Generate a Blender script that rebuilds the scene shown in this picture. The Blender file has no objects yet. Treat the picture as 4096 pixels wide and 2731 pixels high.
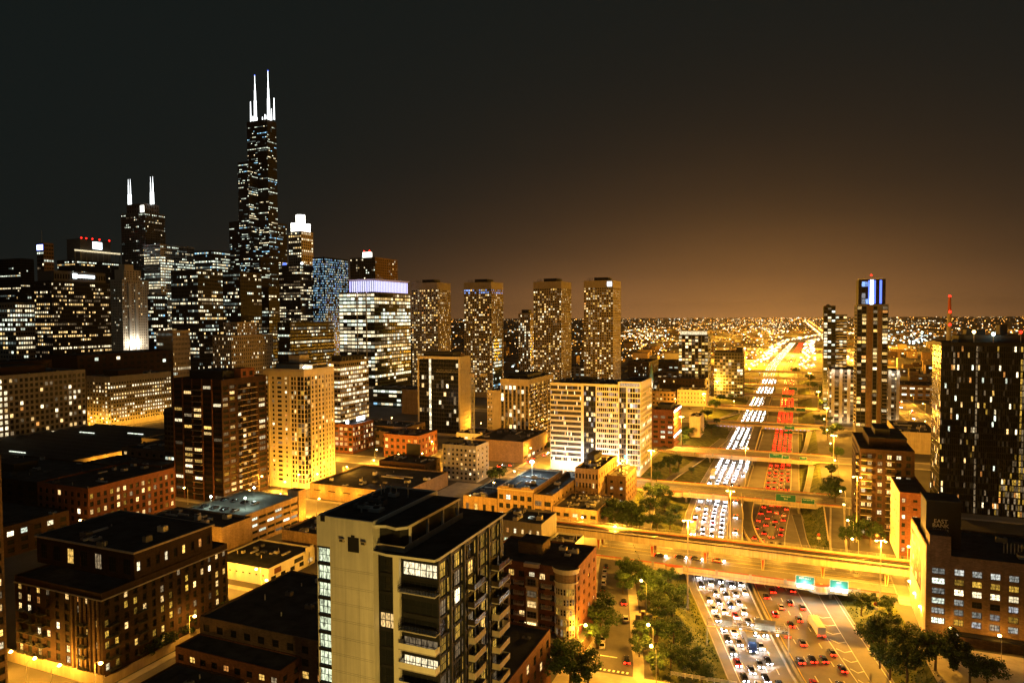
import bpy, bmesh, math, random
from mathutils import Matrix, Vector
random.seed(11)
rnd = random.random
U = random.uniform
scn = bpy.context.scene
# ------------------------------------------------------------------ camera
F = 2750.0; CAMZ = 98.0                       # focal length in photo pixels, eye height above the street
YAW = math.atan(1142 / F); PITCH = math.atan(99.5 / F); ROLL = -0.0057
CR = Matrix.Rotation(YAW, 3, 'Z') @ Matrix.Rotation(math.pi / 2 - PITCH, 3, 'X') @ Matrix.Rotation(ROLL, 3, 'Z')
cam = bpy.data.cameras.new('camera'); camo = bpy.data.objects.new('camera', cam)
scn.collection.objects.link(camo)
camo.matrix_world = Matrix.Translation((0, 0, CAMZ)) @ CR.to_4x4()
cam.sensor_width = 36; cam.lens = 36 * F / 4096; cam.clip_start = 1; cam.clip_end = 60000
scn.camera = camo
# ------------------------------------------------------------------ night sky
W = bpy.data.worlds.new('World'); scn.world = W; W.use_nodes = True
nt = W.node_tree; N = nt.nodes; LK = nt.links
for n in list(N): N.remove(n)
def mth(op, a, b=None, c=None):
    n = N.new('ShaderNodeMath'); n.operation = op
    for i, v in enumerate((a, b, c)):
        if v is None: continue
        if isinstance(v, (int, float)): n.inputs[i].default_value = v
        else: LK.new(v, n.inputs[i])
    return n.outputs[0]
tc = N.new('ShaderNodeTexCoord'); sx = N.new('ShaderNodeSeparateXYZ'); LK.new(tc.outputs['Generated'], sx.inputs[0])
el = mth('MAXIMUM', sx.outputs[2], 0.0)
fall = mth('POWER', 2.71828, mth('MULTIPLY', el, -1 / 0.062))
az = mth('SUBTRACT', mth('ARCTAN2', sx.outputs[0], sx.outputs[1]), -0.09)
azf = mth('POWER', 2.71828, mth('MULTIPLY', mth('MULTIPLY', az, az), -1 / 0.17))
mpw = N.new('ShaderNodeMapping'); mpw.inputs['Scale'].default_value = (3.0, 3.0, 14.0); LK.new(tc.outputs['Generated'], mpw.inputs[0])
hz = N.new('ShaderNodeTexNoise'); hz.inputs['Scale'].default_value = 1.0; hz.inputs['Detail'].default_value = 5; LK.new(mpw.outputs[0], hz.inputs['Vector'])
hzf = mth('ADD', mth('MULTIPLY', hz.outputs['Fac'], 0.5), 0.75)
amt = mth('MULTIPLY', mth('MULTIPLY', fall, hzf), mth('ADD', mth('MULTIPLY', azf, 0.42), 0.003))
glow = N.new('ShaderNodeMix'); glow.data_type = 'RGBA'
cmb = N.new('ShaderNodeCombineColor')
LK.new(mth('ADD', mth('MULTIPLY', amt, 1.0), 0.0056), cmb.inputs[0])
LK.new(mth('ADD', mth('MULTIPLY', amt, 0.42), 0.0092), cmb.inputs[1])
LK.new(mth('ADD', mth('MULTIPLY', amt, 0.12), 0.0090), cmb.inputs[2])
bg = N.new('ShaderNodeBackground'); LK.new(cmb.outputs[0], bg.inputs[0]); bg.inputs[1].default_value = 1.0
wo = N.new('ShaderNodeOutputWorld'); LK.new(bg.outputs[0], wo.inputs[0])
N.remove(glow)
# faint cool fill from above, added to lift the darkest roofs
sun = bpy.data.lights.new('added_fill_sun', 'SUN'); sun.energy = 0.05; sun.angle = math.radians(12); sun.color = (0.75, 0.95, 1.0)
suno = bpy.data.objects.new('added_fill_sun', sun); scn.collection.objects.link(suno); suno.rotation_euler = (math.radians(24), math.radians(14), 0)
# ------------------------------------------------------------------ output
vs = scn.view_settings; vs.view_transform = 'Standard'; vs.look = 'None'; vs.exposure = 0.0; vs.gamma = 1.0; vs.use_curve_mapping = False
scn.render.engine = 'CYCLES'
cy = scn.cycles
cy.use_denoising = True; cy.use_adaptive_sampling = True; cy.adaptive_threshold = 0.03
cy.max_bounces = 4; cy.diffuse_bounces = 2; cy.glossy_bounces = 2; cy.transmission_bounces = 2; cy.transparent_max_bounces = 4
cy.sample_clamp_indirect = 2.0; cy.caustics_reflective = False; cy.caustics_refractive = False; cy.use_light_tree = True
SOD = (1.0, 0.42, 0.032)                       # sodium lamp light
# ------------------------------------------------------------------ pixel helpers (photo pixel -> place in the world)
def ray(px, py): return CR @ Vector(((px - 2048) / F, (1365.5 - py) / F, -1.0))
def G(px, py, z=0.0):
    d = ray(px, py); t = (z - CAMZ) / d.z; return Vector((d.x * t, d.y * t, z))
def AY(px, py, Y):
    d = ray(px, py); t = Y / d.y; return Vector((d.x * t, Y, CAMZ + d.z * t))
def AX(px, py, X):
    d = ray(px, py); t = X / d.x; return Vector((X, d.y * t, CAMZ + d.z * t))
def lerp(pl, y):
    if y <= pl[0][0]: a, b = pl[0], pl[1]
    elif y >= pl[-1][0]: a, b = pl[-2], pl[-1]
    else:
        for a, b in zip(pl, pl[1:]):
            if a[0] <= y <= b[0]: break
    return a[1] + (b[1] - a[1]) * (y - a[0]) / (b[0] - a[0])
# ------------------------------------------------------------------ materials
def newmat(name):
    m = bpy.data.materials.new(name); m.use_nodes = True
    t = m.node_tree; return m, t, t.nodes, t.links, t.nodes['Principled BSDF']
def surf(name, col, rough=0.8, var=0.35, scale=0.35, spec=0.3, streak=0.0, bump=0.0, metal=0.0, brick=None, col2=None):
    m, t, n, l, b = newmat(name)
    b.inputs['Roughness'].default_value = rough; b.inputs['Specular IOR Level'].default_value = spec; b.inputs['Metallic'].default_value = metal
    tc = n.new('ShaderNodeTexCoord')
    nz = n.new('ShaderNodeTexNoise'); nz.inputs['Scale'].default_value = scale; nz.inputs['Detail'].default_value = 6; nz.inputs['Roughness'].default_value = 0.65
    l.new(tc.outputs['Object'], nz.inputs['Vector'])
    cr = n.new('ShaderNodeValToRGB'); l.new(nz.outputs['Fac'], cr.inputs[0])
    c2 = col2 or col
    cr.color_ramp.elements[0].position = 0.3; cr.color_ramp.elements[1].position = 0.7
    cr.color_ramp.elements[0].color = (*[c * (1 - var) for c in col], 1)
    cr.color_ramp.elements[1].color = (*[min(1, c * (1 + var * 0.7)) for c in c2], 1)
    out = cr.outputs[0]
    if streak:
        mp = n.new('ShaderNodeMapping'); mp.inputs['Scale'].default_value = (1.3, 1.3, 0.06); l.new(tc.outputs['Object'], mp.inputs[0])
        n2 = n.new('ShaderNodeTexNoise'); n2.inputs['Scale'].default_value = 1.0; n2.inputs['Detail'].default_value = 4; l.new(mp.outputs[0], n2.inputs['Vector'])
        mr = n.new('ShaderNodeMapRange'); mr.inputs[1].default_value = 0.35; mr.inputs[2].default_value = 0.7; mr.inputs[3].default_value = 1 - streak; mr.inputs[4].default_value = 1.0
        l.new(n2.outputs['Fac'], mr.inputs[0])
        mx = n.new('ShaderNodeMix'); mx.data_type = 'RGBA'; mx.blend_type = 'MULTIPLY'; mx.inputs[0].default_value = 1
        l.new(out, mx.inputs[6]); l.new(mr.outputs[0], mx.inputs[7]); out = mx.outputs[2]
    if brick:
        mp = n.new('ShaderNodeMapping'); l.new(tc.outputs['Object'], mp.inputs[0])
        sp = n.new('ShaderNodeSeparateXYZ'); l.new(tc.outputs['Object'], sp.inputs[0])
        ad = n.new('ShaderNodeMath'); ad.operation = 'ADD'; l.new(sp.outputs[0], ad.inputs[0]); l.new(sp.outputs[1], ad.inputs[1])
        cb = n.new('ShaderNodeCombineXYZ'); l.new(ad.outputs[0], cb.inputs[0]); l.new(sp.outputs[2], cb.inputs[1])
        bt = n.new('ShaderNodeTexBrick'); l.new(cb.outputs[0], bt.inputs['Vector']); bt.inputs['Scale'].default_value = 1.0
        bt.inputs['Brick Width'].default_value = brick; bt.inputs['Row Height'].default_value = brick * 0.42; bt.inputs['Mortar Size'].default_value = brick * 0.06
        bt.inputs['Color1'].default_value = (1, 1, 1, 1); bt.inputs['Color2'].default_value = (0.62, 0.62, 0.62, 1); bt.inputs['Mortar'].default_value = (0.75, 0.75, 0.72, 1)
        mx = n.new('ShaderNodeMix'); mx.data_type = 'RGBA'; mx.blend_type = 'MULTIPLY'; mx.inputs[0].default_value = 1
        l.new(out, mx.inputs[6]); l.new(bt.outputs['Color'], mx.inputs[7]); out = mx.outputs[2]
    l.new(out, b.inputs['Base Color'])
    if bump:
        bp = n.new('ShaderNodeBump'); bp.inputs['Strength'].default_value = bump; bp.inputs['Distance'].default_value = 0.1
        n3 = n.new('ShaderNodeTexNoise'); n3.inputs['Scale'].default_value = scale * 12; l.new(tc.outputs['Object'], n3.inputs['Vector'])
        l.new(n3.outputs['Fac'], bp.inputs['Height']); l.new(bp.outputs[0], b.inputs['Normal'])
    return m
def glow_mat(name, col, strength, sample=False, vary=True, lo=0.5, hi=1.9, interior=True):
    """something that gives off light; windows vary from one to the next and show blotchy interiors"""
    m, t, n, l, b = newmat(name)
    b.inputs['Base Color'].default_value = (0.02, 0.02, 0.02, 1); b.inputs['Roughness'].default_value = 0.4; b.inputs['Specular IOR Level'].default_value = 0.07
    b.inputs['Emission Color'].default_value = (*col, 1)
    if not vary:
        b.inputs['Emission Strength'].default_value = strength
    else:
        oi = n.new('ShaderNodeObjectInfo'); ge = n.new('ShaderNodeNewGeometry')
        ad = n.new('ShaderNodeMath'); ad.operation = 'ADD'; l.new(oi.outputs['Random'], ad.inputs[0]); l.new(ge.outputs['Random Per Island'], ad.inputs[1])
        fr = n.new('ShaderNodeMath'); fr.operation = 'FRACT'; l.new(ad.outputs[0], fr.inputs[0])
        sq = n.new('ShaderNodeMath'); sq.operation = 'POWER'; l.new(fr.outputs[0], sq.inputs[0]); sq.inputs[1].default_value = 1.7
        mr = n.new('ShaderNodeMapRange'); l.new(sq.outputs[0], mr.inputs[0]); mr.inputs[3].default_value = lo * strength; mr.inputs[4].default_value = hi * strength
        out = mr.outputs[0]
        if interior:
            tc = n.new('ShaderNodeTexCoord'); nz = n.new('ShaderNodeTexNoise'); nz.noise_dimensions = '4D'; nz.inputs['Scale'].default_value = 1.1; nz.inputs['Detail'].default_value = 3
            mp = n.new('ShaderNodeMapping'); mp.inputs['Scale'].default_value = (2.6, 2.6, 1.0); l.new(tc.outputs['Object'], mp.inputs[0]); l.new(mp.outputs[0], nz.inputs['Vector'])
            w = n.new('ShaderNodeMath'); w.operation = 'MULTIPLY'; l.new(fr.outputs[0], w.inputs[0]); w.inputs[1].default_value = 57.0; l.new(w.outputs[0], nz.inputs['W'])
            r2 = n.new('ShaderNodeMapRange'); l.new(nz.outputs['Fac'], r2.inputs[0]); r2.inputs[1].default_value = 0.33; r2.inputs[2].default_value = 0.62; r2.inputs[3].default_value = 0.15; r2.inputs[4].default_value = 1.5
            mu = n.new('ShaderNodeMath'); mu.operation = 'MULTIPLY'; l.new(out, mu.inputs[0]); l.new(r2.outputs[0], mu.inputs[1]); out = mu.outputs[0]
        l.new(out, b.inputs['Emission Strength'])
    m.cycles.emission_sampling = 'AUTO' if sample else 'NONE'
    return m
M = {}
def mk(k, *a, **kw): M[k] = surf(k, *a, **kw)
mk('asphalt', (0.085, 0.08, 0.075), 0.75, 0.4, 0.12, 0.25, bump=0.2)
mk('highway', (0.17, 0.16, 0.145), 0.7, 0.35, 0.09, 0.3, bump=0.15)
mk('concrete', (0.40, 0.37, 0.33), 0.8, 0.25, 0.3, 0.3, streak=0.25)
mk('sidewalk', (0.36, 0.33, 0.29), 0.85, 0.25, 0.25)
mk('ground', (0.085, 0.078, 0.07), 0.9, 0.5, 0.02)
mk('grass', (0.065, 0.085, 0.022), 0.95, 0.55, 0.25, 0.1, col2=(0.10, 0.11, 0.03), bump=0.6)
mk('paint', (0.75, 0.73, 0.66), 0.6, 0.25, 2.0)
mk('yellow_paint', (0.7, 0.5, 0.08), 0.6, 0.25, 2.0)
mk('brick_dark', (0.046, 0.024, 0.018), 0.9, 0.3, 0.3, 0.2, streak=0.25, brick=0.8)
mk('brick_red', (0.20, 0.078, 0.045), 0.9, 0.25, 0.3, 0.2, streak=0.2, brick=0.8)
mk('brick_tan', (0.36, 0.25, 0.15), 0.9, 0.25, 0.3, 0.2, streak=0.25, brick=0.8)
mk('brick_brown', (0.20, 0.13, 0.085), 0.9, 0.25, 0.3, 0.2, streak=0.2, brick=0.8)
mk('stone', (0.44, 0.37, 0.27), 0.85, 0.2, 0.25, 0.2, streak=0.2)
mk('stone_grey', (0.30, 0.28, 0.25), 0.85, 0.2, 0.25, 0.2, streak=0.2)
mk('cream', (0.62, 0.54, 0.40), 0.8, 0.12, 0.2, 0.3, streak=0.12)
mk('white_wall', (0.66, 0.63, 0.54), 0.8, 0.08, 0.25, 0.3, streak=0.10)
mk('end_wall', (0.66, 0.63, 0.54), 0.85, 0.14, 0.12, 0.2, streak=0.22)
mk('panel_grey', (0.14, 0.135, 0.13), 0.75, 0.2, 0.2, 0.1)
mk('dark_panel', (0.03, 0.031, 0.033), 0.7, 0.3, 0.2, 0.12)
mk('black_steel', (0.016, 0.016, 0.018), 0.6, 0.3, 0.2, 0.12)
mk('roof_tar', (0.036, 0.038, 0.04), 0.95, 0.65, 0.22, 0.1)
mk('roof_gravel', (0.07, 0.066, 0.06), 0.95, 0.35, 0.2, 0.1)
mk('steel', (0.35, 0.34, 0.32), 0.45, 0.2, 0.5, 0.5, metal=0.6)
mk('galv', (0.42, 0.40, 0.36), 0.5, 0.2, 0.5, 0.5)
mk('rust_red', (0.42, 0.075, 0.03), 0.7, 0.3, 0.5)
mk('girder_cream', (0.60, 0.50, 0.33), 0.7, 0.18, 0.3, 0.3, streak=0.3)
mk('timber', (0.05, 0.036, 0.025), 0.9, 0.4, 0.6)
mk('rail', (0.30, 0.27, 0.24), 0.35, 0.2, 1, 0.5, metal=0.8)
mk('bark', (0.10, 0.07, 0.045), 0.95, 0.4, 2.0)
mk('sign_green', (0.006, 0.11, 0.085), 0.5, 0.1, 0.5)
mk('sign_back', (0.35, 0.34, 0.30), 0.5, 0.2, 0.5)
mk('tyre', (0.012, 0.012, 0.012), 0.8, 0.2, 2)
mk('car_glass', (0.012, 0.013, 0.015), 0.08, 0.1, 1, 0.6)
mk('water_tank', (0.5, 0.48, 0.45), 0.7, 0.2, 0.4)
mk('copper', (0.16, 0.33, 0.26), 0.7, 0.3, 0.3)
for k, c in dict(white=(0.7, 0.7, 0.68), silver=(0.42, 0.42, 0.42), black=(0.015, 0.015, 0.016), red=(0.35, 0.02, 0.015), blue=(0.03, 0.06, 0.18), grey=(0.13, 0.13, 0.135)).items():
    mk('car_' + k, c, 0.25, 0.05, 1, 0.6)
def leafmat(name, c, c2):
    m, t, n, l, b = newmat(name)
    b.inputs['Roughness'].default_value = 0.65; b.inputs['Specular IOR Level'].default_value = 0.2
    ge = n.new('ShaderNodeNewGeometry'); oi = n.new('ShaderNodeObjectInfo')
    cr = n.new('ShaderNodeValToRGB'); cr.color_ramp.elements[0].color = (*c, 1); cr.color_ramp.elements[1].color = (*c2, 1)
    l.new(ge.outputs['Random Per Island'], cr.inputs[0])
    hs = n.new('ShaderNodeHueSaturation'); mr = n.new('ShaderNodeMapRange'); l.new(oi.outputs['Random'], mr.inputs[0]); mr.inputs[3].default_value = 0.7; mr.inputs[4].default_value = 1.3
    l.new(mr.outputs[0], hs.inputs['Value']); l.new(cr.outputs[0], hs.inputs['Color']); l.new(hs.outputs[0], b.inputs['Base Color'])
    tr = n.new('ShaderNodeBsdfTranslucent'); l.new(hs.outputs[0], tr.inputs[0])
    mx = n.new('ShaderNodeMixShader'); mx.inputs[0].default_value = 0.3
    l.new(b.outputs[0], mx.inputs[1]); l.new(tr.outputs[0], mx.inputs[2]); l.new(mx.outputs[0], n['Material Output'].inputs[0])
    return m
M['leaf'] = leafmat('leaf', (0.012, 0.030, 0.008), (0.055, 0.10, 0.024))
def glassmat(name, col, rough=0.22):
    m, t, n, l, b = newmat(name)
    b.inputs['Base Color'].default_value = (*col, 1); b.inputs['Roughness'].default_value = rough; b.inputs['Specular IOR Level'].default_value = 0.07
    return m
M['glass'] = glassmat('glass', (0.012, 0.014, 0.016))
M['glass_brown'] = glassmat('glass_brown', (0.03, 0.022, 0.014), 0.15)
M['glass_blue'] = glassmat('glass_blue', (0.010, 0.018, 0.03))
M['glass_green'] = glassmat('glass_green', (0.03, 0.06, 0.05), 0.6)
def gm(k, *a, **kw): M[k] = glow_mat(k, *a, **kw)
gm('w_warm', (1.0, 0.64, 0.24), 1.3)
gm('w_white', (1.0, 0.83, 0.50), 1.5)
gm('w_cool', (0.90, 1.0, 0.80), 1.25)
gm('w_yellow', (1.0, 0.58, 0.13), 1.1)
gm('w_orange', (1.0, 0.40, 0.09), 0.8)
gm('w_blue', (0.25, 0.45, 1.0), 1.5)
gm('w_sky', (0.35, 0.72, 1.0), 1.3)
gm('w_teal', (0.05, 0.65, 0.75), 0.7)
gm('w_dim', (1.0, 0.72, 0.40), 0.16)
gm('w_faint', (1.0, 0.7, 0.35), 0.016, lo=0.2, hi=2.0)
gm('w_dimc', (0.75, 0.95, 0.85), 0.16)
gm('w_pale', (0.80, 0.82, 0.86), 0.33)
gm('w_stair', (0.90, 1.0, 0.66), 0.95, lo=0.85, hi=1.2)
gm('w_frost', (0.78, 0.80, 0.72), 0.55, lo=0.35, hi=1.5)
gm('w_amber', (1.0, 0.58, 0.08), 0.62, lo=0.2, hi=1.6)
gm('l_sodium', (1.0, 0.62, 0.18), 30, vary=False)
gm('l_white', (1.0, 0.93, 0.8), 22, vary=False)
gm('l_cold', (0.75, 1.0, 0.85), 30, vary=False)
gm('l_bulb', (1.0, 0.7, 0.3), 8, vary=False)
gm('l_red', (1.0, 0.012, 0.006), 9, vary=False)
gm('l_green', (0.05, 1.0, 0.55), 6, vary=False)
gm('headlight', (1.0, 0.93, 0.90), 180, sample=True, vary=False)
gm('headlight_far', (1.0, 0.93, 0.88), 40, vary=False)
gm('taillight_far', (1.0, 0.010, 0.003), 14, vary=False)
gm('taillight', (1.0, 0.010, 0.003), 22, sample=True, vary=False)
gm('s_white', (0.85, 0.97, 1.0), 5, vary=False)
gm('s_blue', (0.10, 0.18, 1.0), 2.2, vary=False)
gm('s_violet', (0.52, 0.50, 1.0), 2.0, vary=False)
gm('s_red', (1.0, 0.07, 0.03), 2.0, vary=False)
gm('s_strip', (0.7, 1.0, 0.92), 16, sample=True, vary=False)
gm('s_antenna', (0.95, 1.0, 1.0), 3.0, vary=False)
gm('s_crown', (1.0, 0.98, 0.85), 5.0, vary=False)
gm('far_warm', (1.0, 0.40, 0.06), 2.6, lo=0.08, hi=2.6, interior=False)
gm('far_white', (1.0, 0.78, 0.45), 4.0, lo=0.1, hi=2.0, interior=False)
gm('far_cold', (0.75, 1.0, 0.95), 4.0, lo=0.1, hi=2.0, interior=False)
gm('far_red', (1.0, 0.03, 0.01), 5.0, interior=False)
# ------------------------------------------------------------------ mesh helpers
col = scn.collection
class MB:
    def __init__(s): s.v = []; s.f = []; s.m = []; s.mats = []
    def mi(s, mat):
        if mat not in s.mats: s.mats.append(mat)
        return s.mats.index(mat)
    def face(s, pts, mat):
        b = len(s.v); s.v += [tuple(p) for p in pts]; s.f.append(tuple(range(b, b + len(pts)))); s.m.append(s.mi(mat))
    def hexa(s, p, mat, skip=()):
        b = len(s.v); s.v += [tuple(q) for q in p]; k = s.mi(mat)
        for i, f in enumerate(((0, 3, 2, 1), (4, 5, 6, 7), (0, 1, 5, 4), (1, 2, 6, 5), (2, 3, 7, 6), (3, 0, 4, 7))):
            if i in skip: continue
            s.f.append(tuple(b + j for j in f)); s.m.append(k)
    def box(s, x0, x1, y0, y1, z0, z1, mat, skip=()):
        s.hexa(((x0, y0, z0), (x1, y0, z0), (x1, y1, z0), (x0, y1, z0), (x0, y0, z1), (x1, y0, z1), (x1, y1, z1), (x0, y1, z1)), mat, skip)
    def prism(s, pts, z0, z1, mat, top=None):
        n = len(pts); b = len(s.v); s.v += [(p[0], p[1], z0) for p in pts] + [(p[0], p[1], z1) for p in pts]; k = s.mi(mat)
        for i in range(n):
            j = (i + 1) % n; s.f.append((b + i, b + j, b + n + j, b + n + i)); s.m.append(k)
        s.f.append(tuple(b + n + i for i in range(n))); s.m.append(s.mi(top or mat))
        s.f.append(tuple(b + i for i in reversed(range(n)))); s.m.append(k)
    def tube(s, p0, p1, r0, r1, mat, n=8, cap=True):
        p0 = Vector(p0); p1 = Vector(p1); d = (p1 - p0).normalized()
        a = d.orthogonal().normalized(); c = d.cross(a); b = len(s.v); k = s.mi(mat)
        for p, r in ((p0, r0), (p1, r1)):
            for i in range(n):
                t = 2 * math.pi * i / n; s.v.append(tuple(p + a * (r * math.cos(t)) + c * (r * math.sin(t))))
        for i in range(n):
            j = (i + 1) % n; s.f.append((b + i, b + j, b + n + j, b + n + i)); s.m.append(k)
        if cap:
            s.f.append(tuple(b + n + i for i in range(n))); s.m.append(k); s.f.append(tuple(b + i for i in reversed(range(n)))); s.m.append(k)
    def ball(s, c, r, mat, n=8, h=5, zs=1.0):
        b = len(s.v); k = s.mi(mat); c = Vector(c)
        for i in range(h + 1):
            t = math.pi * i / h
            for j in range(n):
                a = 2 * math.pi * j / n; s.v.append((c.x + r * math.sin(t) * math.cos(a), c.y + r * math.sin(t) * math.sin(a), c.z + r * zs * math.cos(t)))
        for i in range(h):
            for j in range(n):
                q = (j + 1) % n; s.f.append((b + i * n + j, b + (i + 1) * n + j, b + (i + 1) * n + q, b + i * n + q)); s.m.append(k)
    def mesh(s, name, smooth=False):
        me = bpy.data.meshes.new(name); me.from_pydata(s.v, [], s.f)
        for m in s.mats: me.materials.append(M[m])
        me.polygons.foreach_set('material_index', s.m)
        if smooth: me.polygons.foreach_set('use_smooth', [True] * len(s.f))
        me.update(); return me
    def build(s, name, parent=None, loc=(0, 0, 0), rot=None, smooth=False, kind=None):
        return place(name, s.mesh(name, smooth), parent, loc, rot, kind)
def place(name, me, parent=None, loc=(0, 0, 0), rot=None, kind=None):
    o = bpy.data.objects.new(name, me); col.objects.link(o); o.location = loc
    if rot is not None: o.rotation_euler = (0, 0, rot) if isinstance(rot, (int, float)) else rot
    if parent is not None: o.parent = parent
    if kind: o['kind'] = kind
    return o
def tag(o, label, cat, group=None):
    o['label'] = label; o['category'] = cat
    if group: o['group'] = group
    return o
def thing(name, label, cat, loc=(0, 0, 0), rz=0.0, group=None):
    o = bpy.data.objects.new(name, None); col.objects.link(o); o.location = loc; o.rotation_euler = (0, 0, rz); o.empty_display_size = 0.5
    return tag(o, label, cat, group)
TXT = {}
def textmesh(txt, size, mat, depth=0.03):
    if (txt, mat) in TXT:
        me = TXT[(txt, mat)].copy(); k = size
        for v in me.vertices: v.co = (v.co.x * k, v.co.y * k, v.co.z)
        return me
    cu = bpy.data.curves.new('t', 'FONT'); cu.body = txt; cu.size = size; cu.align_x = 'CENTER'; cu.align_y = 'CENTER'; cu.extrude = depth; cu.space_line = 0.85
    o = bpy.data.objects.new('t', cu); col.objects.link(o)
    bpy.context.view_layer.update()
    me = bpy.data.meshes.new_from_object(o.evaluated_get(bpy.context.evaluated_depsgraph_get()))
    bpy.data.objects.remove(o); me.materials.clear(); me.materials.append(M[mat]); me.name = 'lettering'
    return me
for t_, m_ in [(t, 'paint') for t in ('EXIT ONLY', 'EXIT', 'Washington', 'Blvd', 'Washington Blvd', 'Madison St', 'Monroe St', 'Adams St', 'Jackson Blvd')] + [(t, 'white_wall') for t in ('EAST', 'BANK', 'STORAGE')]:
    TXT_ME = textmesh(t_, 1.0, m_, .02); TXT[(t_, m_)] = TXT_ME
def lamp(name, loc, power, color=SOD, parent=None, radius=0.35, spot=None, rot=None):
    l = bpy.data.lights.new(name, 'SPOT' if spot else 'POINT'); l.energy = power * (2.3 if color is SOD else 1.6); l.color = color; l.shadow_soft_size = radius
    if spot: l.spot_size = math.radians(spot); l.spot_blend = 0.6
    o = bpy.data.objects.new(name, l); col.objects.link(o); o.location = loc
    if rot is not None: o.rotation_euler = rot
    if parent is not None: o.parent = parent
    return o
# ================================================================== the setting
TL = [(60, 12), (100, -6), (150, -23), (186, -36), (220, -44), (256, -53), (300, -70), (340, -78), (374, -80.5), (384, -90), (1400, -90)]
CL = [(60, 38), (100, 20), (150, 1), (200, -17), (230, -26), (269, -38.5), (300, -45.5), (326, -50), (365, -53.5), (400, -55), (1400, -54)]
CRR = [(60, 92), (100, 70), (150, 47), (211, 27.5), (250, 19.5), (290, 12), (340, 5), (400, 2), (1400, 0)]
TR = [(60, 105), (100, 84), (150, 60), (211, 37), (235, 33.5), (266, 31), (288, 22), (305, 13.8), (340, 13.5), (400, 14), (1400, 18)]
MED = [(60, 62), (100, 42), (150, 21), (207, 1.2), (246, -9.2), (279, -17), (310, -22), (340, -25.5), (380, -28), (1400, -28.5)]
YS = [60, 80, 100, 125, 150, 170, 186, 200, 211, 230, 250, 269, 285, 300, 315, 330, 345, 365, 385, 400, 450, 500, 560, 640, 720, 800, 900, 1000, 1100, 1200, 1300, 1400]
def zb(y): return -6.0 if y < 1230 else -6.0 + 6.02 * min(1, (y - 1230) / 170)
mb = MB()
for a, b in zip(YS, YS[1:]):
    mb.face(((-16000, a, 0), (lerp(TL, a), a, 0), (lerp(TL, b), b, 0), (-16000, b, 0)), 'ground')
    mb.face(((lerp(TR, a), a, 0), (16000, a, 0), (16000, b, 0), (lerp(TR, b), b, 0)), 'ground')
mb.face(((-16000, 1400, 0), (16000, 1400, 0), (16000, 30000, 0), (-16000, 30000, 0)), 'ground')
mb.face(((-16000, -3000, 0), (16000, -3000, 0), (16000, 60, 0), (-16000, 60, 0)), 'ground')
mb.build('ground', kind='structure')
mb = MB()
for a, b in zip(YS, YS[1:]):
    mb.face(((lerp(CL, a), a, zb(a)), (lerp(CRR, a), a, zb(a)), (lerp(CRR, b), b, zb(b)), (lerp(CL, b), b, zb(b))), 'highway')
mb.face(((-54, 1400, 0.02), (0, 1400, 0.02), (30, 2600, 0.02), (-24, 2600, 0.02)), 'highway')
mb.face(((-24, 2600, 0.02), (30, 2600, 0.02), (900, 9000, 0.02), (820, 9000, 0.02)), 'highway')
road = mb.build('expressway_road', kind='structure')
for nm, P, Q, flip in (('grass_embankment', TL, CL, 0), ('grass_embankment', CRR, TR, 1)):
    mb = MB(); k = 7
    for a, b in zip(YS, YS[1:]):
        for i in range(k):
            pts = []
            for y, t in ((a, i / k), (a, (i + 1) / k), (b, (i + 1) / k), (b, i / k)):
                xa, xb = lerp(P, y), lerp(Q, y); tt = t if flip else 1 - t
                z = zb(y) * (1 - (tt * tt * (3 - 2 * tt)))
                bump = 0.0 if t in (0, 1) else 0.25 * math.sin(y * 0.31 + t * 9)
                pts.append((xa + (xb - xa) * t, y, z + bump))
            mb.face(pts, 'grass')
    mb.build(nm, kind='structure', smooth=True)
# grass tufts scattered on both banks (uncountable)
mb = MB()
for i in range(9000):
    y = 150 + 260 * rnd() ** 1.3
    P, Q = (TL, CL) if rnd() < 0.6 else (CRR, TR)
    t = U(0.04, 0.96); xa, xb = lerp(P, y), lerp(Q, y); tt = (1 - t) if P is TL else t
    z = zb(y) * (1 - (tt * tt * (3 - 2 * tt))); x = xa + (xb - xa) * t; a = U(0, 3.14); w = U(0.15, 0.4); h = U(0.12, 0.4)
    mb.face(((x - w * math.cos(a), y - w * math.sin(a), z), (x + w * math.cos(a), y + w * math.sin(a), z), (x + U(-.1, .1), y + U(-.1, .1), z + h + 0.2)), 'leaf')
o = mb.build('grass_tufts', kind='stuff'); o['label'] = 'short rough grass growing on the expressway banks'
# lane dashes and edge lines
def xlane(y, k): return lerp(CL, y) + 3.3 + (lerp(MED, y) - 1.2 - lerp(CL, y) - 3.3) * k / 5
def xr0(y): return lerp(MED, y) + 2.2 + (0 if y < 300 else min(8.0, (y - 300) * 0.09))
def xlr(y, k): return xr0(y) + 3.75 * k
mb = MB()
def dash(f, k, y0, y1, w, mat='paint'):
    za, zc = zb(y0) + 0.012, zb(y1) + 0.012
    mb.face(((f(y0, k) - w, y0, za), (f(y0, k) + w, y0, za), (f(y1, k) + w, y1, zc), (f(y1, k) - w, y1, zc)), mat)
y = 100
while y < 1000:
    for k in (1, 2, 3, 4): dash(xlane, k, y, y + 3.2, 0.13)
    for k in (1, 2, 3): dash(xlr, k, y, y + 3.2, 0.13)
    y += 11
for a, b in zip(YS, YS[1:]):
    dash(lambda y, k: xlane(y, 0), 0, a, b, 0.12); dash(lambda y, k: xlane(y, 5) + 0.2, 0, a, b, 0.12, 'yellow_paint')
    dash(xlr, 0, a, b, 0.12, 'yellow_paint'); dash(xlr, 4, a, b, 0.12)
    if b <= 300: dash(lambda y, k: lerp(CRR, y) - 6.5, 0, a, b, 0.1); dash(lambda y, k: lerp(CRR, y) - 1.0, 0, a, b, 0.1)
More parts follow.
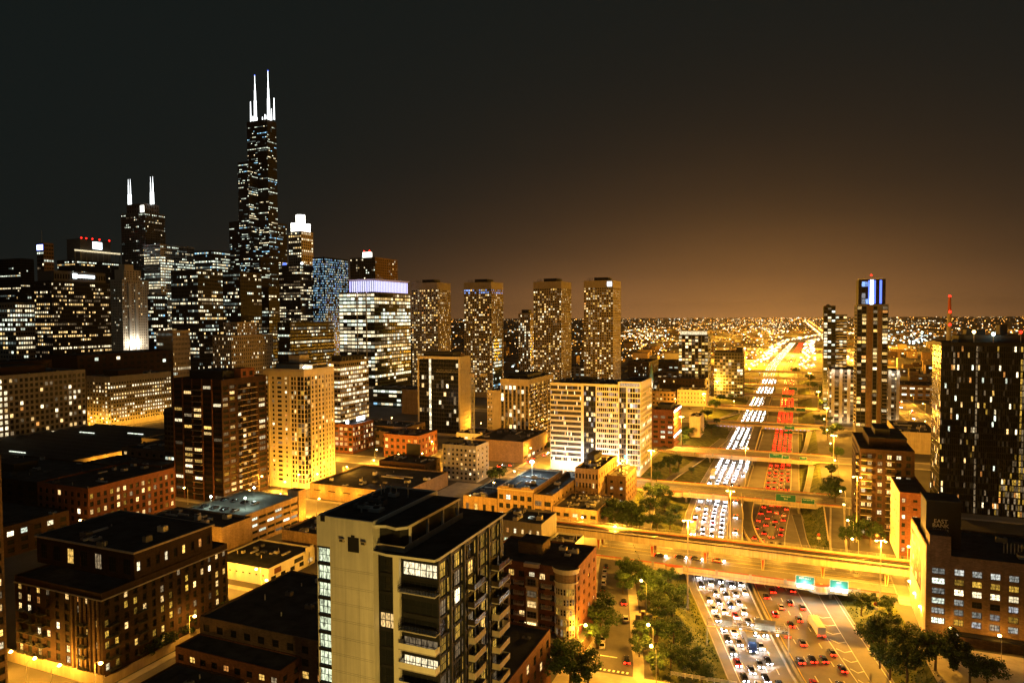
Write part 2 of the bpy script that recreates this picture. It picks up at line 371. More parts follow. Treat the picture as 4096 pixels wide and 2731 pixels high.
for y in range(214, 262, 6):                       # gore chevrons
    x0, x1 = xlr(y, 4) + 0.3, lerp(CRR, y) - 6.7
    if x1 - x0 > 1.2:
        m_ = (x0 + x1) / 2
        mb.face(((x0, y + 1.2, -5.985), (m_, y - 0.6, -5.985), (m_, y - 0.2, -5.985), (x0, y + 1.7, -5.985)), 'paint')
        mb.face(((m_, y - 0.6, -5.985), (x1, y + 1.2, -5.985), (x1, y + 1.7, -5.985), (m_, y - 0.2, -5.985)), 'paint')
mb.build('lane_markings', road, kind='stuff')
# median barrier: two low concrete walls with a grey gap, and the concrete kerbs of the carriageways
def wall_strip(mb, f, ys, z0, h, w, mat):
    for a, b in zip(ys, ys[1:]):
        xa, xb = f(a), f(b); za, zc = z0(a), z0(b)
        mb.hexa(((xa - w, a, za - .3), (xa + w, a, za - .3), (xb + w, b, zc - .3), (xb - w, b, zc - .3), (xa - w * .5, a, za + h), (xa + w * .5, a, za + h), (xb + w * .5, b, zc + h), (xb - w * .5, b, zc + h)), mat)
for k, (f, lab) in enumerate(((lambda y: lerp(MED, y) - 0.9, 'low concrete barrier beside the oncoming headlight lanes'), (lambda y: lerp(MED, y) + 0.9, 'low concrete barrier beside the departing tail light lanes'))):
    mb = MB(); wall_strip(mb, f, YS[:-1], zb, 0.9, 0.32, 'concrete')
    tag(mb.build('median_barrier'), lab, 'barrier')
mb = MB()
wall_strip(mb, lambda y: lerp(CL, y) + 0.1, YS[:-1], zb, 0.22, 0.28, 'concrete'); mb.build('kerb_left', kind='structure')
mb = MB(); wall_strip(mb, lambda y: lerp(CRR, y) - 0.1, YS[:-1], zb, 0.22, 0.28, 'concrete'); mb.build('kerb_right', kind='structure')
# ---- ribbons: ramps and frontage roads
def gz(x, y, lift=.35):
    if x < lerp(CL, y): P, Q = TL, CL; t = (x - lerp(P, y)) / (lerp(Q, y) - lerp(P, y)); tt = 1 - t
    elif x > lerp(CRR, y): P, Q = CRR, TR; tt = (x - lerp(P, y)) / (lerp(Q, y) - lerp(P, y))
    else: return zb(y) + .03
    tt = max(0, min(1, tt)); return zb(y) * (1 - tt * tt * (3 - 2 * tt)) + lift
def bankpath(pts): return [(x, y, gz(x, y)) for x, y in pts]
def ribbon(name, pts, w, mat='asphalt', kerb=0.15, kw=0.3, label=None, cat=None, kmat='concrete', thick=0.0):
    P = [Vector(p) for p in pts]; mb = MB(); L_ = []; R_ = []
    Q = []
    for i in range(len(P) - 1):                     # smooth by Catmull-Rom
        p0, p1, p2, p3 = P[max(i - 1, 0)], P[i], P[i + 1], P[min(i + 2, len(P) - 1)]
        for j in range(4):
            t = j / 4; Q.append(0.5 * ((2 * p1) + (p2 - p0) * t + (2 * p0 - 5 * p1 + 4 * p2 - p3) * t * t + (3 * p1 - p0 - 3 * p2 + p3) * t ** 3))
    Q.append(P[-1])
    for i, p in enumerate(Q):
        d = (Q[min(i + 1, len(Q) - 1)] - Q[max(i - 1, 0)]); d.z = 0; d.normalize(); n = Vector((d.y, -d.x, 0))
        L_.append((p - n * w / 2, n)); R_.append((p + n * w / 2, n))
    for i in range(len(Q) - 1):
        a, b, c, d = L_[i][0], R_[i][0], R_[i + 1][0], L_[i + 1][0]
        if thick: mb.hexa([v - Vector((0, 0, thick)) for v in (a, b, c, d)] + [a, b, c, d], mat)
        else: mb.face((a, b, c, d), mat)
    o = mb.build(name, kind=None if label else 'structure')
    if label: tag(o, label, cat)
    for side in (L_, R_):
        kb = MB(); s = -1 if side is L_ else 1
        for i in range(len(Q) - 1):
            (a, na), (c, nc) = side[i], side[i + 1]; q = []
            for z in (-max(0.5, thick), kerb):
                q += [a + na * s * 0.0 + Vector((0, 0, z)), a + na * s * kw + Vector((0, 0, z)), c + nc * s * kw + Vector((0, 0, z)), c + Vector((0, 0, z))]
            kb.hexa(q, kmat)
        kb.build('parapet' if label else 'kerb', o)
    return o
ribbon('exit_ramp', bankpath([(-62, 300), (-66, 320), (-69.5, 345), (-74, 370), (-75, 395), (-73, 425), (-70, 455), (-66, 490), (-62, 530), (-58.5, 570), (-56, 600)]), 6.5, 'asphalt')
ribbon('entrance_ramp', bankpath([(-80, 600), (-78, 640), (-74, 680), (-66, 730), (-57, 770)]), 6.5, 'asphalt')
ribbon('ramp_from_randolph', [G(2939, 1975, 0.0), G(2940, 2010, -0.6), G(2944, 2057, -2.2), G(2940, 2110, -3.8), G(2937, 2169, -5.2), (-26.3, 295, -5.95)], 6.4, 'highway', 0.95, 0.3, 'curved concrete ramp dropping from the second bridge between the carriageways', 'ramp', 'girder_cream', 0.6)
ribbon('ramp_to_randolph', [G(3000, 1990, -0.4), G(2990, 2030, -1.8), G(2986, 2080, -3.6), G(3006, 2140, -5.2), G(3040, 2185, -5.9)], 5.0, 'asphalt', 0.9, 0.3, 'curved dark ramp with red tail lights rising to the second bridge', 'ramp', 'girder_cream', 0.5)
ribbon('ramp_from_madison', [(-31, 640, 0.0), (-31.5, 620, -0.8), (-32, 580, -3.0), (-32, 540, -5.0), (-31, 525, -5.9)], 6.2, 'highway', 0.95, 0.3, 'straight concrete ramp dropping from the fourth bridge between the carriageways', 'ramp', 'girder_cream', 0.6)
ribbon('ramp_from_adams', [(-31, 884, 0.0), (-31.5, 862, -0.8), (-32, 820, -3.4), (-32, 785, -5.9)], 6.2, 'highway', 0.95, 0.3, 'distant concrete ramp dropping from the sixth bridge between the carriageways', 'ramp', 'girder_cream', 0.6)
ribbon('right_exit_ramp', bankpath([(4.5, 408), (7.0, 430), (9.0, 460), (10.5, 490)]), 5.0, 'highway', 0.5, 0.3)
ribbon('right_entrance_ramp', [(8.5, 300, -5.9), (5.2, 330, -5.9), (2.6, 360, -5.9), (0.5, 384, -5.9)], 4.5, 'asphalt', 0.1, 0.25)
ribbon('right_far_ramp', bankpath([(4.0, 525), (7.5, 560), (9.5, 600), (11.5, 636)]), 5.0, 'highway', 0.5, 0.3)
ribbon('right_frontage_road', [(16.8, 288, 0.03), (16.8, 320, 0.03), (19, 370, 0.03), (19.5, 384, 0.03)], 5.2, 'asphalt', 0.12, 0.9, kmat='sidewalk')
# retaining wall of the right-hand frontage road
mb = MB(); mb.box(13.0, 13.5, 326, 383, -5.6, 0.9, 'girder_cream')
for i in range(12): mb.box(12.86, 13.0, 327 + i * 4.8, 327.5 + i * 4.8, -5.4, 0.95, 'concrete')
tag(mb.build('retaining_wall'), 'cream retaining wall holding up the right frontage road', 'wall')
# streets at ground level
def street(name, x0, x1, y0, y1, z=0.02, mat='highway', sw=2.6, ew=True):
    mb = MB(); mb.face(((x0, y0, z), (x1, y0, z), (x1, y1, z), (x0, y1, z)), mat); o = mb.build(name, kind='structure')
    k = MB()
    if ew: k.box(x0, x1, y0 - sw, y0, 0, 0.16, 'sidewalk'); k2 = MB(); k2.box(x0, x1, y1, y1 + sw, 0, 0.16, 'sidewalk')
    else: k.box(x0 - sw, x0, y0, y1, 0, 0.16, 'sidewalk'); k2 = MB(); k2.box(x1, x1 + sw, y0, y1, 0, 0.16, 'sidewalk')
    k.build('pavement', o); k2.build('pavement', o)
    return o
street('lake_street', -520, -74, 272, 296, 0.03)
street('randolph_street', -520, -92, 386, 404, 0.034)
street('washington_street', -520, -92, 499, 517, 0.038)
street('madison_street', -700, -92, 644, 660, 0.04)
street('west_lake_street', 33, 60, 270, 296, 0.03)
street('west_randolph_street', 22, 300, 386, 404, 0.034)
street('west_washington_street', 22, 300, 499, 517, 0.038)
street('west_madison_street', 22, 400, 644, 660, 0.04)
street('clinton_street', -166, -149, 298, 640, 0.046, ew=False)
street('halsted_street', 96, 116, 420, 3000, 0.05, ew=False)
street('front_street', -166, -150, 60, 262, 0.046, ew=False)
street('fulton_street', -240, -168, 176, 188, 0.055)
street('storage_street', 33.2, 37.5, 262, 300, 0.02, 'sidewalk', 0.4, False)
# slanting street beside the near trees, with its junction at the bottom of the frame
ribbon('desplaines_street', [(-38, 130, 0.03), (-45.5, 180, 0.03), (-50.5, 200, 0.03), (-57, 226, 0.03), (-64, 252, 0.03), (-68, 270, 0.03)], 10.5, 'asphalt', 0.14, 3.0, kmat='sidewalk')
mb = MB(); mb.face(((-60, 160, 0.037), (-6, 160, 0.037), (-18, 184, 0.037), (-60, 180, 0.037)), 'sidewalk'); mb.build('fulton_junction', kind='structure')
mb = MB()
for i in range(8):
    x = -51.4 + i * 1.25; mb.face(((x, 182.0 + i * .1, 0.05), (x + .62, 182.0 + i * .1, 0.05), (x + .62, 183.0 + i * .1, 0.05), (x, 183.0 + i * .1, 0.05)), 'paint')
mb.face(((-52.5, 190.0, 0.05), (-47, 190.4, 0.05), (-47, 190.8, 0.05), (-52.5, 190.4, 0.05)), 'paint')
mb.build('crosswalk_markings', kind='structure')
mb = MB(); mb.face(((36, 200, 0.02), (90, 200, 0.02), (90, 233.5, 0.02), (33.5, 233.5, 0.02)), 'sidewalk'); mb.build('storage_yard', kind='structure')
mb = MB(); mb.face(((-140, 408, 0.06), (-92, 408, 0.06), (-92, 498, 0.06), (-140, 498, 0.06)), 'sidewalk'); mb.build('parking_lot', kind='structure')
mb = MB(); mb.face(((-244, 440, 0.064), (-170, 440, 0.064), (-170, 464, 0.064), (-244, 464, 0.064)), 'sidewalk'); mb.face(((-186, 300, 0.064), (-168.7, 300, 0.064), (-168.7, 362, 0.064), (-186, 362, 0.064)), 'sidewalk'); mb.build('side_lot', kind='structure')
# ---- bridges
def bridge(label, y0, y1, x0=-92, x1=20, z=0.0, lookouts=(), pil=12.0, caps=True):
    r = thing('road_bridge', label, 'bridge', (0, y0, z)); w = y1 - y0
    d = MB(); d.box(x0, x1, 0.35, w - 0.35, -0.55, 0.06, 'highway'); dk = d.build('deck', r)
    for s in (0, 1):
        k = MB(); yy = 0.36 if s == 0 else w - 2.6
        k.box(x0 + .01, x1 - .01, yy, yy + 2.24, 0.062, 0.22, 'sidewalk'); k.build('pavement', r)
    m = MB()
    for yy in (w * .36, w * .64): m.face(((x0, yy - .07, 0.066), (x1, yy - .07, 0.066), (x1, yy + .07, 0.066), (x0, yy + .07, 0.066)), 'paint')
    m.face(((x0, w * .5 - .16, 0.068), (x1, w * .5 - .16, 0.068), (x1, w * .5 + .16, 0.068), (x0, w * .5 + .16, 0.068)), 'yellow_paint')
    m.build('road_marking', dk, kind='stuff')
    for s, yy in ((0, 0.0), (1, w)):
        p = MB(); sg = -1 if s == 0 else 1; a, b = sorted((yy, yy - sg * .34))
        p.box(x0, x1, a, b, -1.75, -1.02, 'girder_cream'); p.box(x0, x1, a - (.12 if s == 0 else 0), b + (.12 if s else 0), -1.0, -0.55, 'concrete')
        p.box(x0, x1, a, b, -0.53, 0.95, 'girder_cream'); par = p.build('parapet', r)
        if caps:
            c = MB(); c.box(x0, x1, a - .1, b + .1, 0.951, 1.16, 'rust_red'); c.build('cap_rail', par)
        n = int((x1 - x0) / pil)
        for i in range(n + 1):
            q = MB(); xx = x0 + (x1 - x0) * i / n; q.box(max(x0, xx - .5), min(x1, xx + .5), a - .22, b + .22, -0.5, 1.3, 'concrete'); q.build('pilaster', r)
    for xx in (-56.5, lerp(MED, y0 + w / 2), 1.5 if y0 > 300 else 12):
        for yy in (w * .22, w * .78):
            c = MB(); c.tube((xx, yy, -6.2 - z), (xx, yy, -2.3), .55, .55, 'concrete', 10); c.build('pier', r)
        c = MB(); c.box(xx - .7, xx + .7, .5, w - .5, -2.3, -1.3, 'concrete'); c.build('pier_cap', r)
    for xx in lookouts:                            # half-round lookouts that bulge from the near parapet
        c = MB(); n = 10
        for k, (ra, za, zc, mt) in enumerate(((3.3, -1.8, -1.2, 'concrete'), (3.5, -1.2, -.6, 'girder_cream'), (3.4, -.6, 0.9, 'girder_cream'), (3.55, .9, 1.15, 'rust_red'))):
            pts = [(xx + ra * math.cos(math.pi * i / n + math.pi), 0.2 + .62 * ra * math.sin(math.pi * i / n + math.pi)) for i in range(n + 1)]
            c.prism(pts, za, zc, mt)
        c.build('lookout', r)
    g = MB()
    for yy in (w * .15, w * .38, w * .62, w * .85): g.box(x0 + .5, x1 - .5, yy - .15, yy + .15, -1.5, -.56, 'dark_panel')
    g.build('girder', r, kind='stuff')
    return r
bridge('nearest street bridge with stopped cars under the elevated railway', 268.0, 297.0, -76, 33, lookouts=(-43.5, 8.0))
bridge('second street bridge from the camera with a ramp curving off it', 383.0, 406.0, -92, 22, lookouts=(-61,))
bridge('third street bridge from the camera crossing straight over the traffic', 496.0, 520.0, -92, 22, lookouts=(-62,))
bridge('fourth street bridge from the camera with the violet-lit parapet', 641.0, 662.0, -92, 22)
bridge('fifth street bridge from the camera, before two green sign boards', 760.0, 780.0, -92, 22)
bridge('sixth street bridge from the camera, seen as a thin band', 884.0, 904.0, -92, 22)
bridge('seventh street bridge, thin and far over the traffic', 1015.0, 1035.0, -92, 22)
bridge('high far flyover crossing above the last street bridge', 1090.0, 1104.0, -140, 120, 4.5, caps=False)
bridge('farthest raised interchange flyover before the city lights', 1190.0, 1206.0, -160, 200, 6.0, caps=False)
# violet lights under the fourth bridge's parapet
b4 = [o for o in col.objects if o.get('category') == 'bridge'][3]
for i in range(34):
    x = -88 + i * 3.15
    if -34 < x < -27: continue
    m = MB(); m.box(-.55, .55, -.2, -.06, -1.5, -1.15, 's_violet'); m.build('parapet_light', b4, (x, -.08, 0))
# ---- elevated railway over Lake Street
r = thing('elevated_railway', 'elevated railway with dark tracks and cream girders above the nearest bridge', 'railway', (0, 277.0, 0)); X0, X1, WD = -110.0, 75.0, 8.6
for s, yy in ((0, 0.0), (1, WD - .35)):
    g = MB(); g.box(X0, X1, yy, yy + .35, 5.0, 8.1, 'girder_cream'); g.box(X0, X1, yy - .18, yy + .53, 8.1, 8.28, 'girder_cream'); g.box(X0, X1, yy - .18, yy + .53, 4.86, 5.0, 'girder_cream')
    gi = g.build('girder', r)
    n = 74
    sm = MB(); sm.box(-.09, .09, -.13 if s == 0 else .35, 0 if s == 0 else .48, 5.0, 8.1, 'girder_cream'); me = sm.mesh('stiffener')
    for i in range(n): place('stiffener', me, gi, (X0 + 1 + i * 2.48, yy, 0))
t = MB(); t.box(X0, X1, .5, WD - .5, 7.0, 7.25, 'black_steel'); t.build('track_deck', r)
sl = MB()
for i in range(int((X1 - X0) / .75)):
    for yy in (.7, 4.5): sl.box(X0 + i * .75, X0 + i * .75 + .28, yy, yy + 3.2, 7.26, 7.42, 'timber', skip=(0,))
sl.build('sleeper', r, kind='stuff')
for yy in (1.5, 2.95, 5.3, 6.75):
    q = MB(); q.box(X0, X1, yy - .06, yy + .06, 7.43, 7.62, 'rail'); q.build('rail', r)
for yy in (1.05, 7.3):
    q = MB(); q.box(X0, X1, yy - .04, yy + .04, 7.43, 7.75, 'rust_red'); q.build('third_rail', r)
for xx in (-99, -76.5, -54, -33, -11.5, 9.5, 30.5):
    for yy in (1.0, WD - 1.0):
        c = MB(); c.hexa(((xx - .45, yy - .35, 0), (xx + .45, yy - .35, 0), (xx + .45, yy + .35, 0), (xx - .45, yy + .35, 0), (xx - .75, yy - .4, 4.86), (xx + .75, yy - .4, 4.86), (xx + .75, yy + .4, 4.86), (xx - .75, yy + .4, 4.86)), 'girder_cream')
        c.hexa(((xx - .14, yy - .40, 0.6), (xx + .14, yy - .40, 0.6), (xx + .14, yy - .36, 0.6), (xx - .14, yy - .36, 0.6), (xx - .5, yy - .46, 4.8), (xx + .5, yy - .46, 4.8), (xx + .5, yy - .4, 4.8), (xx - .5, yy - .4, 4.8)), 'rust_red')
        c.build('column', r)
    c = MB(); c.box(xx - .4, xx + .4, .4, WD - .4, 4.2, 4.84, 'girder_cream'); c.build('cross_beam', r)
for s, yy in ((0, -.9), (1, WD + .1)):
    w_ = MB(); w_.box(X0, X1, yy, yy + .8, 7.9, 7.98, 'timber'); wk = w_.build('walkway', r)
    hr = MB(); e = yy if s == 0 else yy + .8
    hr.box(X0, X1, e - .03, e + .03, 8.9, 8.97, 'galv'); hr.box(X0, X1, e - .03, e + .03, 8.45, 8.5, 'galv')
    for i in range(62): hr.box(X0 + i * 3 - .03, X0 + i * 3 + .03, e - .03, e + .03, 7.98, 8.9, 'galv')
    hr.build('handrail', wk, kind='stuff')
# ================================================================== buildings
PANE = {}
def pane(w, h, mat, frame=None, fm='black_steel'):
    key = (round(w, 2), round(h, 2), mat, frame, fm)
    if key in PANE: return PANE[key]
    b = MB(); a = w / 2
    b.box(-a, a, -.05, 0, 0, h, mat, skip=(4,))
    if frame:
        t = .09 if w < 3 else .12; o = -.12
        b.box(-a, -a + t, o, -.051, 0, h, fm); b.box(a - t, a, o, -.051, 0, h, fm); b.box(-a + t, a - t, o, -.051, 0, t, fm); b.box(-a + t, a - t, o, -.051, h - t, h, fm)
        if 's' in frame: b.box(-a + t, a - t, o + .01, -.051, h * .5 - t / 2, h * .5 + t / 2, fm)
        nv = int(frame[-1]) if frame[-1].isdigit() else 1
        for i in range(1, nv): x = -a + w * i / nv; b.box(x - t / 2, x + t / 2, o + .015, -.051, t, h - t, fm)
    PANE[key] = b.mesh('window'); return PANE[key]
def pick(pal):
    t = rnd() * sum(w for _, w in pal)
    for m, w in pal:
        t -= w
        if t <= 0: return m
    return pal[-1][0]
WARM = (('w_warm', 5), ('w_white', 3), ('w_yellow', 3), ('w_dim', 3), ('w_orange', 1))
WHITE = (('w_white', 6), ('w_cool', 3), ('w_warm', 2), ('w_dim', 2), ('w_dimc', 1))
COOL = (('w_cool', 6), ('w_white', 4), ('w_dimc', 2), ('w_sky', 1))
GOLD = (('w_warm', 5), ('w_yellow', 4), ('w_white', 2), ('w_orange', 1), ('w_dim', 2))
BLUE = (('w_sky', 6), ('w_cool', 3), ('w_blue', 2), ('w_white', 1))
class Bld:
    def __init__(s, name, label, x, y, cat='building', group=None, d=.3, cap=300):
        s.root = thing(name, label, cat, (x, y, 0), 0, group); s.win = []; s.d = d; s.cap = cap
    def block(s, x0, x1, y0, y1, z0, z1, wall='brick_dark', facs=None, roof='roof_tar', par=.9, d=None, name='wall', back=True):
        facs = facs or {}; d = s.d if d is None else d; mb = MB()
        mb.box(x0 + (d if 'l' in facs else 0), x1 - (d if 'r' in facs else 0), y0 + (d if 'f' in facs else 0), y1, z0, z1 - .06, wall)
        for f, sp in facs.items():
            sp = sp if isinstance(sp, list) else [sp]; L = (x1 - x0) if f == 'f' else (y1 - y0); gaps = []; e = 0.0
            for q in sorted(sp, key=lambda q: q.get('u', (0, L))[0]):
                a, c = q.get('u', (0, L))
                if a - e > .02: gaps.append((e, a))
                e = L if c is None else c
            if L - e > .02: gaps.append((e, L))
            for i, q in enumerate(sp): s.facade(mb, f, x0, x1, y0, y1, z0, z1, d, q, q.get('wall', wall), gaps if i == 0 else None)
        if par:
            e = .013; t = .32; zt = z1 + par
            mb.box(x0 + e, x1 - e, y0 + e, y0 + t, z1 - .05, zt, wall); mb.box(x0 + e, x1 - e, y1 - t, y1 - e, z1 - .05, zt, wall)
            mb.box(x0 + e, x0 + t, y0 + t + .001, y1 - t - .001, z1 - .05, zt, wall); mb.box(x1 - t, x1 - e, y0 + t + .001, y1 - t - .001, z1 - .05, zt, wall)
        w = mb.build(name, s.root)
        if roof:
            r = MB(); r.box(x0 + .33, x1 - .33, y0 + .33, y1 - .33, z1 - .04, z1 + .08, roof); r.build('roof', s.root)
        return w
    def facade(s, mb, f, x0, x1, y0, y1, z0, z1, d, q, wall, gaps=None):
        L = (x1 - x0) if f == 'f' else (y1 - y0)
        def bx(u0, u1, o0, o1, za, zc, mat):
            u0 = max(u0, .015); u1 = min(u1, L - .015)
            if u1 <= u0 or zc <= za: return
            if f == 'f': mb.box(x0 + u0, x0 + u1, y0 + d - o1, y0 + d - o0, za, zc, mat)
            elif f == 'r': mb.box(x1 - d + o0, x1 - d + o1, y0 + u0 + .01, y0 + u1, za, zc, mat)
            else: mb.box(x0 + d - o1, x0 + d - o0, y0 + u0 + .01, y0 + u1, za, zc, mat)
        ua, ub = q.get('u', (0, L)); ub = L if ub is None else ub
        za = z0 + q.get('zb', .6); zt = z1 - q.get('zt', .9); c, r = q['c'], q['r']; ww, wh = q.get('ww', .6), q.get('wh', .6)
        if not c or not r: bx(0, L, 0, d, z0, z1 - .01, wall); return
        cw = (ub - ua) / c; ch = (zt - za) / r
        pm, sm = q.get('pier', wall), q.get('span', wall); so = q.get('so', .04)
        if gaps is not None:
            bx(0, L, 0, d - .02, z0, za, wall); bx(0, L, 0, d - .02, zt, z1 - .01, wall)
            for (ga_, gc_) in gaps: bx(ga_, gc_, 0, d, za, zt, wall)
        pw = cw * (1 - ww)
        if pw > .03:
            for i in range(c + 1):
                u = ua + i * cw; bx(max(ua, u - pw / 2), min(ub, u + pw / 2), 0, d * q.get('po', 1), za - .01, zt + .005, pm)
        sh = ch * (1 - wh)
        if sh > .03:
            for j in range(r + 1):
                z = za + j * ch; bx(ua, ub, 0, d - so, max(za, z - sh * .45), min(zt, z + sh * .55), sm)
        lit, pal, mode, fr, dk = q.get('lit', .3), q.get('pal', WARM), q.get('mode', 'resi'), q.get('frame'), q.get('dark', 'glass')
        w, h = cw * ww, ch * wh; rot = {'f': 0, 'r': math.pi / 2, 'l': -math.pi / 2}[f]
        colm = q.get('cols', {})
        for j in range(r):
            p = lit if mode == 'resi' else max(0, min(1, lit * U(.15, 1.9)))
            if mode == 'office' and rnd() < q.get('full', .1): p = .96
            st = rnd() < p; rowmat = pick(pal)
            for i in range(c):
                if mode == 'office':
                    if rnd() > .55: st = rnd() < p
                    m = (rowmat if rnd() < .75 else pick(pal)) if st else dk
                else: m = pick(pal) if rnd() < p else dk
                if i in colm: m = colm[i] if rnd() < .85 else m
                if q.get('rows') and j in q['rows']: m = q['rows'][j]
                u = ua + (i + .5) * cw; z = za + j * ch + sh * .55
                loc = (x0 + u, y0 + d, z) if f == 'f' else ((x1 - d, y0 + u, z) if f == 'r' else (x0 + d, y0 + u, z))
                s.win.append((m, w, h, loc, rot, fr, q.get('fm', 'black_steel'), m != dk))
    def pent(s, x0, x1, y0, y1, z, h, wall='dark_panel', name='penthouse'):
        m = MB(); m.box(x0, x1, y0, y1, z, z + h, wall); m.box(x0 - .15, x1 + .15, y0 - .15, y1 + .15, z + h + .002, z + h + .35, 'roof_tar'); return m.build(name, s.root)
    def units(s, n, x0, x1, y0, y1, z, sc=1.0):
        n = int(n * 1.7) + 1
        for _ in range(n // 2):                      # ducts, hatches and patched felt
            L, a = U(2, .3 * (y1 - y0) + 2), rnd() < .5; m = MB()
            if rnd() < .55:
                w_ = .35; m.box(*((-L / 2, L / 2, -w_, w_) if a else (-w_, w_, -L / 2, L / 2)), .25, .8, 'galv'); m.box(-.2, .2, -.2, .2, 0, .25, 'dark_panel'); nm = 'duct'
            else: m.box(-L / 2, L / 2, -L / 3, L / 3, 0, .03, random.choice(('roof_gravel', 'dark_panel', 'asphalt'))); nm = 'roof_patch'
            if x1 - x0 > L + 3 and y1 - y0 > L + 3: m.build(nm, s.root, (U(x0 + L / 2 + 1, x1 - L / 2 - 1), U(y0 + L / 2 + 1, y1 - L / 2 - 1), z + .085))
        for _ in range(n // 2):
            m = MB(); m.tube((0, 0, 0), (0, 0, U(.6, 1.6)), .16, .16, 'galv', 6); m.build('vent_pipe', s.root, (U(x0 + 1, x1 - 1), U(y0 + 1, y1 - 1), z + .08))
        for _ in range(n):
            a, b, h = U(1.2, 3.4) * sc, U(1.2, 2.8) * sc, U(.8, 1.9) * sc
            m = MB(); m.box(-a / 2, a / 2, -b / 2, b / 2, .15, h, 'galv' if rnd() < .6 else 'panel_grey'); m.tube((0, 0, h), (0, 0, h + .25), b * .32, b * .32, 'dark_panel', 10)
            m.box(-a / 2 + .1, -a / 2 + .3, -b / 2, b / 2, 0, .15, 'dark_panel'); m.box(a / 2 - .3, a / 2 - .1, -b / 2, b / 2, 0, .15, 'dark_panel')
            m.build('rooftop_unit', s.root, (U(x0 + 2, x1 - 2), U(y0 + 2, y1 - 2), z + .08))
    def mast(s, x, y, z, h, r=.15, mat='galv', tip=None, name='mast'):
        m = MB(); m.tube((x, y, z), (x, y, z + h), r, r * .5, mat, 6); o = m.build(name, s.root)
        if tip: t = MB(); t.ball((x, y, z + h + .5), max(.7, r * 3), tip); t.build('beacon', o)
    def balc(s, f, x0, x1, y0, y1, u0, u1, z, dep=1.5, slab='concrete', rail='black_steel', solid=True, h=1.05):
        m = MB()
        def bx(a, b, o0, o1, za, zc, mat):
            if f == 'f': m.box(x0 + a, x0 + b, y0 - o1, y0 - o0, za, zc, mat)
            elif f == 'r': m.box(x1 + o0, x1 + o1, y0 + a, y0 + b, za, zc, mat)
            else: m.box(x0 - o1, x0 - o0, y0 + a, y0 + b, za, zc, mat)
        bx(u0, u1, -.1, dep, z - .22, z, slab)
        if solid:
            bx(u0 + .01, u1 - .01, dep - .12, dep - .01, z, z + h, rail); bx(u0 + .01, u0 + .12, 0, dep - .12, z, z + h, rail); bx(u1 - .12, u1 - .01, 0, dep - .12, z, z + h, rail)
        else:
            for za in (h, h * .66, h * .33): bx(u0, u1, dep - .08, dep - .03, z + za - .05, z + za, rail); bx(u0, u0 + .05, 0, dep - .08, z + za - .05, z + za, rail); bx(u1 - .05, u1, 0, dep - .08, z + za - .05, z + za, rail)
            n = max(2, int((u1 - u0) / .6))
            for i in range(n + 1): u = u0 + .03 + (u1 - u0 - .06) * i / n; bx(u - .03, u + .03, dep - .1, dep - .02, z, z + h, rail)
        return m.build('balcony', s.root)
    def done(s):
        W_ = s.win; random.shuffle(W_); W_.sort(key=lambda t: not t[7])
        for m, w, h, loc, rot, fr, fm, lit in W_[:s.cap]: place('window', pane(w, h, m, fr, fm), s.root, loc, rot)
        if len(W_) > s.cap:
            b = MB()
            for m, w, h, (x, y, z), rot, fr, fm, lit in W_[s.cap:]:
                a = w / 2; t = .05
                if rot == 0: b.box(x - a, x + a, y - t, y, z, z + h, m, skip=(0, 1, 4))
                elif rot > 0: b.box(x, x + t, y - a, y + a, z, z + h, m, skip=(0, 1, 5))
                else: b.box(x - t, x, y - a, y + a, z, z + h, m, skip=(0, 1, 3))
            b.build('window', s.root, kind='stuff')
        return s
def pxbox(xl, xc, xr, yt, Y, dmax=90):
    """left of the vanishing point: front from xl to xc, side facing the expressway from xc to xr"""
    x0, x1 = AY(xl, yt, Y).x, AY(xc, yt, Y).x; y1 = min(AX(xr, yt, x1).y, Y + dmax); return x0, x1, Y, y1, AY(xc, yt, Y).z
def pxboxr(xl, xc, xr, yt, Y, dmax=90):
    x0, x1 = AY(xc, yt, Y).x, AY(xr, yt, Y).x; y1 = AX(xl, yt, x0).y; y1 = min(y1 if y1 > Y else Y + dmax, Y + dmax); return x0, x1, Y, y1, AY(xc, yt, Y).z
def simple(name, label, bx, wall, facs, roof='roof_tar', d=.3, par=.9, units=2, pent=None, cat='building', done=True, cap=300):
    x0, x1, y0, y1, z = bx; b = Bld(name, label, x0, y0, cat, d=d, cap=cap); w, dd = x1 - x0, y1 - y0
    b.block(0, w, 0, dd, 0, z, wall, facs, roof, par); b.w, b.dd, b.z = w, dd, z
    if units and w > 6 and dd > 6: b.units(units, 0, w, 0, dd, z)
    if pent: b.pent(w * pent[0], w * pent[1], dd * pent[2], dd * pent[3], z + .1, pent[4], pent[5] if len(pent) > 5 else 'dark_panel')
    return b.done() if done else b
def fc(c, r, ww=.6, wh=.6, lit=.3, pal=WARM, mode='resi', **k): return dict(c=c, r=r, ww=ww, wh=wh, lit=lit, pal=pal, mode=mode, **k)

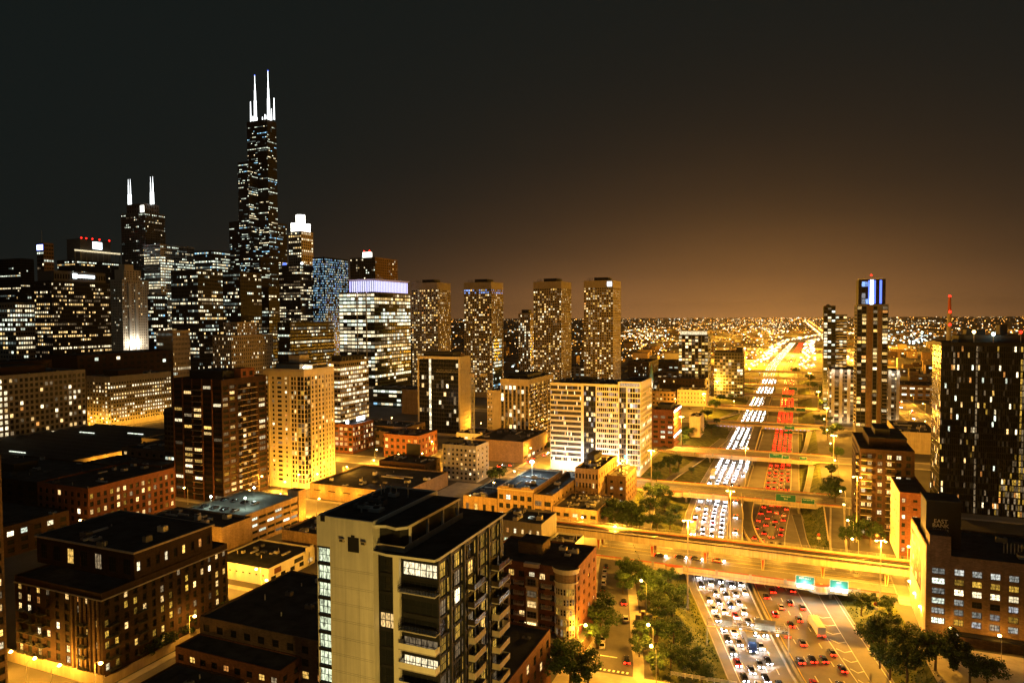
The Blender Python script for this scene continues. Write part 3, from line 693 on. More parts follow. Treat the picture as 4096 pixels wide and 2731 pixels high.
# ---------- foreground tower with the blank cream wall
b = Bld('apartment_tower', 'foreground tower with blank cream end wall and lit glass stairwell', -82.4, 103, d=.35)
FH = 3.2; ZT = 61.0; ZR = 56.2
b.block(0, 12.4, 0, 24, 0, ZT, 'white_wall', {'f': [fc(1, 17, .94, .82, 1.0, (('w_stair', 1),), frame='s3', u=(.15, 3.0), zb=.6, zt=5.4, so=-.06, span='black_steel', pier='white_wall')]}, par=.35)
fx = MB()
fx.box(3.2, 12.38, -.03, .34, 0.0, ZT + .3, 'end_wall'); fx.build('end_wall', b.root)
for i in range(15):                                   # paired horizontal joints in the blank wall
    for dz in (0, .32):
        j = MB(); j.box(3.2, 12.4, -.05, -.02, ZT - 9.3 - i * FH + dz, ZT - 9.255 - i * FH + dz, 'stone_grey'); j.build('wall_joint', b.root)
for xx in (6.25, 9.3):                                # upright panel joints
    j = MB(); j.box(xx, xx + .03, -.045, -.02, 2, ZT - 9.3, 'stone_grey'); j.build('wall_joint', b.root)
j = MB(); j.box(7.0, 9.4, -.08, -.02, ZT - 5.6, ZT - 2.9, 'black_steel'); j.box(7.7, 8.5, -.08, -.02, ZT - 2.9, ZT - 2.5, 'black_steel'); j.build('louvre', b.root)
for xx in (5.4, 10.1):
    j = MB(); j.box(xx, xx + .9, -.55, 0, ZT - 3.9, ZT - 3.3, 'stone'); j.box(xx + .1, xx + .8, -.56, -.5, ZT - 3.8, ZT - 3.4, 'dark_panel'); j.build('wall_lantern', b.root)
j = MB(); j.box(.9, 1.9, -.02, .6, ZT - .7, ZT + .4, 'black_steel'); j.build('scupper', b.root)
b.block(12.4, 24.8, 1.6, 30.2, 0, ZR - .5, 'black_steel', {
    'f': [fc(1, 16, .98, .85, .12, (('w_warm', 1), ('w_dim', 1)), u=(.1, 3.4), frame='s3', zt=.8, so=.1), fc(1, 16, .98, .74, .30, (('w_white', 3), ('w_warm', 2), ('w_dim', 2)), u=(5.0, 12.3), frame='s6', zt=.8, nofill=True, so=.05)],
    'r': [fc(10, 16, .9, .82, .8, (('w_amber', 10), ('w_yellow', 2), ('w_dim', 3), ('w_white', .4)), frame='s3', u=(.4, 28.2), zt=.8)]}, par=0, roof='roof_tar', name='glass_wall')
cm = MB(); cm.box(15.9, 17.2, .9, 2.0, 0, ZR - .1, 'white_wall'); cm.build('column', b.root)
rf = MB(); rf.prism([(12.41, .6), (12.0, .1), (15.6, -.6), (25.0, -.15), (25.3, 1.2), (25.3, 30.6), (12.41, 30.6)], ZR - .45, ZR, 'white_wall', 'roof_tar'); rf.build('roof_slab', b.root)
up = MB(); up.prism([(12.42, .4), (14.4, 1.2), (16.9, .5), (18.4, 2.0), (18.4, 22.8), (12.42, 22.8)], ZR + 4.0, ZR + 4.5, 'white_wall', 'roof_tar'); up.build('upper_roof_slab', b.root)
pg = MB(); pg.prism([(12.42, 2.2), (14.4, 3.0), (16.6, 2.4), (17.6, 3.4), (17.6, 22.0), (12.42, 22.0)], ZR + .01, ZR + 3.99, 'black_steel'); pg.build('penthouse', b.root)
for yy in (3.2, 9.5, 15.5, 22.0): q = MB(); q.box(17.9, 18.3, yy, yy + .4, ZR + .01, ZR + 3.99, 'white_wall'); q.build('roof_post', b.root)
for z in (ZR + .02,):
    q = MB(); q.box(12.6, 18.4, .9, 1.1, z, z + 1.1, 'stone'); q.box(18.2, 18.4, 1.1, 24, z, z + 1.1, 'stone'); q.build('terrace_wall', b.root)
for k in range(16):
    z = ZR - 3.2 - k * 3.43
    if z < 8: break
    if k in (1, 3, 4, 5, 6, 7, 8, 9, 10):
        b.balc('f', 12.4, 24.8, 1.6, 30.2, 5.0, 12.5, z, 1.6, 'concrete', 'black_steel' if k < 4 else 'white_wall', solid=k >= 4)
    if k >= 2:
        b.balc('r', 12.4, 24.8, 1.6, 30.2, 11.5, 16.5, z, 1.4, 'concrete', 'stone' if k >= 5 else 'glass_brown')
        b.balc('r', 12.4, 24.8, 1.6, 30.2, 22.5, 28.0, z, 1.7, 'concrete', 'stone' if k >= 5 else 'glass_brown')
for yy in (5.9, 11.4, 17.0, 22.5, 28.2): q = MB(); q.box(24.7, 25.15, yy - .3, yy + .3, 0, ZR - .5, 'black_steel'); q.build('pier', b.root)
b.units(3, 1, 11, 4, 22, ZT, .8)
for i in range(4): b.mast(U(2, 10), U(14, 22), ZT, U(1.5, 3), .12, 'galv', name='vent_pipe')
b.done()

# ---------- dark roofs left of it and the brick block below
b = Bld('brick_block', 'black-roofed brick block in the gap left of the cream end wall', -148, 128, d=.25)
b.block(0, 42, 8, 44, 0, 17.5, 'brick_brown', {'f': fc(9, 5, .45, .6, .1, WARM, frame='s1'), 'r': fc(9, 5, .45, .6, .05)}, par=.5)
b.block(0, 34, 0, 7.9, 0, 13.0, 'brick_red', {'f': fc(9, 4, .5, .55, .35, GOLD, frame='s2'), 'r': fc(2, 4, .4, .5, .1)}, par=.4)
b.units(4, 2, 40, 12, 42, 17.5, .8); q = MB(); q.box(30, 32, 36, 37.5, 17.6, 18.3, 'w_cool'); q.build('skylight', b.root); b.done()
b = Bld('brick_block', 'low dark brick block with one orange wall lamp, bottom left of centre', -143, 104, d=.25)
b.block(0, 22, 0, 20, 0, 11.5, 'brick_dark', {'f': fc(6, 3, .45, .55, .15, GOLD), 'r': fc(5, 3, .45, .5, 0)}, par=.5); b.units(2, 1, 20, 1, 19, 11.5, .8)
q = MB(); q.ball((12, -.5, 9), .3, 'l_sodium'); q.build('wall_lamp', b.root); lamp('wall_lamp_light', (12, -1.2, 8.6), 500, SOD, b.root); b.done()

# ---------- big brick apartment house, lower left
x0, x1, y0, y1, z = pxbox(60, 405, 913, 2382, 124)
b = Bld('apartment_house', 'wide dark brick apartment house with metal balconies, lower left', x0, y0, d=.35); w, dd = x1 - x0, y1 - y0
b.block(0, w, 0, dd, 0, z, 'brick_dark', {
    'f': [fc(9, 7, .42, .68, .34, GOLD, frame='s2', zb=3.4, zt=.8)],
    'r': [fc(15, 7, .44, .66, .42, (('w_warm', 4), ('w_amber', 5), ('w_dim', 3), ('w_white', 1), ('w_yellow', 2)), frame='s1', zb=3.4, zt=.8)]}, par=.6)
p = AX(536, 2214, x1 - .4); hz = p.z
b.block(-6, w - .5, p.y - y0, 38, z + .1, hz, 'brick_dark', {'r': fc(9, 1, .4, .5, .25, WARM, frame='s1', zb=1, zt=1.6), 'f': fc(7, 1, .5, .72, .2, WARM, frame='s3', zb=.5, zt=1.2)}, par=0, name='penthouse')
q = MB(); q.box(-6.4, w + .1, p.y - y0 - .5, 38.5, hz - .02, hz + .45, 'stone'); q.box(-6, w - .3, p.y - y0, 38, hz + .452, hz + .5, 'roof_tar'); q.build('cornice', b.root)
q = MB(); q.box(-.1, w + .25, -.25, dd + .1, z - 1.5, z - 1.15, 'stone_grey'); q.build('string_course', b.root)
for k in range(5):
    for u in (2.2, 6.2, 10.4): b.balc('f', 0, w, 0, dd, u, u + 2.9, 4.2 + k * 3.0, 1.4, 'dark_panel', 'black_steel', False)
    b.balc('f', 0, w, 0, dd, w - 8.5, w - 5.5, 4.2 + k * 3.0, 1.4, 'dark_panel', 'black_steel', False)
    b.balc('r', 0, w, 0, dd, 1.0, 4.4, 4.2 + k * 3.0, 1.4, 'dark_panel', 'black_steel', False)
    b.balc('r', 0, w, 0, dd, 10.2, 13.2, 4.2 + k * 3.0, 1.2, 'dark_panel', 'black_steel', False)
q = MB(); q.box(-6, w + .12, -.3, .34, 0, 3.3, 'stone'); q.box(w - .3, w + .3, -.28, dd, 0, 2.6, 'stone'); q.build('stone_base', b.root)
for k in range(7): q = MB(); q.box(w - 12 + k * 1.7, w - 11.4 + k * 1.7, -.25, .1, 0, z - 1.6, 'brick_brown'); q.build('pilaster', b.root)
b.units(3, 2, w - 2, 8, 30, hz + .3); b.done()
# sliver of a tall dark tower on the left edge
b = Bld('apartment_tower', 'tall dark tower cut off by the left edge, few lit windows', -222, 94, d=.3)
b.block(0, 36, 0, 16, 0, 63, 'brick_brown', {'r': fc(5, 19, .6, .55, .4, WARM, frame='s2'), 'f': fc(9, 19, .6, .55, .2, WARM)}, par=.8); b.done()

# ---------- brick apartment house with rounded corner bay
b = Bld('apartment_house', 'six-storey brick apartment house with rounded corner bay and cream window bays', -88, 188, d=.3); w, dd, z = 29.5, 22, 24.2
b.block(0, w, 0, dd, 0, z, 'brick_red', {
    'f': [fc(7, 6, .55, .62, .14, GOLD, frame='s3', zb=4.8, zt=1.4, u=(1, 24))],
    'r': [fc(4, 6, .32, .42, .10, GOLD, frame='s1', zb=4.8, zt=1.4)]}, par=.7)
def bay(xa, xb, lab='window_bay'):
    m = MB(); m.box(xa, xb, -.55, .28, 5.0, 17.6, 'cream'); o = m.build(lab, b.root)
    for k in range(4): place('window', pane(xb - xa - .7, 1.9, pick((('glass', 5), ('w_dim', 2), ('w_warm', 1))), 's3', 'panel_grey'), b.root, ((xa + xb) / 2, -.56, 5.7 + k * 3.1))
    m = MB(); m.box(xa - .3, xb + .3, -.75, .28, 17.7, 18.2, 'cream'); m.box(xa - .2, xb + .2, -.5, .28, 18.2, 21.0, 'brick_tan'); m.box(xa - .6, xb + .6, -.9, .6, z - .2, z + .9, 'cream'); m.build('bay_cornice', b.root)
    place('window', pane(xb - xa - .9, 1.9, 'glass', 's3', 'panel_grey'), b.root, ((xa + xb) / 2, -.51, 18.5))
bay(5.2, 8.8); bay(14.2, 17.8)
for k in range(5):
    for u in (1.4, 10.2, 19.0): b.balc('f', 0, w, 0, dd, u, u + 3.2, 6.0 + k * 3.15, .9, 'concrete', 'galv', False)
cm = MB(); n = 12; pts = [(w - 3.4 + 3.4 * math.cos(t), 1.4 + 3.0 * math.sin(t)) for t in [math.pi + math.pi * i / n for i in range(n + 1)]]
cm.prism(pts, 4.6, z - 3.6, 'cream'); cm.build('corner_bay', b.root)
for k in range(5):
    for i in range(n):
        if i in (0, n - 1): continue
        (xa, ya), (xb, yb) = pts[i], pts[i + 1]; a = math.atan2(yb - ya, xb - xa)
        place('window', pane(.72, 1.9, pick((('glass', 4), ('w_amber', 4), ('w_dim', 2))), 's1', 'cream'), b.root, ((xa + xb) / 2 * 1.0 + .02 * math.sin(a), (ya + yb) / 2 - .03, 5.4 + k * 3.0), a)
cm = MB()
for ra, za, zc, mt in ((3.7, z - 3.6, z - 3.1, 'cream'), (3.45, z - 3.1, z - .6, 'brick_tan'), (3.9, z - .6, z + .3, 'cream'), (4.2, z + .3, z + .9, 'cream')):
    cm.prism([(w - 3.4 + ra * math.cos(t), 1.4 + (ra - .4) * math.sin(t)) for t in [math.pi + math.pi * i / n for i in range(n + 1)]], za, zc, mt, 'roof_tar')
cm.build('corner_cornice', b.root)
cm = MB(); cm.prism([(0, -6), (w - 4, -6)] + [(w - 4 + 6 * math.sin(t), -6 + 6 - 6 * math.cos(t)) for t in [i * math.pi / 16 for i in range(1, 9)]] + [(w + 2, 10), (w + 2, -0.01 + .0), (0, -.02)][:1] + [(0, -.05)], 0, 4.4, 'brick_tan', 'roof_gravel'); cm.build('podium', b.root)
cm = MB(); cm.prism([(0, -6.2), (w - 4, -6.2)] + [(w - 4 + 6.2 * math.sin(t), -6.2 * math.cos(t)) for t in [i * math.pi / 16 for i in range(1, 9)]] + [(w + 1.7, -.06), (0, -.06)], 4.41, 4.8, 'cream', 'roof_gravel'); cm.build('podium_cornice', b.root)
for i in range(6): place('shop_window', pane(2.6, 2.4, pick((('w_yellow', 2), ('w_dim', 2), ('glass', 1))), 's2', 'cream'), b.root, (6 + i * 3.4, -6.02, .7))
for i in range(5): q = MB(); q.ball((14 + i * .8, -.8, 7.2), .1, 'l_bulb'); q.build('string_light', b.root)
b.pent(8, 16, 9, 16, z, 3.6, 'brick_brown'); b.units(2, 17, 28, 8, 20, z, .8); b.done()
# black roof with brick side in front of it
b = Bld('brick_block', 'black-roofed brick block at the bottom edge right of the foreground tower', -84, 128, d=.25)
b.block(0, 24, 0, 42, 0, 14.5, 'brick_red', {'r': fc(9, 3, .4, .6, .12, GOLD, frame='s1', zb=2.5)}, par=.6); b.units(3, 2, 22, 4, 40, 14.5, .7); b.done()

# ---------- storage building, lower right
x0, x1, y0, y1, z = pxboxr(3642, 3707, 4300, 2231, 235); z = 25.6
b = Bld('storage_building', 'brown brick storage building with square paned windows and painted side wall', x0, y0, d=.3); w, dd = 60, 31
b.block(6.2, w, .3, dd, 0, z, 'brick_brown', {'f': fc(12, 6, .55, .62, 1.0, (('w_frost', 6), ('w_amber', 3), ('w_pale', 2), ('glass', 1)), frame='s2', fm='black_steel', zb=5.2, zt=2.4, rows={5: 'w_frost', 3: 'w_white', 4: 'w_amber'})}, par=.9)
b.block(0, 6.19, 0, dd, 0, 28.4, 'brick_brown', {'f': fc(1, 6, .55, .62, 1.0, (('w_frost', 3), ('w_cool', 2)), frame='s2', zb=5.2, zt=5.3)}, par=.8)
b.block(.7, 6.18, .01, 7, 28.5, 31.8, 'brick_brown', {}, par=.5, name='stair_head')
q = MB(); q.box(-.10, 0.0, .5, dd - .5, .2, 28.6, 'stone'); q.build('painted_side_wall', b.root)
q = MB(); q.box(-.16, -.1, 9, 29, 12, 26.5, 'dark_panel'); mu = q.build('mural_board', b.root)
for i in range(26):
    q = MB(); yy, zz = U(9.4, 26), U(12.4, 24.5); q.box(-.19, -.161, yy, min(28.8, yy + U(1, 3)), zz, min(26.3, zz + U(.8, 2.2)), random.choice(('cream', 'copper', 'stone', 'brick_tan', 'panel_grey'))); q.build('mural_patch', mu)
q = MB(); q.box(1.2, 10.5, 10, 20, z, z + 14.5, 'black_steel'); q.box(1.0, 10.7, 9.8, 20.2, z + 14.51, z + 14.9, 'roof_tar'); q.build('lift_tower', b.root)
q = MB(); q.box(3.0, 7.2, 9.86, 9.98, z + 4.9, z + 9.3, 'black_steel'); sg = q.build('name_board', b.root)
for i, tx in enumerate(('EAST', 'BANK', 'STORAGE')):
    place('lettering', textmesh(tx, (1.7, 1.7, .98)[i], 'white_wall'), sg, (5.1, 9.82, z + 8.45 - i * 1.38), (math.pi / 2, 0, 0))
for i in range(8): place('dock_light', pane(2.4, .5, 'w_warm' if i % 2 else 'w_white'), b.root, (9 + i * 4.2, .28, 3.0 + (i % 2) * .5))
q = MB(); q.box(8, w, -2.6, .25, 3.9, 4.3, 'black_steel'); q.build('canopy', b.root)
for i in range(6): b.mast(22 + i * .9, 12, z, 3.2, .15, 'galv', name='vent_pipe')
b.units(4, 20, 56, 5, 28, z); b.done()
# mural house + balcony house beyond the railway
x0, x1, y0, y1, z = pxboxr(3553, 3600, 3715, 1975, 306); b = Bld('brick_house', 'narrow red brick block with floodlit patterned side wall beyond the railway', x0, y0, d=.25); w, dd = x1 - x0, y1 - y0
b.block(0, w, 0, dd, 0, z, 'brick_red', {'f': [fc(1, 8, .55, .5, .25, WARM, frame='s1', u=(.2, 2.4), wall='brick_red'), fc(1, 8, .32, .3, .35, WARM, u=(3, 7.6), nofill=True), fc(1, 8, .6, .6, .5, WHITE, u=(7.8, 10.1), nofill=True)]}, par=.8)
q = MB(); q.box(-.14, 0, .3, dd - .2, 0, z + .5, 'white_wall'); mw = q.build('patterned_wall', b.root)
for i in range(90): q = MB(); yy, zz = U(.8, dd - 2), U(1, z - 1.5); q.box(-.17, -.141, yy, yy + U(.5, 1.5), zz, zz + U(.3, 1.0), random.choice(('stone', 'brick_tan', 'cream'))); q.build('pattern_piece', mw)
for yy in (8, 18, 28):
    lamp('floodlight', (-5, yy, 2), 2200, SOD, b.root)
b.done()
x0, x1, y0, y1, z = pxboxr(3398, 3440, 3660, 1800, 334)
b = Bld('apartment_house', 'stepped brown apartment house with stacked balconies right of the expressway', x0, y0, d=.35); w, dd = x1 - x0, min(y1 - y0, 46)
b.block(0, w, 0, dd, 0, z, 'brick_dark', {'f': [fc(2, 12, .7, .55, .55, WARM, frame='s3', u=(.3, 5), zb=1.5), fc(4, 12, .5, .6, .35, WARM, frame='s2', u=(6, 20.4), nofill=True, zb=1.5)], 'l': fc(8, 12, .55, .6, .3, WARM, zb=1.5)}, par=.8)
for k in range(11): b.balc('f', 0, w, 0, dd, .4, 4.8, 4.8 + k * 3.0, 1.3, 'stone_grey', 'glass_brown'); b.balc('f', 0, w, 0, dd, 10, 13.4, 4.8 + k * 3.0, .9, 'stone_grey', 'glass_brown'); b.balc('l', 0, w, 0, dd, 4, 9, 4.8 + k * 3.0, 1.2, 'stone_grey', 'glass_brown')
b.pent(4, w - 2, 8, dd - 8, z, 4.4, 'brick_dark'); b.pent(7, w - 8, 14, dd - 16, z + 4.7, 2.8, 'dark_panel'); b.done()
# dark glass tower on the right edge
x0, x1, y0, y1, z = pxboxr(3748, 3765, 4300, 1372, 395)
b = Bld('glass_tower', 'dark glass tower with scattered lights on the right edge', x0, y0, d=.15); w, dd = x1 - x0, 24
b.block(0, w, 0, dd, 0, z, 'black_steel', {
    'f': [fc(62, 27, .86, .8, .24, (('w_warm', 2), ('w_white', 2.4), ('w_yellow', 1.5), ('w_cool', 1), ('w_dim', 6), ('w_orange', 1), ('w_amber', 2), ('w_faint', 34)), cols={38: 'w_amber', 39: 'w_dim', 17: 'w_dim'}, zb=.2, zt=1.2)],  # scattered lit panes stand in for city lights reflected in the glass
    'l': fc(10, 27, .9, .85, .16, WARM, zb=.2, zt=1.2)}, par=.5, roof='roof_tar')
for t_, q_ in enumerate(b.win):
    if q_[4] == 0 and q_[3][2] < 34 and q_[3][0] > 20 + q_[3][2] * .4 and rnd() < .42: b.win[t_] = (pick((('w_amber', 4), ('w_dim', 8), ('w_orange', 1))),) + q_[1:7] + (True,)  # amber panes stand in for an orange reflection in the glass
b.pent(8, w - 6, 4, dd - 4, z, 3.5, 'dark_panel'); b.units(4, 4, w - 4, 3, dd - 3, z)
for xa, xb, hh in ((12, 20, 5.5), (26, 29, 8), (38, 50, 6)): b.pent(xa, xb, 8, 16, z + 3.8, hh - 3, 'black_steel', 'plant_room')
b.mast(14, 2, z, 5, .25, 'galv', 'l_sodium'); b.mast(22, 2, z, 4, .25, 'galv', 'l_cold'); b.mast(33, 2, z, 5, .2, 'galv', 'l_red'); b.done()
# two slim towers right of the expressway
x0, x1, y0, y1, z = pxboxr(3405, 3430, 3556, 1120, 616)
b = Bld('residential_tower', 'tall residential tower with blue-lit crown right of the expressway', x0, y0, d=.4); w, dd = x1 - x0, 30; zc = z - 20
b.block(0, w, 0, dd, 0, zc, 'panel_grey', {'f': [fc(2, 32, .86, .7, .42, WARM, u=(.2, 6.8), zb=8, span='dark_panel', pier='dark_panel'), fc(1, 32, .8, .68, .45, WARM, u=(11.4, 14.8), nofill=True, zb=8, span='dark_panel'), fc(1, 32, .8, .68, .4, WARM, u=(17.8, w - .1), nofill=True, zb=8, span='dark_panel')],
        'l': fc(7, 32, .75, .6, .62, WARM, zb=8)}, par=.4)
q = MB(); q.box(7.0, 11.2, -.35, .5, 0, zc + .3, 'brick_brown'); q.build('core_wall', b.root); q = MB(); q.box(15.0, 17.6, -.35, .5, 0, zc - 4, 'brick_brown'); q.build('core_wall', b.root)
for k in range(30): b.balc('l', 0, w, 0, dd, 4, 8, 10 + k * 3.0, 1.3, 'concrete', 'glass_brown'); b.balc('f', 0, w, 0, dd, w - 3.6, w - .4, 10 + k * 3.0, 1.2, 'concrete', 'black_steel', False)
b.block(1.0, w - 2, 2.2, dd - 2, zc + .1, z, 'black_steel', {'f': [fc(2, 4, .9, .85, .5, (('w_pale', 2), ('w_blue', 1), ('w_dim', 1)), u=(2.2, 8), zb=.4, zt=1.0)]}, par=.5, name='crown')
q = MB(); q.hexa(((9.2, 1.9, zc), (11.6, 1.9, zc), (11.6, 2.15, zc), (9.2, 2.15, zc), (9.4, 1.9, z), (11.4, 1.9, z), (11.4, 2.15, z), (9.4, 2.15, z)), 's_white'); q.build('crown_light', b.root)
for xa, xb in ((8.0, 9.1), (11.7, 13.2), (16.0, 17.6)): q = MB(); q.box(xa, xb, 1.95, 2.15, zc + 1, z - .4, 's_blue'); q.build('crown_light', b.root)
q = MB(); q.prism([(.6, 1.4), (17.8, 1.4), (17.8, 6), (.6, 6)], z + .6, z + 1.1, 'white_wall'); q.build('crown_canopy', b.root); lamp('crown_lamp', (10, .5, zc + 3), 900, (.4, .5, 1.0), b.root)
b.mast(10, 3, z + 1, 2.2, .2, 'galv', 'l_red'); b.mast(5, 5, z + 1, 3, .2); b.mast(13, 6, z + 1, 2.6, .2); b.done()
x0, x1, y0, y1, z = pxboxr(3295, 3330, 3390, 1225, 776)
b = Bld('residential_tower', 'slimmer dark tower with white balconies left of the blue-crowned tower', x0 - 8, y0, d=.35); w, dd = x1 - x0 + 8, 26
b.block(0, w * .5, 0, dd, 0, z, 'dark_panel', {'f': fc(3, 34, .8, .62, .4, WHITE), 'l': fc(6, 34, .7, .6, .4, WARM)}, par=.6)
b.block(w * .5 + .02, w, 2, dd, 0, z - 9, 'panel_grey', {'f': fc(3, 31, .75, .6, .5, WHITE)}, par=.6)
for k in range(28): b.balc('f', 0, w, 2, dd, w * .55, w - .3, 8 + k * 3.1, 1.2, 'white_wall', 'white_wall', True, .5)
b.units(2, 1, 8, 3, 22, z); b.done()
# floodlit garage with tall pale columns
x0, x1, y0, y1, z = pxboxr(3310, 3318, 3600, 1480, 690)
b = Bld('parking_garage', 'grey garage block with tall floodlit pale columns behind the blue-crowned tower', x0, y0, d=.3, cat='garage'); w, dd = x1 - x0, 36
b.block(0, w, 0, dd, 0, z, 'panel_grey', {'f': fc(14, 13, .85, .6, .55, (('w_dim', 5), ('w_warm', 2), ('w_white', 2)), zb=1, zt=1), 'l': fc(6, 13, .8, .55, .5, WHITE)}, par=.5)
for u in (3.0, 9.5, 16.0, w - 8, w - 1.5):
    q = MB(); q.box(u - 1.3, u + 1.3, -1.4, -.01, 0, z + 1.2, 'concrete'); c_ = q.build('column', b.root)
    lamp('column_floodlight', (u, -4.6, z - .5), 750, (1, .93, .75), b.root); lamp('column_floodlight', (u, -4.6, 2.5), 750, (1, .75, .4), b.root)
b.done()
b = simple('warehouse', 'low black-roofed store with plain yellow-lit walls right of the blue-crowned tower', (66, 96 - 4, 553, 612, 14.2), 'stone', {'f': fc(1, 0)}, units=5)
x0, x1, y0, y1, z = pxboxr(3585, 3592, 3740, 1485, 720)
simple('office_block', 'banded office block with two bright rows of windows right of the blue-crowned tower', (122, 168, 720, 748, 42), 'brick_brown', {'f': fc(12, 9, .8, .55, .4, WHITE, 'office', full=.2), 'l': fc(6, 9, .7, .5, .4, WARM, 'office')})

# ---------- centre: white slab, balcony mid-rise, dark hotel, yellow tower ...
x0, x1, y0, y1, z = pxbox(2201, 2563, 2607, 1545, 415)
b = Bld('apartment_slab', 'wide white apartment slab with rows of windows beside the expressway', x0, y0, d=.35); w, dd = x1 - x0, y1 - y0; r_ = 15
SL = (('w_warm', 3), ('w_white', 3), ('w_dim', 2), ('w_pale', 3))
b.block(0, w - 13.5, 0, dd, 0, z, 'white_wall', {'f': [fc(26, r_, .82, .62, .16, SL, zb=5.5, zt=.8, u=(.2, 20.5), dark='glass', pier='panel_grey'), fc(5, r_, .9, .7, .3, SL, zb=5.5, zt=.8, u=(22.2, 30), nofill=True, span='dark_panel', pier='dark_panel'), fc(11, r_, .85, .62, .42, (('w_pale', 8), ('w_warm', 1), ('w_white', 1)), zb=5.5, zt=.8, u=(30.6, w - 13.8), nofill=True, pier='white_wall')]}, par=.6)
b.block(w - 13.48, w, -.6, dd, 0, z + 2.2, 'white_wall', {'f': [fc(3, r_ + 1, .92, .8, .3, (('w_white', 2), ('w_dim', 4), ('w_warm', 1), ('w_teal', .4)), zb=3.5, zt=3.2, u=(.1, 4.6), span='panel_grey', pier='panel_grey'), fc(5, r_ + 1, .92, .8, .5, (('w_pale', 4), ('w_dim', 3), ('w_white', 1)), zb=3.5, zt=3.2, u=(5.4, 13.3), nofill=True, span='white_wall', pier='white_wall')],
        'r': fc(10, r_ + 1, .96, .62, .3, (('w_amber', 3), ('w_white', 1), ('w_orange', 1)), 'office', zb=3.5, zt=3.6, full=.15)}, par=.4, name='glass_corner')
q = MB(); q.box(w - 13.9, w - 13.2, -1.2, -.2, 0, z + 2.4, 'white_wall'); q.build('column', b.root)
place('lobby_window', pane(12.6, 3.0, 'w_white', 's6', 'white_wall'), b.root, (w - 6.7, -.56, .3)); place('top_sign_window', pane(12.4, 2.1, 'w_frost', 's8', 'white_wall'), b.root, (w - 6.7, -.62, z - .4))
b.units(6, 2, w - 16, 3, dd - 3, z); b.pent(w * .3, w * .45, 8, 18, z, 3); b.done()
x0, x1, y0, y1, z = pxbox(2001, 2115, 2215, 1520, 480)
b = Bld('apartment_block', 'square mid-rise with pale vertical stripes and balconies left of the white slab', x0, y0, d=.4); w, dd = x1 - x0, y1 - y0
b.block(0, w, 0, dd, 0, z, 'stone', {'f': fc(7, 15, .62, .96, .3, (('w_white', 4), ('w_dim', 4), ('w_warm', 2), ('w_cool', 1)), zt=4.6, zb=1, po=1.2), 'r': fc(12, 15, .6, .62, .42, GOLD, zt=3, zb=1)}, par=.5)
for k in range(14):
    for u in (3, 13, 23, 33, 43): b.balc('r', 0, w, 0, dd, u, u + 5, 4.4 + k * 3.0, 1.3, 'concrete', 'glass_brown')
b.pent(3, w - 4, 8, dd - 20, z, 3.2); b.units(3, 2, w - 2, 3, dd - 4, z); b.done()
simple('apartment_annex', 'blank yellow-lit annex wall beside the striped mid-rise', (x0 - 13, x0 - .6, 484, 512, z - 10), 'stone', {'f': fc(3, 12, .5, .4, .15, WHITE, u=(.2, 4.5))})
x0, x1, y0, y1, z = pxbox(1669, 1838, 1882, 1430, 500)
b = Bld('hotel_tower', 'dark glass hotel block in a pale frame behind a construction crane', x0, y0, d=.5); w, dd = x1 - x0, y1 - y0
b.block(0, w, 0, dd, 0, z, 'cream', {'f': fc(16, 18, .97, .93, .1, (('w_dim', 4), ('w_white', 2), ('w_warm', 2)), u=(1.6, w - 1.2), zb=2, zt=1.6, span='panel_grey', pier='dark_panel', so=.35, cols={4: 'w_white'}), 'r': fc(4, 18, .28, .4, .1, WARM, zb=2, zt=3, u=(2, dd - 4))}, par=.6)
b.pent(4, w - 8, 3, dd - 3, z, 3.8); b.units(3, 3, w - 3, 3, dd - 3, z + .1); b.done()
x0, x1, y0, y1, z = pxbox(1054, 1215, 1335, 1483, 314)
b = Bld('apartment_tower', 'yellow-lit cream apartment tower with glazed corner bays', x0, y0, d=.35); w, dd = x1 - x0, y1 - y0; R_ = 23
b.block(0, w, 0, dd, 0, z, 'cream', {
    'f': [fc(1, R_, .55, .62, .3, WARM, u=(.3, 3.4), frame='s2', zt=3.4, zb=3.2), fc(1, R_, .34, .5, .25, WARM, u=(4.4, 9), nofill=True, zt=3.4, zb=3.2), fc(1, R_, .7, .5, .12, WARM, u=(9.0, 13.6), nofill=True, zt=3.4, zb=3.2), fc(1, R_, .3, .5, .3, WARM, u=(13.6, 18.5), nofill=True, zt=3.4, zb=3.2), fc(2, R_, .75, .7, .2, WARM, u=(19.5, 23.8), nofill=True, zt=3.4, zb=3.2), fc(2, R_, .9, .86, .4, (('w_amber', 5), ('w_dim', 2), ('w_yellow', 1)), u=(24.2, w - .1), nofill=True, frame='s3', zt=3.4, zb=3.2)],
    'r': [fc(2, R_, .85, .8, .3, WARM, u=(.2, 5.5), zt=3.4, zb=3.2, frame='s2'), fc(4, R_, .5, .62, .22, WARM, u=(6, 18.5), nofill=True, zt=3.4, zb=3.2), fc(3, R_, .38, .6, .15, WARM, u=(19, dd - .4), nofill=True, zt=3.4, zb=3.2)]}, par=.7)
for k in range(22): b.balc('r', 0, w, 0, dd, .6, 4.2, 6.2 + k * 2.66, 1.2, 'concrete', 'black_steel', False)
for u in (3.9, 19.0, 24.0): q = MB(); q.box(u - .3, u + .3, -.5, .2, 0, z - 3.2, 'cream'); q.build('pilaster', b.root)
for u in (5.7, 12.0, 18.7): q = MB(); q.box(w - .2, w + .45, u - .3, u + .3, 0, z - 3.2, 'cream'); q.build('pilaster', b.root)
q = MB(); q.box(-.25, w + .25, -.25, dd + .25, z - 2.7, z - .3, 'cream'); q.build('cornice', b.root)
b.pent(4, w - 8, 6, dd - 6, z, 3.2, 'cream'); b.pent(10, 18, 10, 18, z + 3.6, 4.4, 'cream')
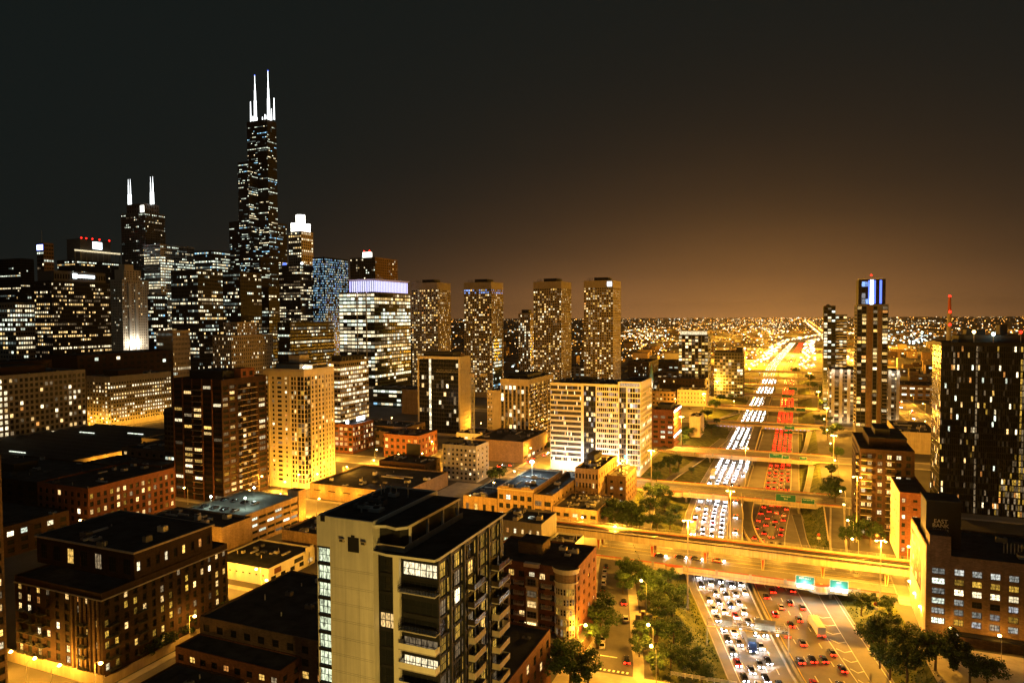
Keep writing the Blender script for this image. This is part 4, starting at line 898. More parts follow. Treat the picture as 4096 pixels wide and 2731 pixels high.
q = MB(); q.box(w - 8, w - 1, 9, 22, z + 2.6, z + 3.2, 'cream'); q.box(w - 7.6, w - 1.6, 9.4, 9.6, z + .1, z + 2.6, 'w_white'); q.build('roof_pavilion', b.root)
for u, yy in ((w - 1, 1.0), (w - 1.2, dd - 2), (w - 6, 8)): q = MB(); q.ball((u, yy, z + 1.7), .35, 'l_white'); q.build('roof_lamp', b.root)
for u, yy in ((4, -9), (15, -9), (26, -9), (w + 9, 4), (w + 10, 14), (w + 10, 24)): lamp('base_floodlight', (u, yy, 2.0), 6500, SOD, b.root, .6)
b.done()
x0, x1, y0, y1, z = pxbox(690, 885, 1065, 1525, 275)
b = Bld('apartment_tower', 'dark brown brick apartment tower with curved balconies left of the yellow tower', x0, y0, d=.4); w, dd = x1 - x0, y1 - y0; R_ = 20
b.block(0, w, 0, dd, 0, z, 'brick_dark', {'f': [fc(5, R_, .8, .55, .16, WARM, frame='s4', zb=1, zt=2.2, span='brick_dark')], 'r': [fc(2, R_, .75, .55, .42, (('w_amber', 3), ('w_warm', 3), ('w_sky', .5), ('w_dim', 3)), frame='s4', zb=1, zt=2.2, u=(.3, 10), span='brick_dark'), fc(4, R_, .7, .55, .34, WARM, frame='s3', zb=1, zt=2.2, u=(11, 25), nofill=True, span='brick_dark'), fc(1, R_, .8, .6, .4, WARM, frame='s3', zb=1, zt=2.2, u=(26.5, dd - .5), nofill=True, span='brick_dark')]}, par=.8)
for k in range(19):
    b.balc('r', 0, w, 0, dd, 11.5, 18, 3.9 + k * 3.1, 1.5, 'concrete', 'brick_dark', True, .7); b.balc('r', 0, w, 0, dd, 19, 25, 3.9 + k * 3.1, 1.1, 'concrete', 'brick_dark', True, .7)
    b.balc('f', 0, w, 0, dd, 14.5, 21, 3.9 + k * 3.1, 1.3, 'concrete', 'brick_dark', True, .7)
for u in (.2, 7, 14, 21, 28): q = MB(); q.box(u, u + .6, -.35, .2, 0, z + .9, 'brick_red'); q.build('pilaster', b.root)
b.pent(6, w - 5, 6, dd - 8, z, 4.5); b.block(w - 9, w - .2, dd - 19, dd - 9, z, z + 5.4, 'brick_red', {'r': fc(2, 1, .5, .7, 0, zb=1)}, par=.3, name='roof_tower'); b.done()
x0, x1, y0, y1, z = pxbox(1331, 1360, 1474, 1449, 520)
b = Bld('office_block', 'beige office block with long rows of bright windows behind the yellow tower', x0 - 6, y0, d=.35); w, dd = x1 - x0 + 6, y1 - y0
b.block(0, w, 0, dd, 0, z, 'stone', {'f': fc(4, 14, .88, .5, .6, WHITE, 'office', full=.25), 'r': fc(14, 14, .86, .58, .66, (('w_white', 8), ('w_warm', 3), ('w_dim', 2)), 'office', full=.4)}, par=.8); b.pent(1, w - 1, 5, dd - 5, z, 5)
for i in range(8): b.mast(w - .6, 4 + i * 5, z + .9, 3.2, .14)
b.done()
x0, x1, y0, y1, z = pxbox(1356, 1497, 1641, 1168, 690)
b = Bld('office_tower', 'brightly lit glass office tower with violet colonnade crown', x0, y0, d=.3); w, dd = x1 - x0, y1 - y0; R_ = 26
b.block(0, w, 0, dd, 0, z, 'panel_grey', {'f': [fc(9, R_, .93, .6, .62, (('w_white', 7), ('w_cool', 4), ('w_dim', 2)), 'office', full=.4, zb=12, zt=1.2, pier='dark_panel', span='glass_green')], 'r': [fc(18, R_, .92, .6, .58, (('w_white', 7), ('w_cool', 3), ('w_warm', 2), ('w_dim', 3)), 'office', full=.3, zb=12, zt=1.2, pier='dark_panel', span='glass_green')]}, par=.5)
for u in (w * .52, w * .78): q = MB(); q.box(u - .7, u + .7, -1.0, -.02, 30, z + .6, 'white_wall'); q.build('fin', b.root)
n1, n2 = 12, 22; zc = z + .2; cx0, cx1, cy0, cy1 = 14, w - 1.0, 3, dd - 6
q = MB(); q.box(cx0 + 1.5, cx1 - 1.5, cy0 + 1.5, cy1 - 1.5, zc, zc + 14, 'w_pale'); q.build('crown_core', b.root)
for i in range(n1): q = MB(); x = cx0 + (cx1 - cx0) * i / (n1 - 1); q.box(x - .45, x + .45, cy0 - .45, cy0 + .45, zc, zc + 13.2, 's_violet'); q.build('crown_column', b.root)
for i in range(1, n2): q = MB(); y = cy0 + (cy1 - cy0) * i / (n2 - 1); q.box(cx1 - .45, cx1 + .45, y - .45, y + .45, zc, zc + 13.2, 's_violet'); q.build('crown_column', b.root)
q = MB(); q.hexa(((cx0, cy0, zc + 13.3), (cx1, cy0, zc + 13.3), (cx1, cy1, zc + 13.3), (cx0, cy1, zc + 13.3), (cx0 - 3, cy0 - 3, zc + 15.4), (cx1 + 3, cy0 - 3, zc + 15.4), (cx1 + 3, cy1 + 3, zc + 15.4), (cx0 - 3, cy1 + 3, zc + 15.4)), 'white_wall'); q.build('crown_canopy', b.root)
for i in range(8): lamp('crown_lamp', ((cx0 + cx1) / 2 + U(-12, 12), cy0 - 3, zc + 1), 300, (.55, .5, 1), b.root)
for i in range(6): q = MB(); q.box(w - 1.2, w + .1, 8 + i * 11, 9.6 + i * 11, 0, 12, 'white_wall'); q.build('base_column', b.root)
b.done()
simple('glass_annex', 'low green glass atrium with lit bands at the foot of the bright office tower', (-432, -372, 640, 672, 20), 'glass_green', {'f': fc(12, 4, .95, .5, .7, COOL, 'office', full=.4), 'r': fc(4, 0)}, roof='roof_gravel', units=3)
simple('orange_annex', 'plain orange-lit block beside the green glass atrium', (-371, -338, 600, 640, 24), 'brick_tan', {'f': fc(1, 0)}, units=2)
x0, x1, y0, y1, z = pxbox(1337, 1410, 1494, 1703, 410)
b = Bld('brick_office', 'red brick loft building with a glaring white roof sign', x0, y0, d=.35); w, dd = x1 - x0, y1 - y0
b.block(0, w, 0, dd, 0, z, 'brick_red', {'f': fc(4, 5, .7, .6, .4, WARM, frame='s3', zb=1), 'r': fc(8, 5, .55, .6, .6, (('w_white', 3), ('w_warm', 3), ('w_dim', 2)), frame='s2', zb=1)}, par=.8, roof='roof_gravel')
q = MB(); q.box(w - 5, w - 4.6, 12, 22, z + 1.5, z + 4.5, 's_white'); q.box(w - 4.95, w - 4.65, 13, 13.3, z, z + 1.5, 'steel'); q.box(w - 4.95, w - 4.65, 20, 20.3, z, z + 1.5, 'steel'); q.build('roof_sign', b.root)
q = MB(); q.box(w - 8, w - 5.6, 3, 3.4, z + .8, z + 3.2, 's_white'); q.build('roof_sign', b.root); lamp('sign_glow', (w - 2.5, 15, z + 3.5), 2500, (.8, .9, 1), b.root); b.units(2, 1, w - 8, 5, dd - 3, z); b.done()
# Presidential-type quadruplet
for i, (xl, xc, xr, yt, Y, lab) in enumerate(((1645, 1750, 1802, 1132, 733, 'first of four matching grid towers, half behind the bright office tower'), (1855, 1965, 2013, 1130, 757, 'second of four matching grid towers, violet windows near its top'), (2133, 2245, 2293, 1127, 790, 'third of four matching grid towers, counted from the bright office tower'), (2335, 2452, 2495, 1123, 813, 'fourth of four matching grid towers, white sign at its top corner'))):
    x0, x1, y0, y1, z = pxbox(xl, xc, xr, yt, Y); b = Bld('grid_tower', lab, x0, y0, group='four matching grid towers', d=.5); w, dd = x1 - x0, min(y1 - y0, 40)
    rows = {39: 'w_blue'} if i == 1 else None
    sp = dict(zb=6, zt=7.5); P_ = (('w_warm', 6), ('w_white', 4), ('w_yellow', 4), ('w_dim', 6), ('w_orange', 1))
    f1 = fc(13, 42, .66, .55, .44, P_, **sp); f2 = fc(13, 42, .66, .55, .36, P_, **sp)
    b.block(0, w, 0, dd, 0, z, 'stone', {'f': f1, 'r': f2}, par=.8); b.pent(w * .3, w * .75, 8, dd - 10, z, 4.5)
    if i == 1:
        for t, (m_, ww_, hh_, loc, rot, fr, fm, lit) in enumerate(b.win):
            if loc[2] > z - 14 and rnd() < .6: b.win[t] = ('w_blue', ww_, hh_, loc, rot, fr, fm, True)
    for k in range(4): b.mast(w * (.1 + .05 * k), 6, z, 4.5, .3, 'dark_panel', name='vent_stack')
    if i == 3:
        q = MB(); q.box(w - 7, w - 1.6, -.35, -.02, z - 6.4, z - 1.0, 's_white'); sgn = q.build('corner_sign', b.root)
        for dx, hh in ((0, 2.6), (1.1, 2.6), (2.2, 2.6)): q = MB(); q.box(w - 5.7 + dx, w - 5.3 + dx, -.5, -.36, z - 5.2, z - 5.2 + hh, 'dark_panel'); q.build('sign_mark', sgn)
        q = MB(); q.box(w - 5.9, w - 2.9, -.5, -.36, z - 2.5, z - 2.1, 'dark_panel'); q.build('sign_mark', sgn)
    b.done()
x0, x1, y0, y1, z = pxbox(2073, 2120, 2140, 1255, 830)
simple('apartment_tower', 'slim beige tower between the second and third grid towers', (x0, x1, y0, y1, z), 'stone', {'f': fc(6, 28, .55, .6, .4, WHITE), 'r': fc(4, 28, .5, .6, .4, WHITE)}, pent=(.2, .8, .2, .8, 5))
simple('office_block', 'small pale glass block between the second and third grid towers', (x0 - 34, x0 - 4, 760, 785, 72), 'glass_green', {'f': fc(9, 18, .9, .55, .6, COOL, 'office', full=.35), 'r': fc(6, 18, .9, .55, .6, COOL, 'office')})
# residential pair beside the expressway, middle distance
x0, x1, y0, y1, z = pxbox(2715, 2833, 2855, 1340, 847)
b = Bld('residential_block', 'dark gridded residential block with a glowing white roof band', x0, y0, d=.35); w, dd = x1 - x0, 30
b.block(0, w, 0, dd, 0, z, 'dark_panel', {'f': fc(9, 19, .82, .66, .5, GOLD, zt=1, pier='panel_grey'), 'r': fc(7, 19, .8, .66, .45, GOLD, zt=1)}, par=.3)
place('roof_band', pane(w - 3, 4.0, 'w_white'), b.root, (w / 2, 1.0, z + .4)); b.pent(1.5, w - 1.5, 1.1, dd - 4, z + .1, 5, 'white_wall'); b.done()
x0, x1, y0, y1, z = pxbox(2857, 2972, 2985, 1410, 855)
simple('residential_block', 'lower dark gridded residential block right of the white-banded one', (x0, x1, y0, y0 + 30, z), 'dark_panel', {'f': fc(10, 14, .85, .72, .24, GOLD, pier='panel_grey', span='panel_grey'), 'r': fc(8, 14, .8, .7, .2, GOLD)}, pent=(.75, .98, .2, .7, 5))
x0, x1, y0, y1, z = pxbox(2512, 2595, 2653, 1450, 900)
simple('brick_block', 'dark brick warehouse right of the fourth grid tower with few lit windows', (x0, x1, y0, y0 + 70, z), 'brick_dark', {'f': fc(10, 8, .45, .5, .16, WHITE), 'r': fc(14, 8, .45, .5, .1, GOLD)})
x0, x1, y0, y1, z = pxbox(2608, 2695, 2724, 1644, 514)
b = Bld('brick_office', 'orange brick office with light strips down its side facing the expressway', x0, y0, d=.35); w, dd = x1 - x0, y1 - y0
b.block(0, w, 0, dd, 0, z, 'brick_red', {'f': fc(3, 6, .62, .5, .4, (('w_white', 2), ('w_cool', 1), ('w_dim', 2)), frame='s2', zb=2, zt=3), 'r': fc(10, 6, .6, .55, .2, WARM, zb=2, zt=3)}, par=.8)
for i in range(9):
    for zz in (z - 1.2, z - 20): q = MB(); q.box(w + .02, w + .3, 2 + i * 3.6, 4.6 + i * 3.6, zz, zz + .9, 's_strip'); q.build('light_strip', b.root)
b.pent(3, w - 3, 6, 20, z, 3.6); b.units(3, 1, w - 1, 3, dd - 3, z); b.done()
simple('beige_block', 'small windowless beige block right of the orange brick office', (-80, -71.5, 566, 590, 16), 'stone', {'f': fc(1, 0)}, units=1)
x0, x1, y0, y1, z = pxbox(2709, 2825, 2833, 1568, 760)
simple('civic_building', 'cream low building with small square windows and lamps at its door', (x0, x1, y0, y0 + 24, z + 1), 'cream', {'f': fc(9, 3, .3, .42, .1, WARM, zb=2), 'r': fc(6, 3, .3, .42, .1)}, units=3)
simple('brick_block', 'ornate brown low block left of the cream low building', (x0 - 34, x0 - 2, 752, 780, 15), 'brick_tan', {'f': fc(8, 3, .5, .5, .15, WARM), 'r': fc(6, 3, .5, .5, .1)}, units=3)
simple('brick_block', 'long dark brick block behind the cream low building', (-150, -98, 815, 838, 24), 'brick_dark', {'f': fc(14, 5, .5, .5, .12, WARM), 'r': fc(6, 5, .5, .5, .1)}, units=3)
b = Bld('church', 'small church with pointed green copper spire behind the cream building', -168, 830, 'church', d=.2); b.block(0, 12, 0, 22, 0, 14, 'stone', {'f': fc(3, 2, .4, .6, .3, WHITE)}, par=.3)
q = MB(); q.box(3, 8, -2, 3, 0, 20, 'stone'); q.build('tower', b.root); q = MB(); q.tube((5.5, .5, 20), (5.5, .5, 40), 3.4, .1, 'copper', 8); q.build('spire', b.root); lamp('spire_floodlight', (5, -8, 14), 4000, (1, .95, .8), b.root); b.done()
# ---------- low brick blocks south of the nearest bridge street
def at301(xl, xc, yt): return AY(xl, yt, 301).x, AY(xc, yt, 301).x, 301, AY(xc, yt, 301).z
x0, x1, y0, z = at301(2212, 2390, 2050); b = simple('brick_block', 'two-storey brick block with cluttered roof beside the elevated railway', (x0, x1, 301, 330, z), 'brick_tan', {'f': fc(5, 2, .6, .5, .3, GOLD, frame='s3', zb=1), 'r': fc(9, 2, .3, .5, .12, GOLD, frame='s1', zb=1)}, units=7, roof='roof_gravel', done=False)
for i in range(5): q = MB(); q.ball((0, 0, 0), .7, 'galv', 8, 4, .4); q.build('satellite_dish', b.root, (U(3, b.w - 3), U(3, b.dd - 4), z + 1.1), (U(.5, 1), 0, U(0, 3)))
b.done()
x0, x1, y0, z = at301(2134, 2211, 1990); simple('brick_block', 'three-storey pale brick block with four big paned windows', (x0, x1 - .3, 301, 352, z), 'brick_tan', {'f': fc(2, 3, .7, .6, .4, (('w_dim', 3), ('w_cool', 1)), frame='s3', zb=.8, zt=1.6), 'r': fc(8, 3, .3, .3, 0)}, units=2)
x0, x1, y0, z = at301(1989, 2133, 1967); b = simple('brick_block', 'ornate three-storey brick block with curved parapet and starburst lamp', (x0, x1 - .3, 301.4, 345, z), 'brick_tan', {'f': fc(5, 3, .6, .55, .22, (('w_dim', 3), ('w_cool', 2), ('w_warm', 1)), frame='s2', zb=.8, zt=1.8), 'r': fc(5, 3, .3, .3, 0)}, units=3, done=False)
q = MB(); q.box(-.2, b.w + .2, -.4, .3, z - .2, z + .35, 'stone'); q.build('cornice', b.root)
for u in (.2, .8): q = MB(); q.prism([(b.w * u - 2.2, 0), (b.w * u + 2.2, 0), (b.w * u + 2.2, .3), (b.w * u - 2.2, .3)], z + .4, z + 1.5, 'brick_tan'); q.build('parapet_gable', b.root)
q = MB(); q.tube((b.w * .35, 30, z), (b.w * .35, 30, z + 7), .12, .08, 'steel', 6); q.ball((b.w * .35, 30, z + 7.4), 1.1, 'l_cold', 10, 6, .7); q.build('floodlight', b.root); lamp('floodlight_light', (b.w * .35, 28.4, z + 6.4), 9000, (.75, .95, 1), b.root); b.done()
x0, x1, y0, z = at301(1850, 1988, 2002); simple('brick_block', 'single-storey brick block with black roof below the starburst lamp', (x0, x1 - .3, 301.8, 340, z), 'brick_tan', {'f': fc(4, 1, .35, .45, .2, GOLD, frame='s2', zb=1)}, units=2)
x0, x1, y0, y1, z = pxbox(2300, 2440, 2483, 1888, 334); simple('brick_block', 'dark three-storey block with yellow-lit side wall near the expressway bank', (x0, -92, 334, 372, z), 'brick_tan', {'f': fc(7, 4, .5, .55, .16, WHITE, frame='s2'), 'r': fc(8, 4, .3, .5, .08, GOLD)}, units=6, pent=(.05, .4, .5, .9, 3.4))
simple('brick_house', 'plain brown brick house standing alone at the top of the expressway bank', (-91, -81, 347, 373, 14.5), 'brick_brown', {'f': fc(2, 4, .3, .4, .12, COOL, frame='s1'), 'r': fc(6, 4, .35, .45, .05)}, roof='roof_gravel', units=3)
x0, x1, y0, y1, z = pxbox(1985, 2166, 2227, 2105, 249); b = simple('shop_building', 'grey two-storey shop with bright white shop windows behind the foreground tower', (x0, x1, 249, 267, z), 'stone_grey', {'f': fc(6, 1, .35, .5, .6, WARM, frame='s1', zb=z - 5, zt=1.2), 'r': fc(1, 0)}, units=3, done=False)
for i in range(6): place('shop_window', pane(b.w / 6 - .5, 3.2, 'w_stair', 's3', 'stone_grey'), b.root, (b.w / 6 * (i + .5), .02, z - 9.2))
q = MB(); q.box(b.w * .55, b.w * .55 + 2, 8, 10, z + .1, z + .5, 'w_cool'); q.build('skylight', b.root); b.done()
b = simple('shed', 'low dark shed with a glaring yellow-lit side wall by the railway end', (x1 + 1, x1 + 12, 246, 266, 8.5), 'white_wall', {'f': fc(2, 1, .4, .4, 0)}, units=3, done=False); lamp('shed_floodlight', (14, 12, 7), 1600, SOD, b.root); b.done()
# ---------- left of centre, street by street
simple('apartment_house', 'beige apartment house with yellow-lit end wall behind a thin lattice crane', pxbox(1770, 1905, 1955, 1790, 364), 'stone_grey', {'f': fc(8, 7, .5, .5, .3, WARM, frame='s1'), 'r': fc(3, 7, .3, .4, .15, GOLD)}, pent=(.1, .4, .2, .6, 3))
simple('theatre_block', 'windowless brown podium below the striped mid-rise, lamps along its foot', (-206, -168.5, 424, 472, 13.5), 'brick_brown', {'f': fc(1, 0), 'r': fc(6, 1, .6, .4, .3, WHITE, zb=.6, zt=8)}, units=5)
b = simple('warehouse', 'long low warehouse with yellow-lit front wall and black roof', (-245, -187, 301, 352, 7.2), 'brick_tan', {'f': fc(6, 1, .5, .25, 0, zb=3.4, zt=1.6), 'r': fc(1, 0)}, units=6, done=False)
for u in (8, 20, 32, 44): lamp('wall_lamp_light', (u, -2.5, 5), 900, SOD, b.root)
b.done()
b = Bld('parking_garage', 'open parking garage with slit decks and cars on its lit roof', -250, 222, 'garage', d=.5); w, dd, z = 33, 36, 13.0
b.block(0, w, 0, dd, 0, z, 'brick_tan', {'r': fc(7, 4, .88, .42, .45, (('w_cool', 2), ('w_dimc', 4), ('w_white', 1)), zb=.6, zt=.8), 'f': fc(6, 4, .88, .42, .25, (('w_dimc', 4), ('w_cool', 1)), zb=.6, zt=.8)}, roof='sidewalk', par=1.0)
q = MB(); q.box(w - 6, w + .4, dd + .02, dd + 5, 0, z + 3.4, 'brick_tan'); q.build('stair_tower', b.root); lamp('stair_lamp', (w + 4, dd + 3, 5), 2600, SOD, b.root)
for (u, v) in ((8, 8), (24, 12), (14, 28)):
    q = MB(); q.tube((u, v, z), (u, v, z + 5), .1, .08, 'steel', 6); q.ball((u, v, z + 5.2), .45, 'l_cold'); q.build('deck_lamp', b.root); lamp('deck_lamp_light', (u, v, z + 4.4), 700, (.7, 1, .85), b.root)
b.done()
b = simple('brick_block', 'tan brick block with a blank side wall in front of the garage', (-250, -208, 203, 219, 15), 'brick_tan', {'f': fc(1, 0)}, units=4)
b = Bld('repair_shop', 'low white painted shop on the lit street corner, lower left', -206, 195, 'shop', d=.15); b.block(0, 28, 0, 26, 0, 5.6, 'white_wall', {'f': fc(6, 1, .3, .25, 0, zb=2.4, zt=1.2, u=(8, 27)), 'r': fc(5, 1, .5, .5, .3, (('w_warm', 2), ('w_dim', 2)), zb=.3, zt=2)}, par=.7)
q = MB(); q.box(28.02, 28.2, 3, 6.5, 3.4, 5.4, 'brick_red'); q.build('painted_sign', b.root); q = MB(); q.box(28.02, 28.2, 14, 19, 3.6, 5.2, 'dark_panel'); q.build('painted_sign', b.root)
q = MB(); q.box(28.4, 28.7, 20, 24.5, 5.6, 7.8, 'white_wall'); q.box(28.45, 28.65, 22, 22.3, 0, 5.6, 'steel'); q.build('hanging_sign', b.root); b.units(4, 2, 26, 2, 24, 5.6, .7); b.done()
simple('brick_block', 'small brick store with yellow corrugated side beside the white shop', (-197, -172.5, 224, 244, 9.5), 'brick_tan', {'f': fc(1, 0), 'r': fc(10, 1, .8, .8, 0, dark='stone', zb=.4)}, units=3)
p = AX(700, 1875, -297); simple('loft_building', 'arched brick loft building with paired lit windows below the dark apartment tower', (-332, -297, 212, 259, p.z), 'brick_red', {'r': fc(14, 5, .5, .62, .55, (('w_warm', 4), ('w_amber', 4), ('w_dim', 2)), frame='s1', zb=1, zt=1.4), 'f': fc(8, 5, .5, .6, .1, WARM)}, units=3)
simple('brick_block', 'black warehouse roof with one greenish lit window, left side', (-420, -345, 220, 262, 17), 'brick_dark', {'f': fc(9, 4, .5, .6, .06, COOL, frame='s3'), 'r': fc(8, 4, .5, .6, .12, COOL, frame='s3')}, units=6, pent=(.2, .5, .3, .6, 4))
simple('brick_block', 'dark low block behind the wide brick apartment house', (-400, -300, 150, 205, 12), 'brick_dark', {'f': fc(14, 3, .5, .6, .08, COOL), 'r': fc(10, 3, .5, .6, .25, COOL, frame='s2')}, units=8)
simple('tan_house', 'small tan house row with lit gable behind the wide brick apartment house', (-282, -252, 196, 216, 11), 'brick_tan', {'f': fc(6, 3, .3, .45, .2, GOLD, frame='s1'), 'r': fc(5, 3, .3, .45, .2, GOLD)}, units=2)
b = Bld('train_shed', 'long dark train shed roof with a yellow-lit side wall', -545, 262, 'station', d=.3); b.block(0, 125, 0, 140, 0, 8.6, 'stone', {'r': fc(16, 1, .8, .4, 0, zb=1.5, zt=3, dark='stone')}, par=.5, roof=None)
q = MB()
for i in range(14): q.hexa(((.4, i * 10 + .2, 8.6), (124, i * 10 + .2, 8.6), (124, i * 10 + 9.8, 8.6), (.4, i * 10 + 9.8, 8.6), (.4, i * 10 + 4.2, 9.9), (124, i * 10 + 4.2, 9.9), (124, i * 10 + 5.8, 9.9), (.4, i * 10 + 5.8, 9.9)), 'dark_panel')
q.build('ridged_roof', b.root)
for u, v in ((30, 100), (70, 110), (60, 30), (90, 20)): q = MB(); q.box(u, u + 16, v, v + .8, 10, 10.5, 'w_cool'); q.build('platform_light', b.root)
for k in range(4): lamp('wall_lamp_light', (129, 42 + k * 9, 5), 1500, SOD, b.root)
b.done()
x0, x1 = -600, -547; p = AX(350, 1480, -547)
simple('loft_building', 'long stone loft block with a bright stair column, far left', (-600, -547, 262, 391, p.z), 'stone_grey', {'r': fc(34, 12, .6, .6, .26, (('w_warm', 4), ('w_white', 4), ('w_orange', 1), ('w_dim', 3)), zb=1, zt=1.5, cols={16: 'w_white', 17: 'w_white'}), 'f': fc(8, 12, .5, .5, .2)}, units=6, pent=(.2, .8, .3, .8, 6, 'brick_dark'))
x0, x1, y0, y1, z = pxbox(345, 440, 685, 1510, 430)
b = simple('terminal_building', 'massive stone block with rows of arched lit windows and orange-lit base', (x0, x1, 430, 495, z), 'stone_grey', {'f': fc(8, 11, .5, .5, .4, (('w_white', 4), ('w_warm', 4)), zb=3, zt=4), 'r': fc(24, 11, .55, .5, .45, (('w_white', 5), ('w_warm', 3)), 'office', zb=4, zt=4, full=.3)}, units=5, pent=(.2, .8, .2, .6, 5, 'brick_dark'), done=False)
for yy in range(2, 64, 8): lamp('base_lamp_light', (b.w + 5, yy, 4), 1500, SOD, b.root)
for xx in range(2, 30, 9): lamp('base_lamp_light', (xx, -6, 4), 1800, SOD, b.root)
b.done()

# ---------- skyline, left to right
def sky(name, label, spec, wall, cf, cr, rows, lit, pal, mode='office', ww=.85, wh=.55, units=3, pent=None, full=.12, dmin=20, **k):
    x0, x1, y0, y1, z = pxbox(*spec); y1 = max(y1, y0 + dmin); cf, cr = int(cf * 1.5), int(cr * 1.5); rows = int(rows * 1.12); ww *= .85; wh *= .88
    return simple(name, label, (x0, x1, y0, y1, z), wall, {'f': fc(cf, rows, ww, wh, lit, pal, mode, full=full, **k), 'r': fc(cr, rows, ww, wh, lit, pal, mode, full=full, **k)}, units=units, pent=pent, done=False)
SK = (('w_cool', 6), ('w_white', 5), ('w_warm', 1.5), ('w_dim', 3), ('w_dimc', 5))
sky('office_tower', 'dim dark office tower on the far left edge with two lit rows', (-60, 80, 135, 1035, 700), 'dark_panel', 14, 6, 44, .07, SK, full=.04).done()
b = sky('clock_tower', 'small dark tower top with glowing blue-white clock face', (146, 173, 190, 972, 900), 'brick_brown', 3, 3, 30, .05, SK)
q = MB(); q.box(.8, b.w - .6, -.5, -.02, b.z - 14, b.z - 2.5, 's_blue'); q.box(1.8, b.w - 1.6, -.7, -.5, b.z - 13, b.z - 3.5, 's_white'); q.build('clock_face', b.root); b.mast(b.w / 2, 4, b.z, 26, .4); b.done()
b = sky('office_tower', 'broad dark tower with glowing roof sign and golden window rows, far left', (135, 205, 440, 1125, 560), 'dark_panel', 6, 22, 26, .34, (('w_white', 4), ('w_warm', 7), ('w_dim', 4)), full=.16, ww=.8, wh=.5)
b.block(2, b.w - .5, 4, b.dd - 6, b.z, b.z + 13, 'panel_grey', {'r': fc(20, 1, .6, .5, 0)}, par=.4, name='crown')
q = MB(); q.box(b.w + .1, b.w + .5, b.dd * .35, b.dd * .42, b.z + 5, b.z + 11, 's_white'); q.build('roof_sign', b.root); q = MB(); q.box(b.w + .1, b.w + .5, b.dd * .44, b.dd * .72, b.z + 6, b.z + 9.5, 's_white'); q.build('roof_sign', b.root); b.done()
q = MB(); b = sky('office_tower', 'tower with open steel frame top and red beacons behind the golden-rowed tower', (228, 300, 482, 1040, 720), 'dark_panel', 8, 16, 44, .25, SK)
for i in range(9): q = MB(); q.box(b.w - .6, b.w, i * b.dd / 8.2, i * b.dd / 8.2 + .7, b.z, b.z + 17, 'steel'); q.build('frame_post', b.root)
q = MB(); q.box(b.w - .7, b.w + .1, 0, b.dd, b.z + 14, b.z + 16.5, 'w_white'); q.build('lit_band', b.root)
b.pent(6, b.w - 4, 12, b.dd - 14, b.z, 34, 'panel_grey', 'crown')
q = MB(); q.box(b.w - 3.9, b.w - 3.4, b.dd * .42, b.dd * .62, b.z + 20, b.z + 31, 's_white'); q.build('roof_sign', b.root)
for yy in (14, 22, 32, 44, b.dd - 16): q = MB(); q.ball((b.w - 4, yy, b.z + 35.5), 1.1, 'l_red'); q.build('beacon', b.root)
b.done()
b = sky('stone_tower', 'pale stepped stone tower with floodlit white vertical piers', (440, 487, 594, 1120, 740), 'cream', 5, 8, 34, .10, SK, 'resi', ww=.45, wh=.5, dark='glass')
b.block(4, b.w - 2, 5, b.dd - 12, b.z, b.z + 16, 'cream', {'r': fc(6, 4, .4, .5, .1, SK)}, par=.5, name='upper_tier'); b.block(8, b.w - 5, 9, b.dd - 22, b.z + 16, b.z + 24, 'cream', {}, par=.5, name='upper_tier')
for u in (.5, .25): q = MB(); q.box(b.w - .1, b.w + 1.6, b.dd * u - 2, b.dd * u + 2, 20, b.z - 4, 'white_wall'); q.build('pier', b.root); lamp('pier_floodlight', (b.w + 9, b.dd * u, b.z * .38), 14000, (1, .93, .82), b.root, .8)
b.done()
b = sky('office_tower', 'dark tower with four glowing white spires on its roof', (483, 580, 660, 850, 824), 'panel_grey', 10, 8, 62, .22, SK, ww=.6, wh=.5)
b.block(8, b.w - 8, 5, b.dd - 5, b.z, b.z + 16, 'panel_grey', {'r': fc(6, 2, .4, .6, 0), 'f': fc(7, 2, .4, .6, 0)}, par=.6, name='crown')
for px_ in (516, 524, 605, 614):
    x, y = AY(px_, 850, 840).x - b.root.location.x, 16
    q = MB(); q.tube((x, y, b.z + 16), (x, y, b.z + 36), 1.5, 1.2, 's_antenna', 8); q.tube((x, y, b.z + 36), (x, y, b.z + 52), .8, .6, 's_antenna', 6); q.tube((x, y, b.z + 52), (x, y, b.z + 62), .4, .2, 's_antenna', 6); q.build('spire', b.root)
q = MB(); q.box(b.w - 16, b.w - 7.8, 4.2, 4.8, b.z + 1, b.z + 13, 's_crown'); q.build('lit_crown', b.root); b.done()
b = sky('office_tower', 'pale glass tower with curved metal bands at its top', (575, 640, 778, 978, 800), 'steel', 8, 14, 44, .5, (('w_white', 6), ('w_cool', 6), ('w_dimc', 3)), full=.2)
for k in range(5): q = MB(); q.box(-.5, b.w + .6, -.6, b.dd + .4, b.z - 2 - k * 5.2, b.z - 1 - k * 5.2, 'cream'); q.build('metal_band', b.root)
b.done()
sky('office_tower', 'black office slab with scattered white rows below the curved-band tower', (683, 790, 890, 1080, 640), 'dark_panel', 12, 10, 30, .32, SK).done()
sky('office_tower', 'tower with bright white upper rows just left of the giant tower', (778, 850, 920, 1003, 850), 'dark_panel', 9, 9, 40, .4, COOL, full=.2).done()
sky('office_tower', 'black office block in front of the giant tower', (885, 960, 1045, 1090, 700), 'dark_panel', 9, 9, 30, .25, SK).done()
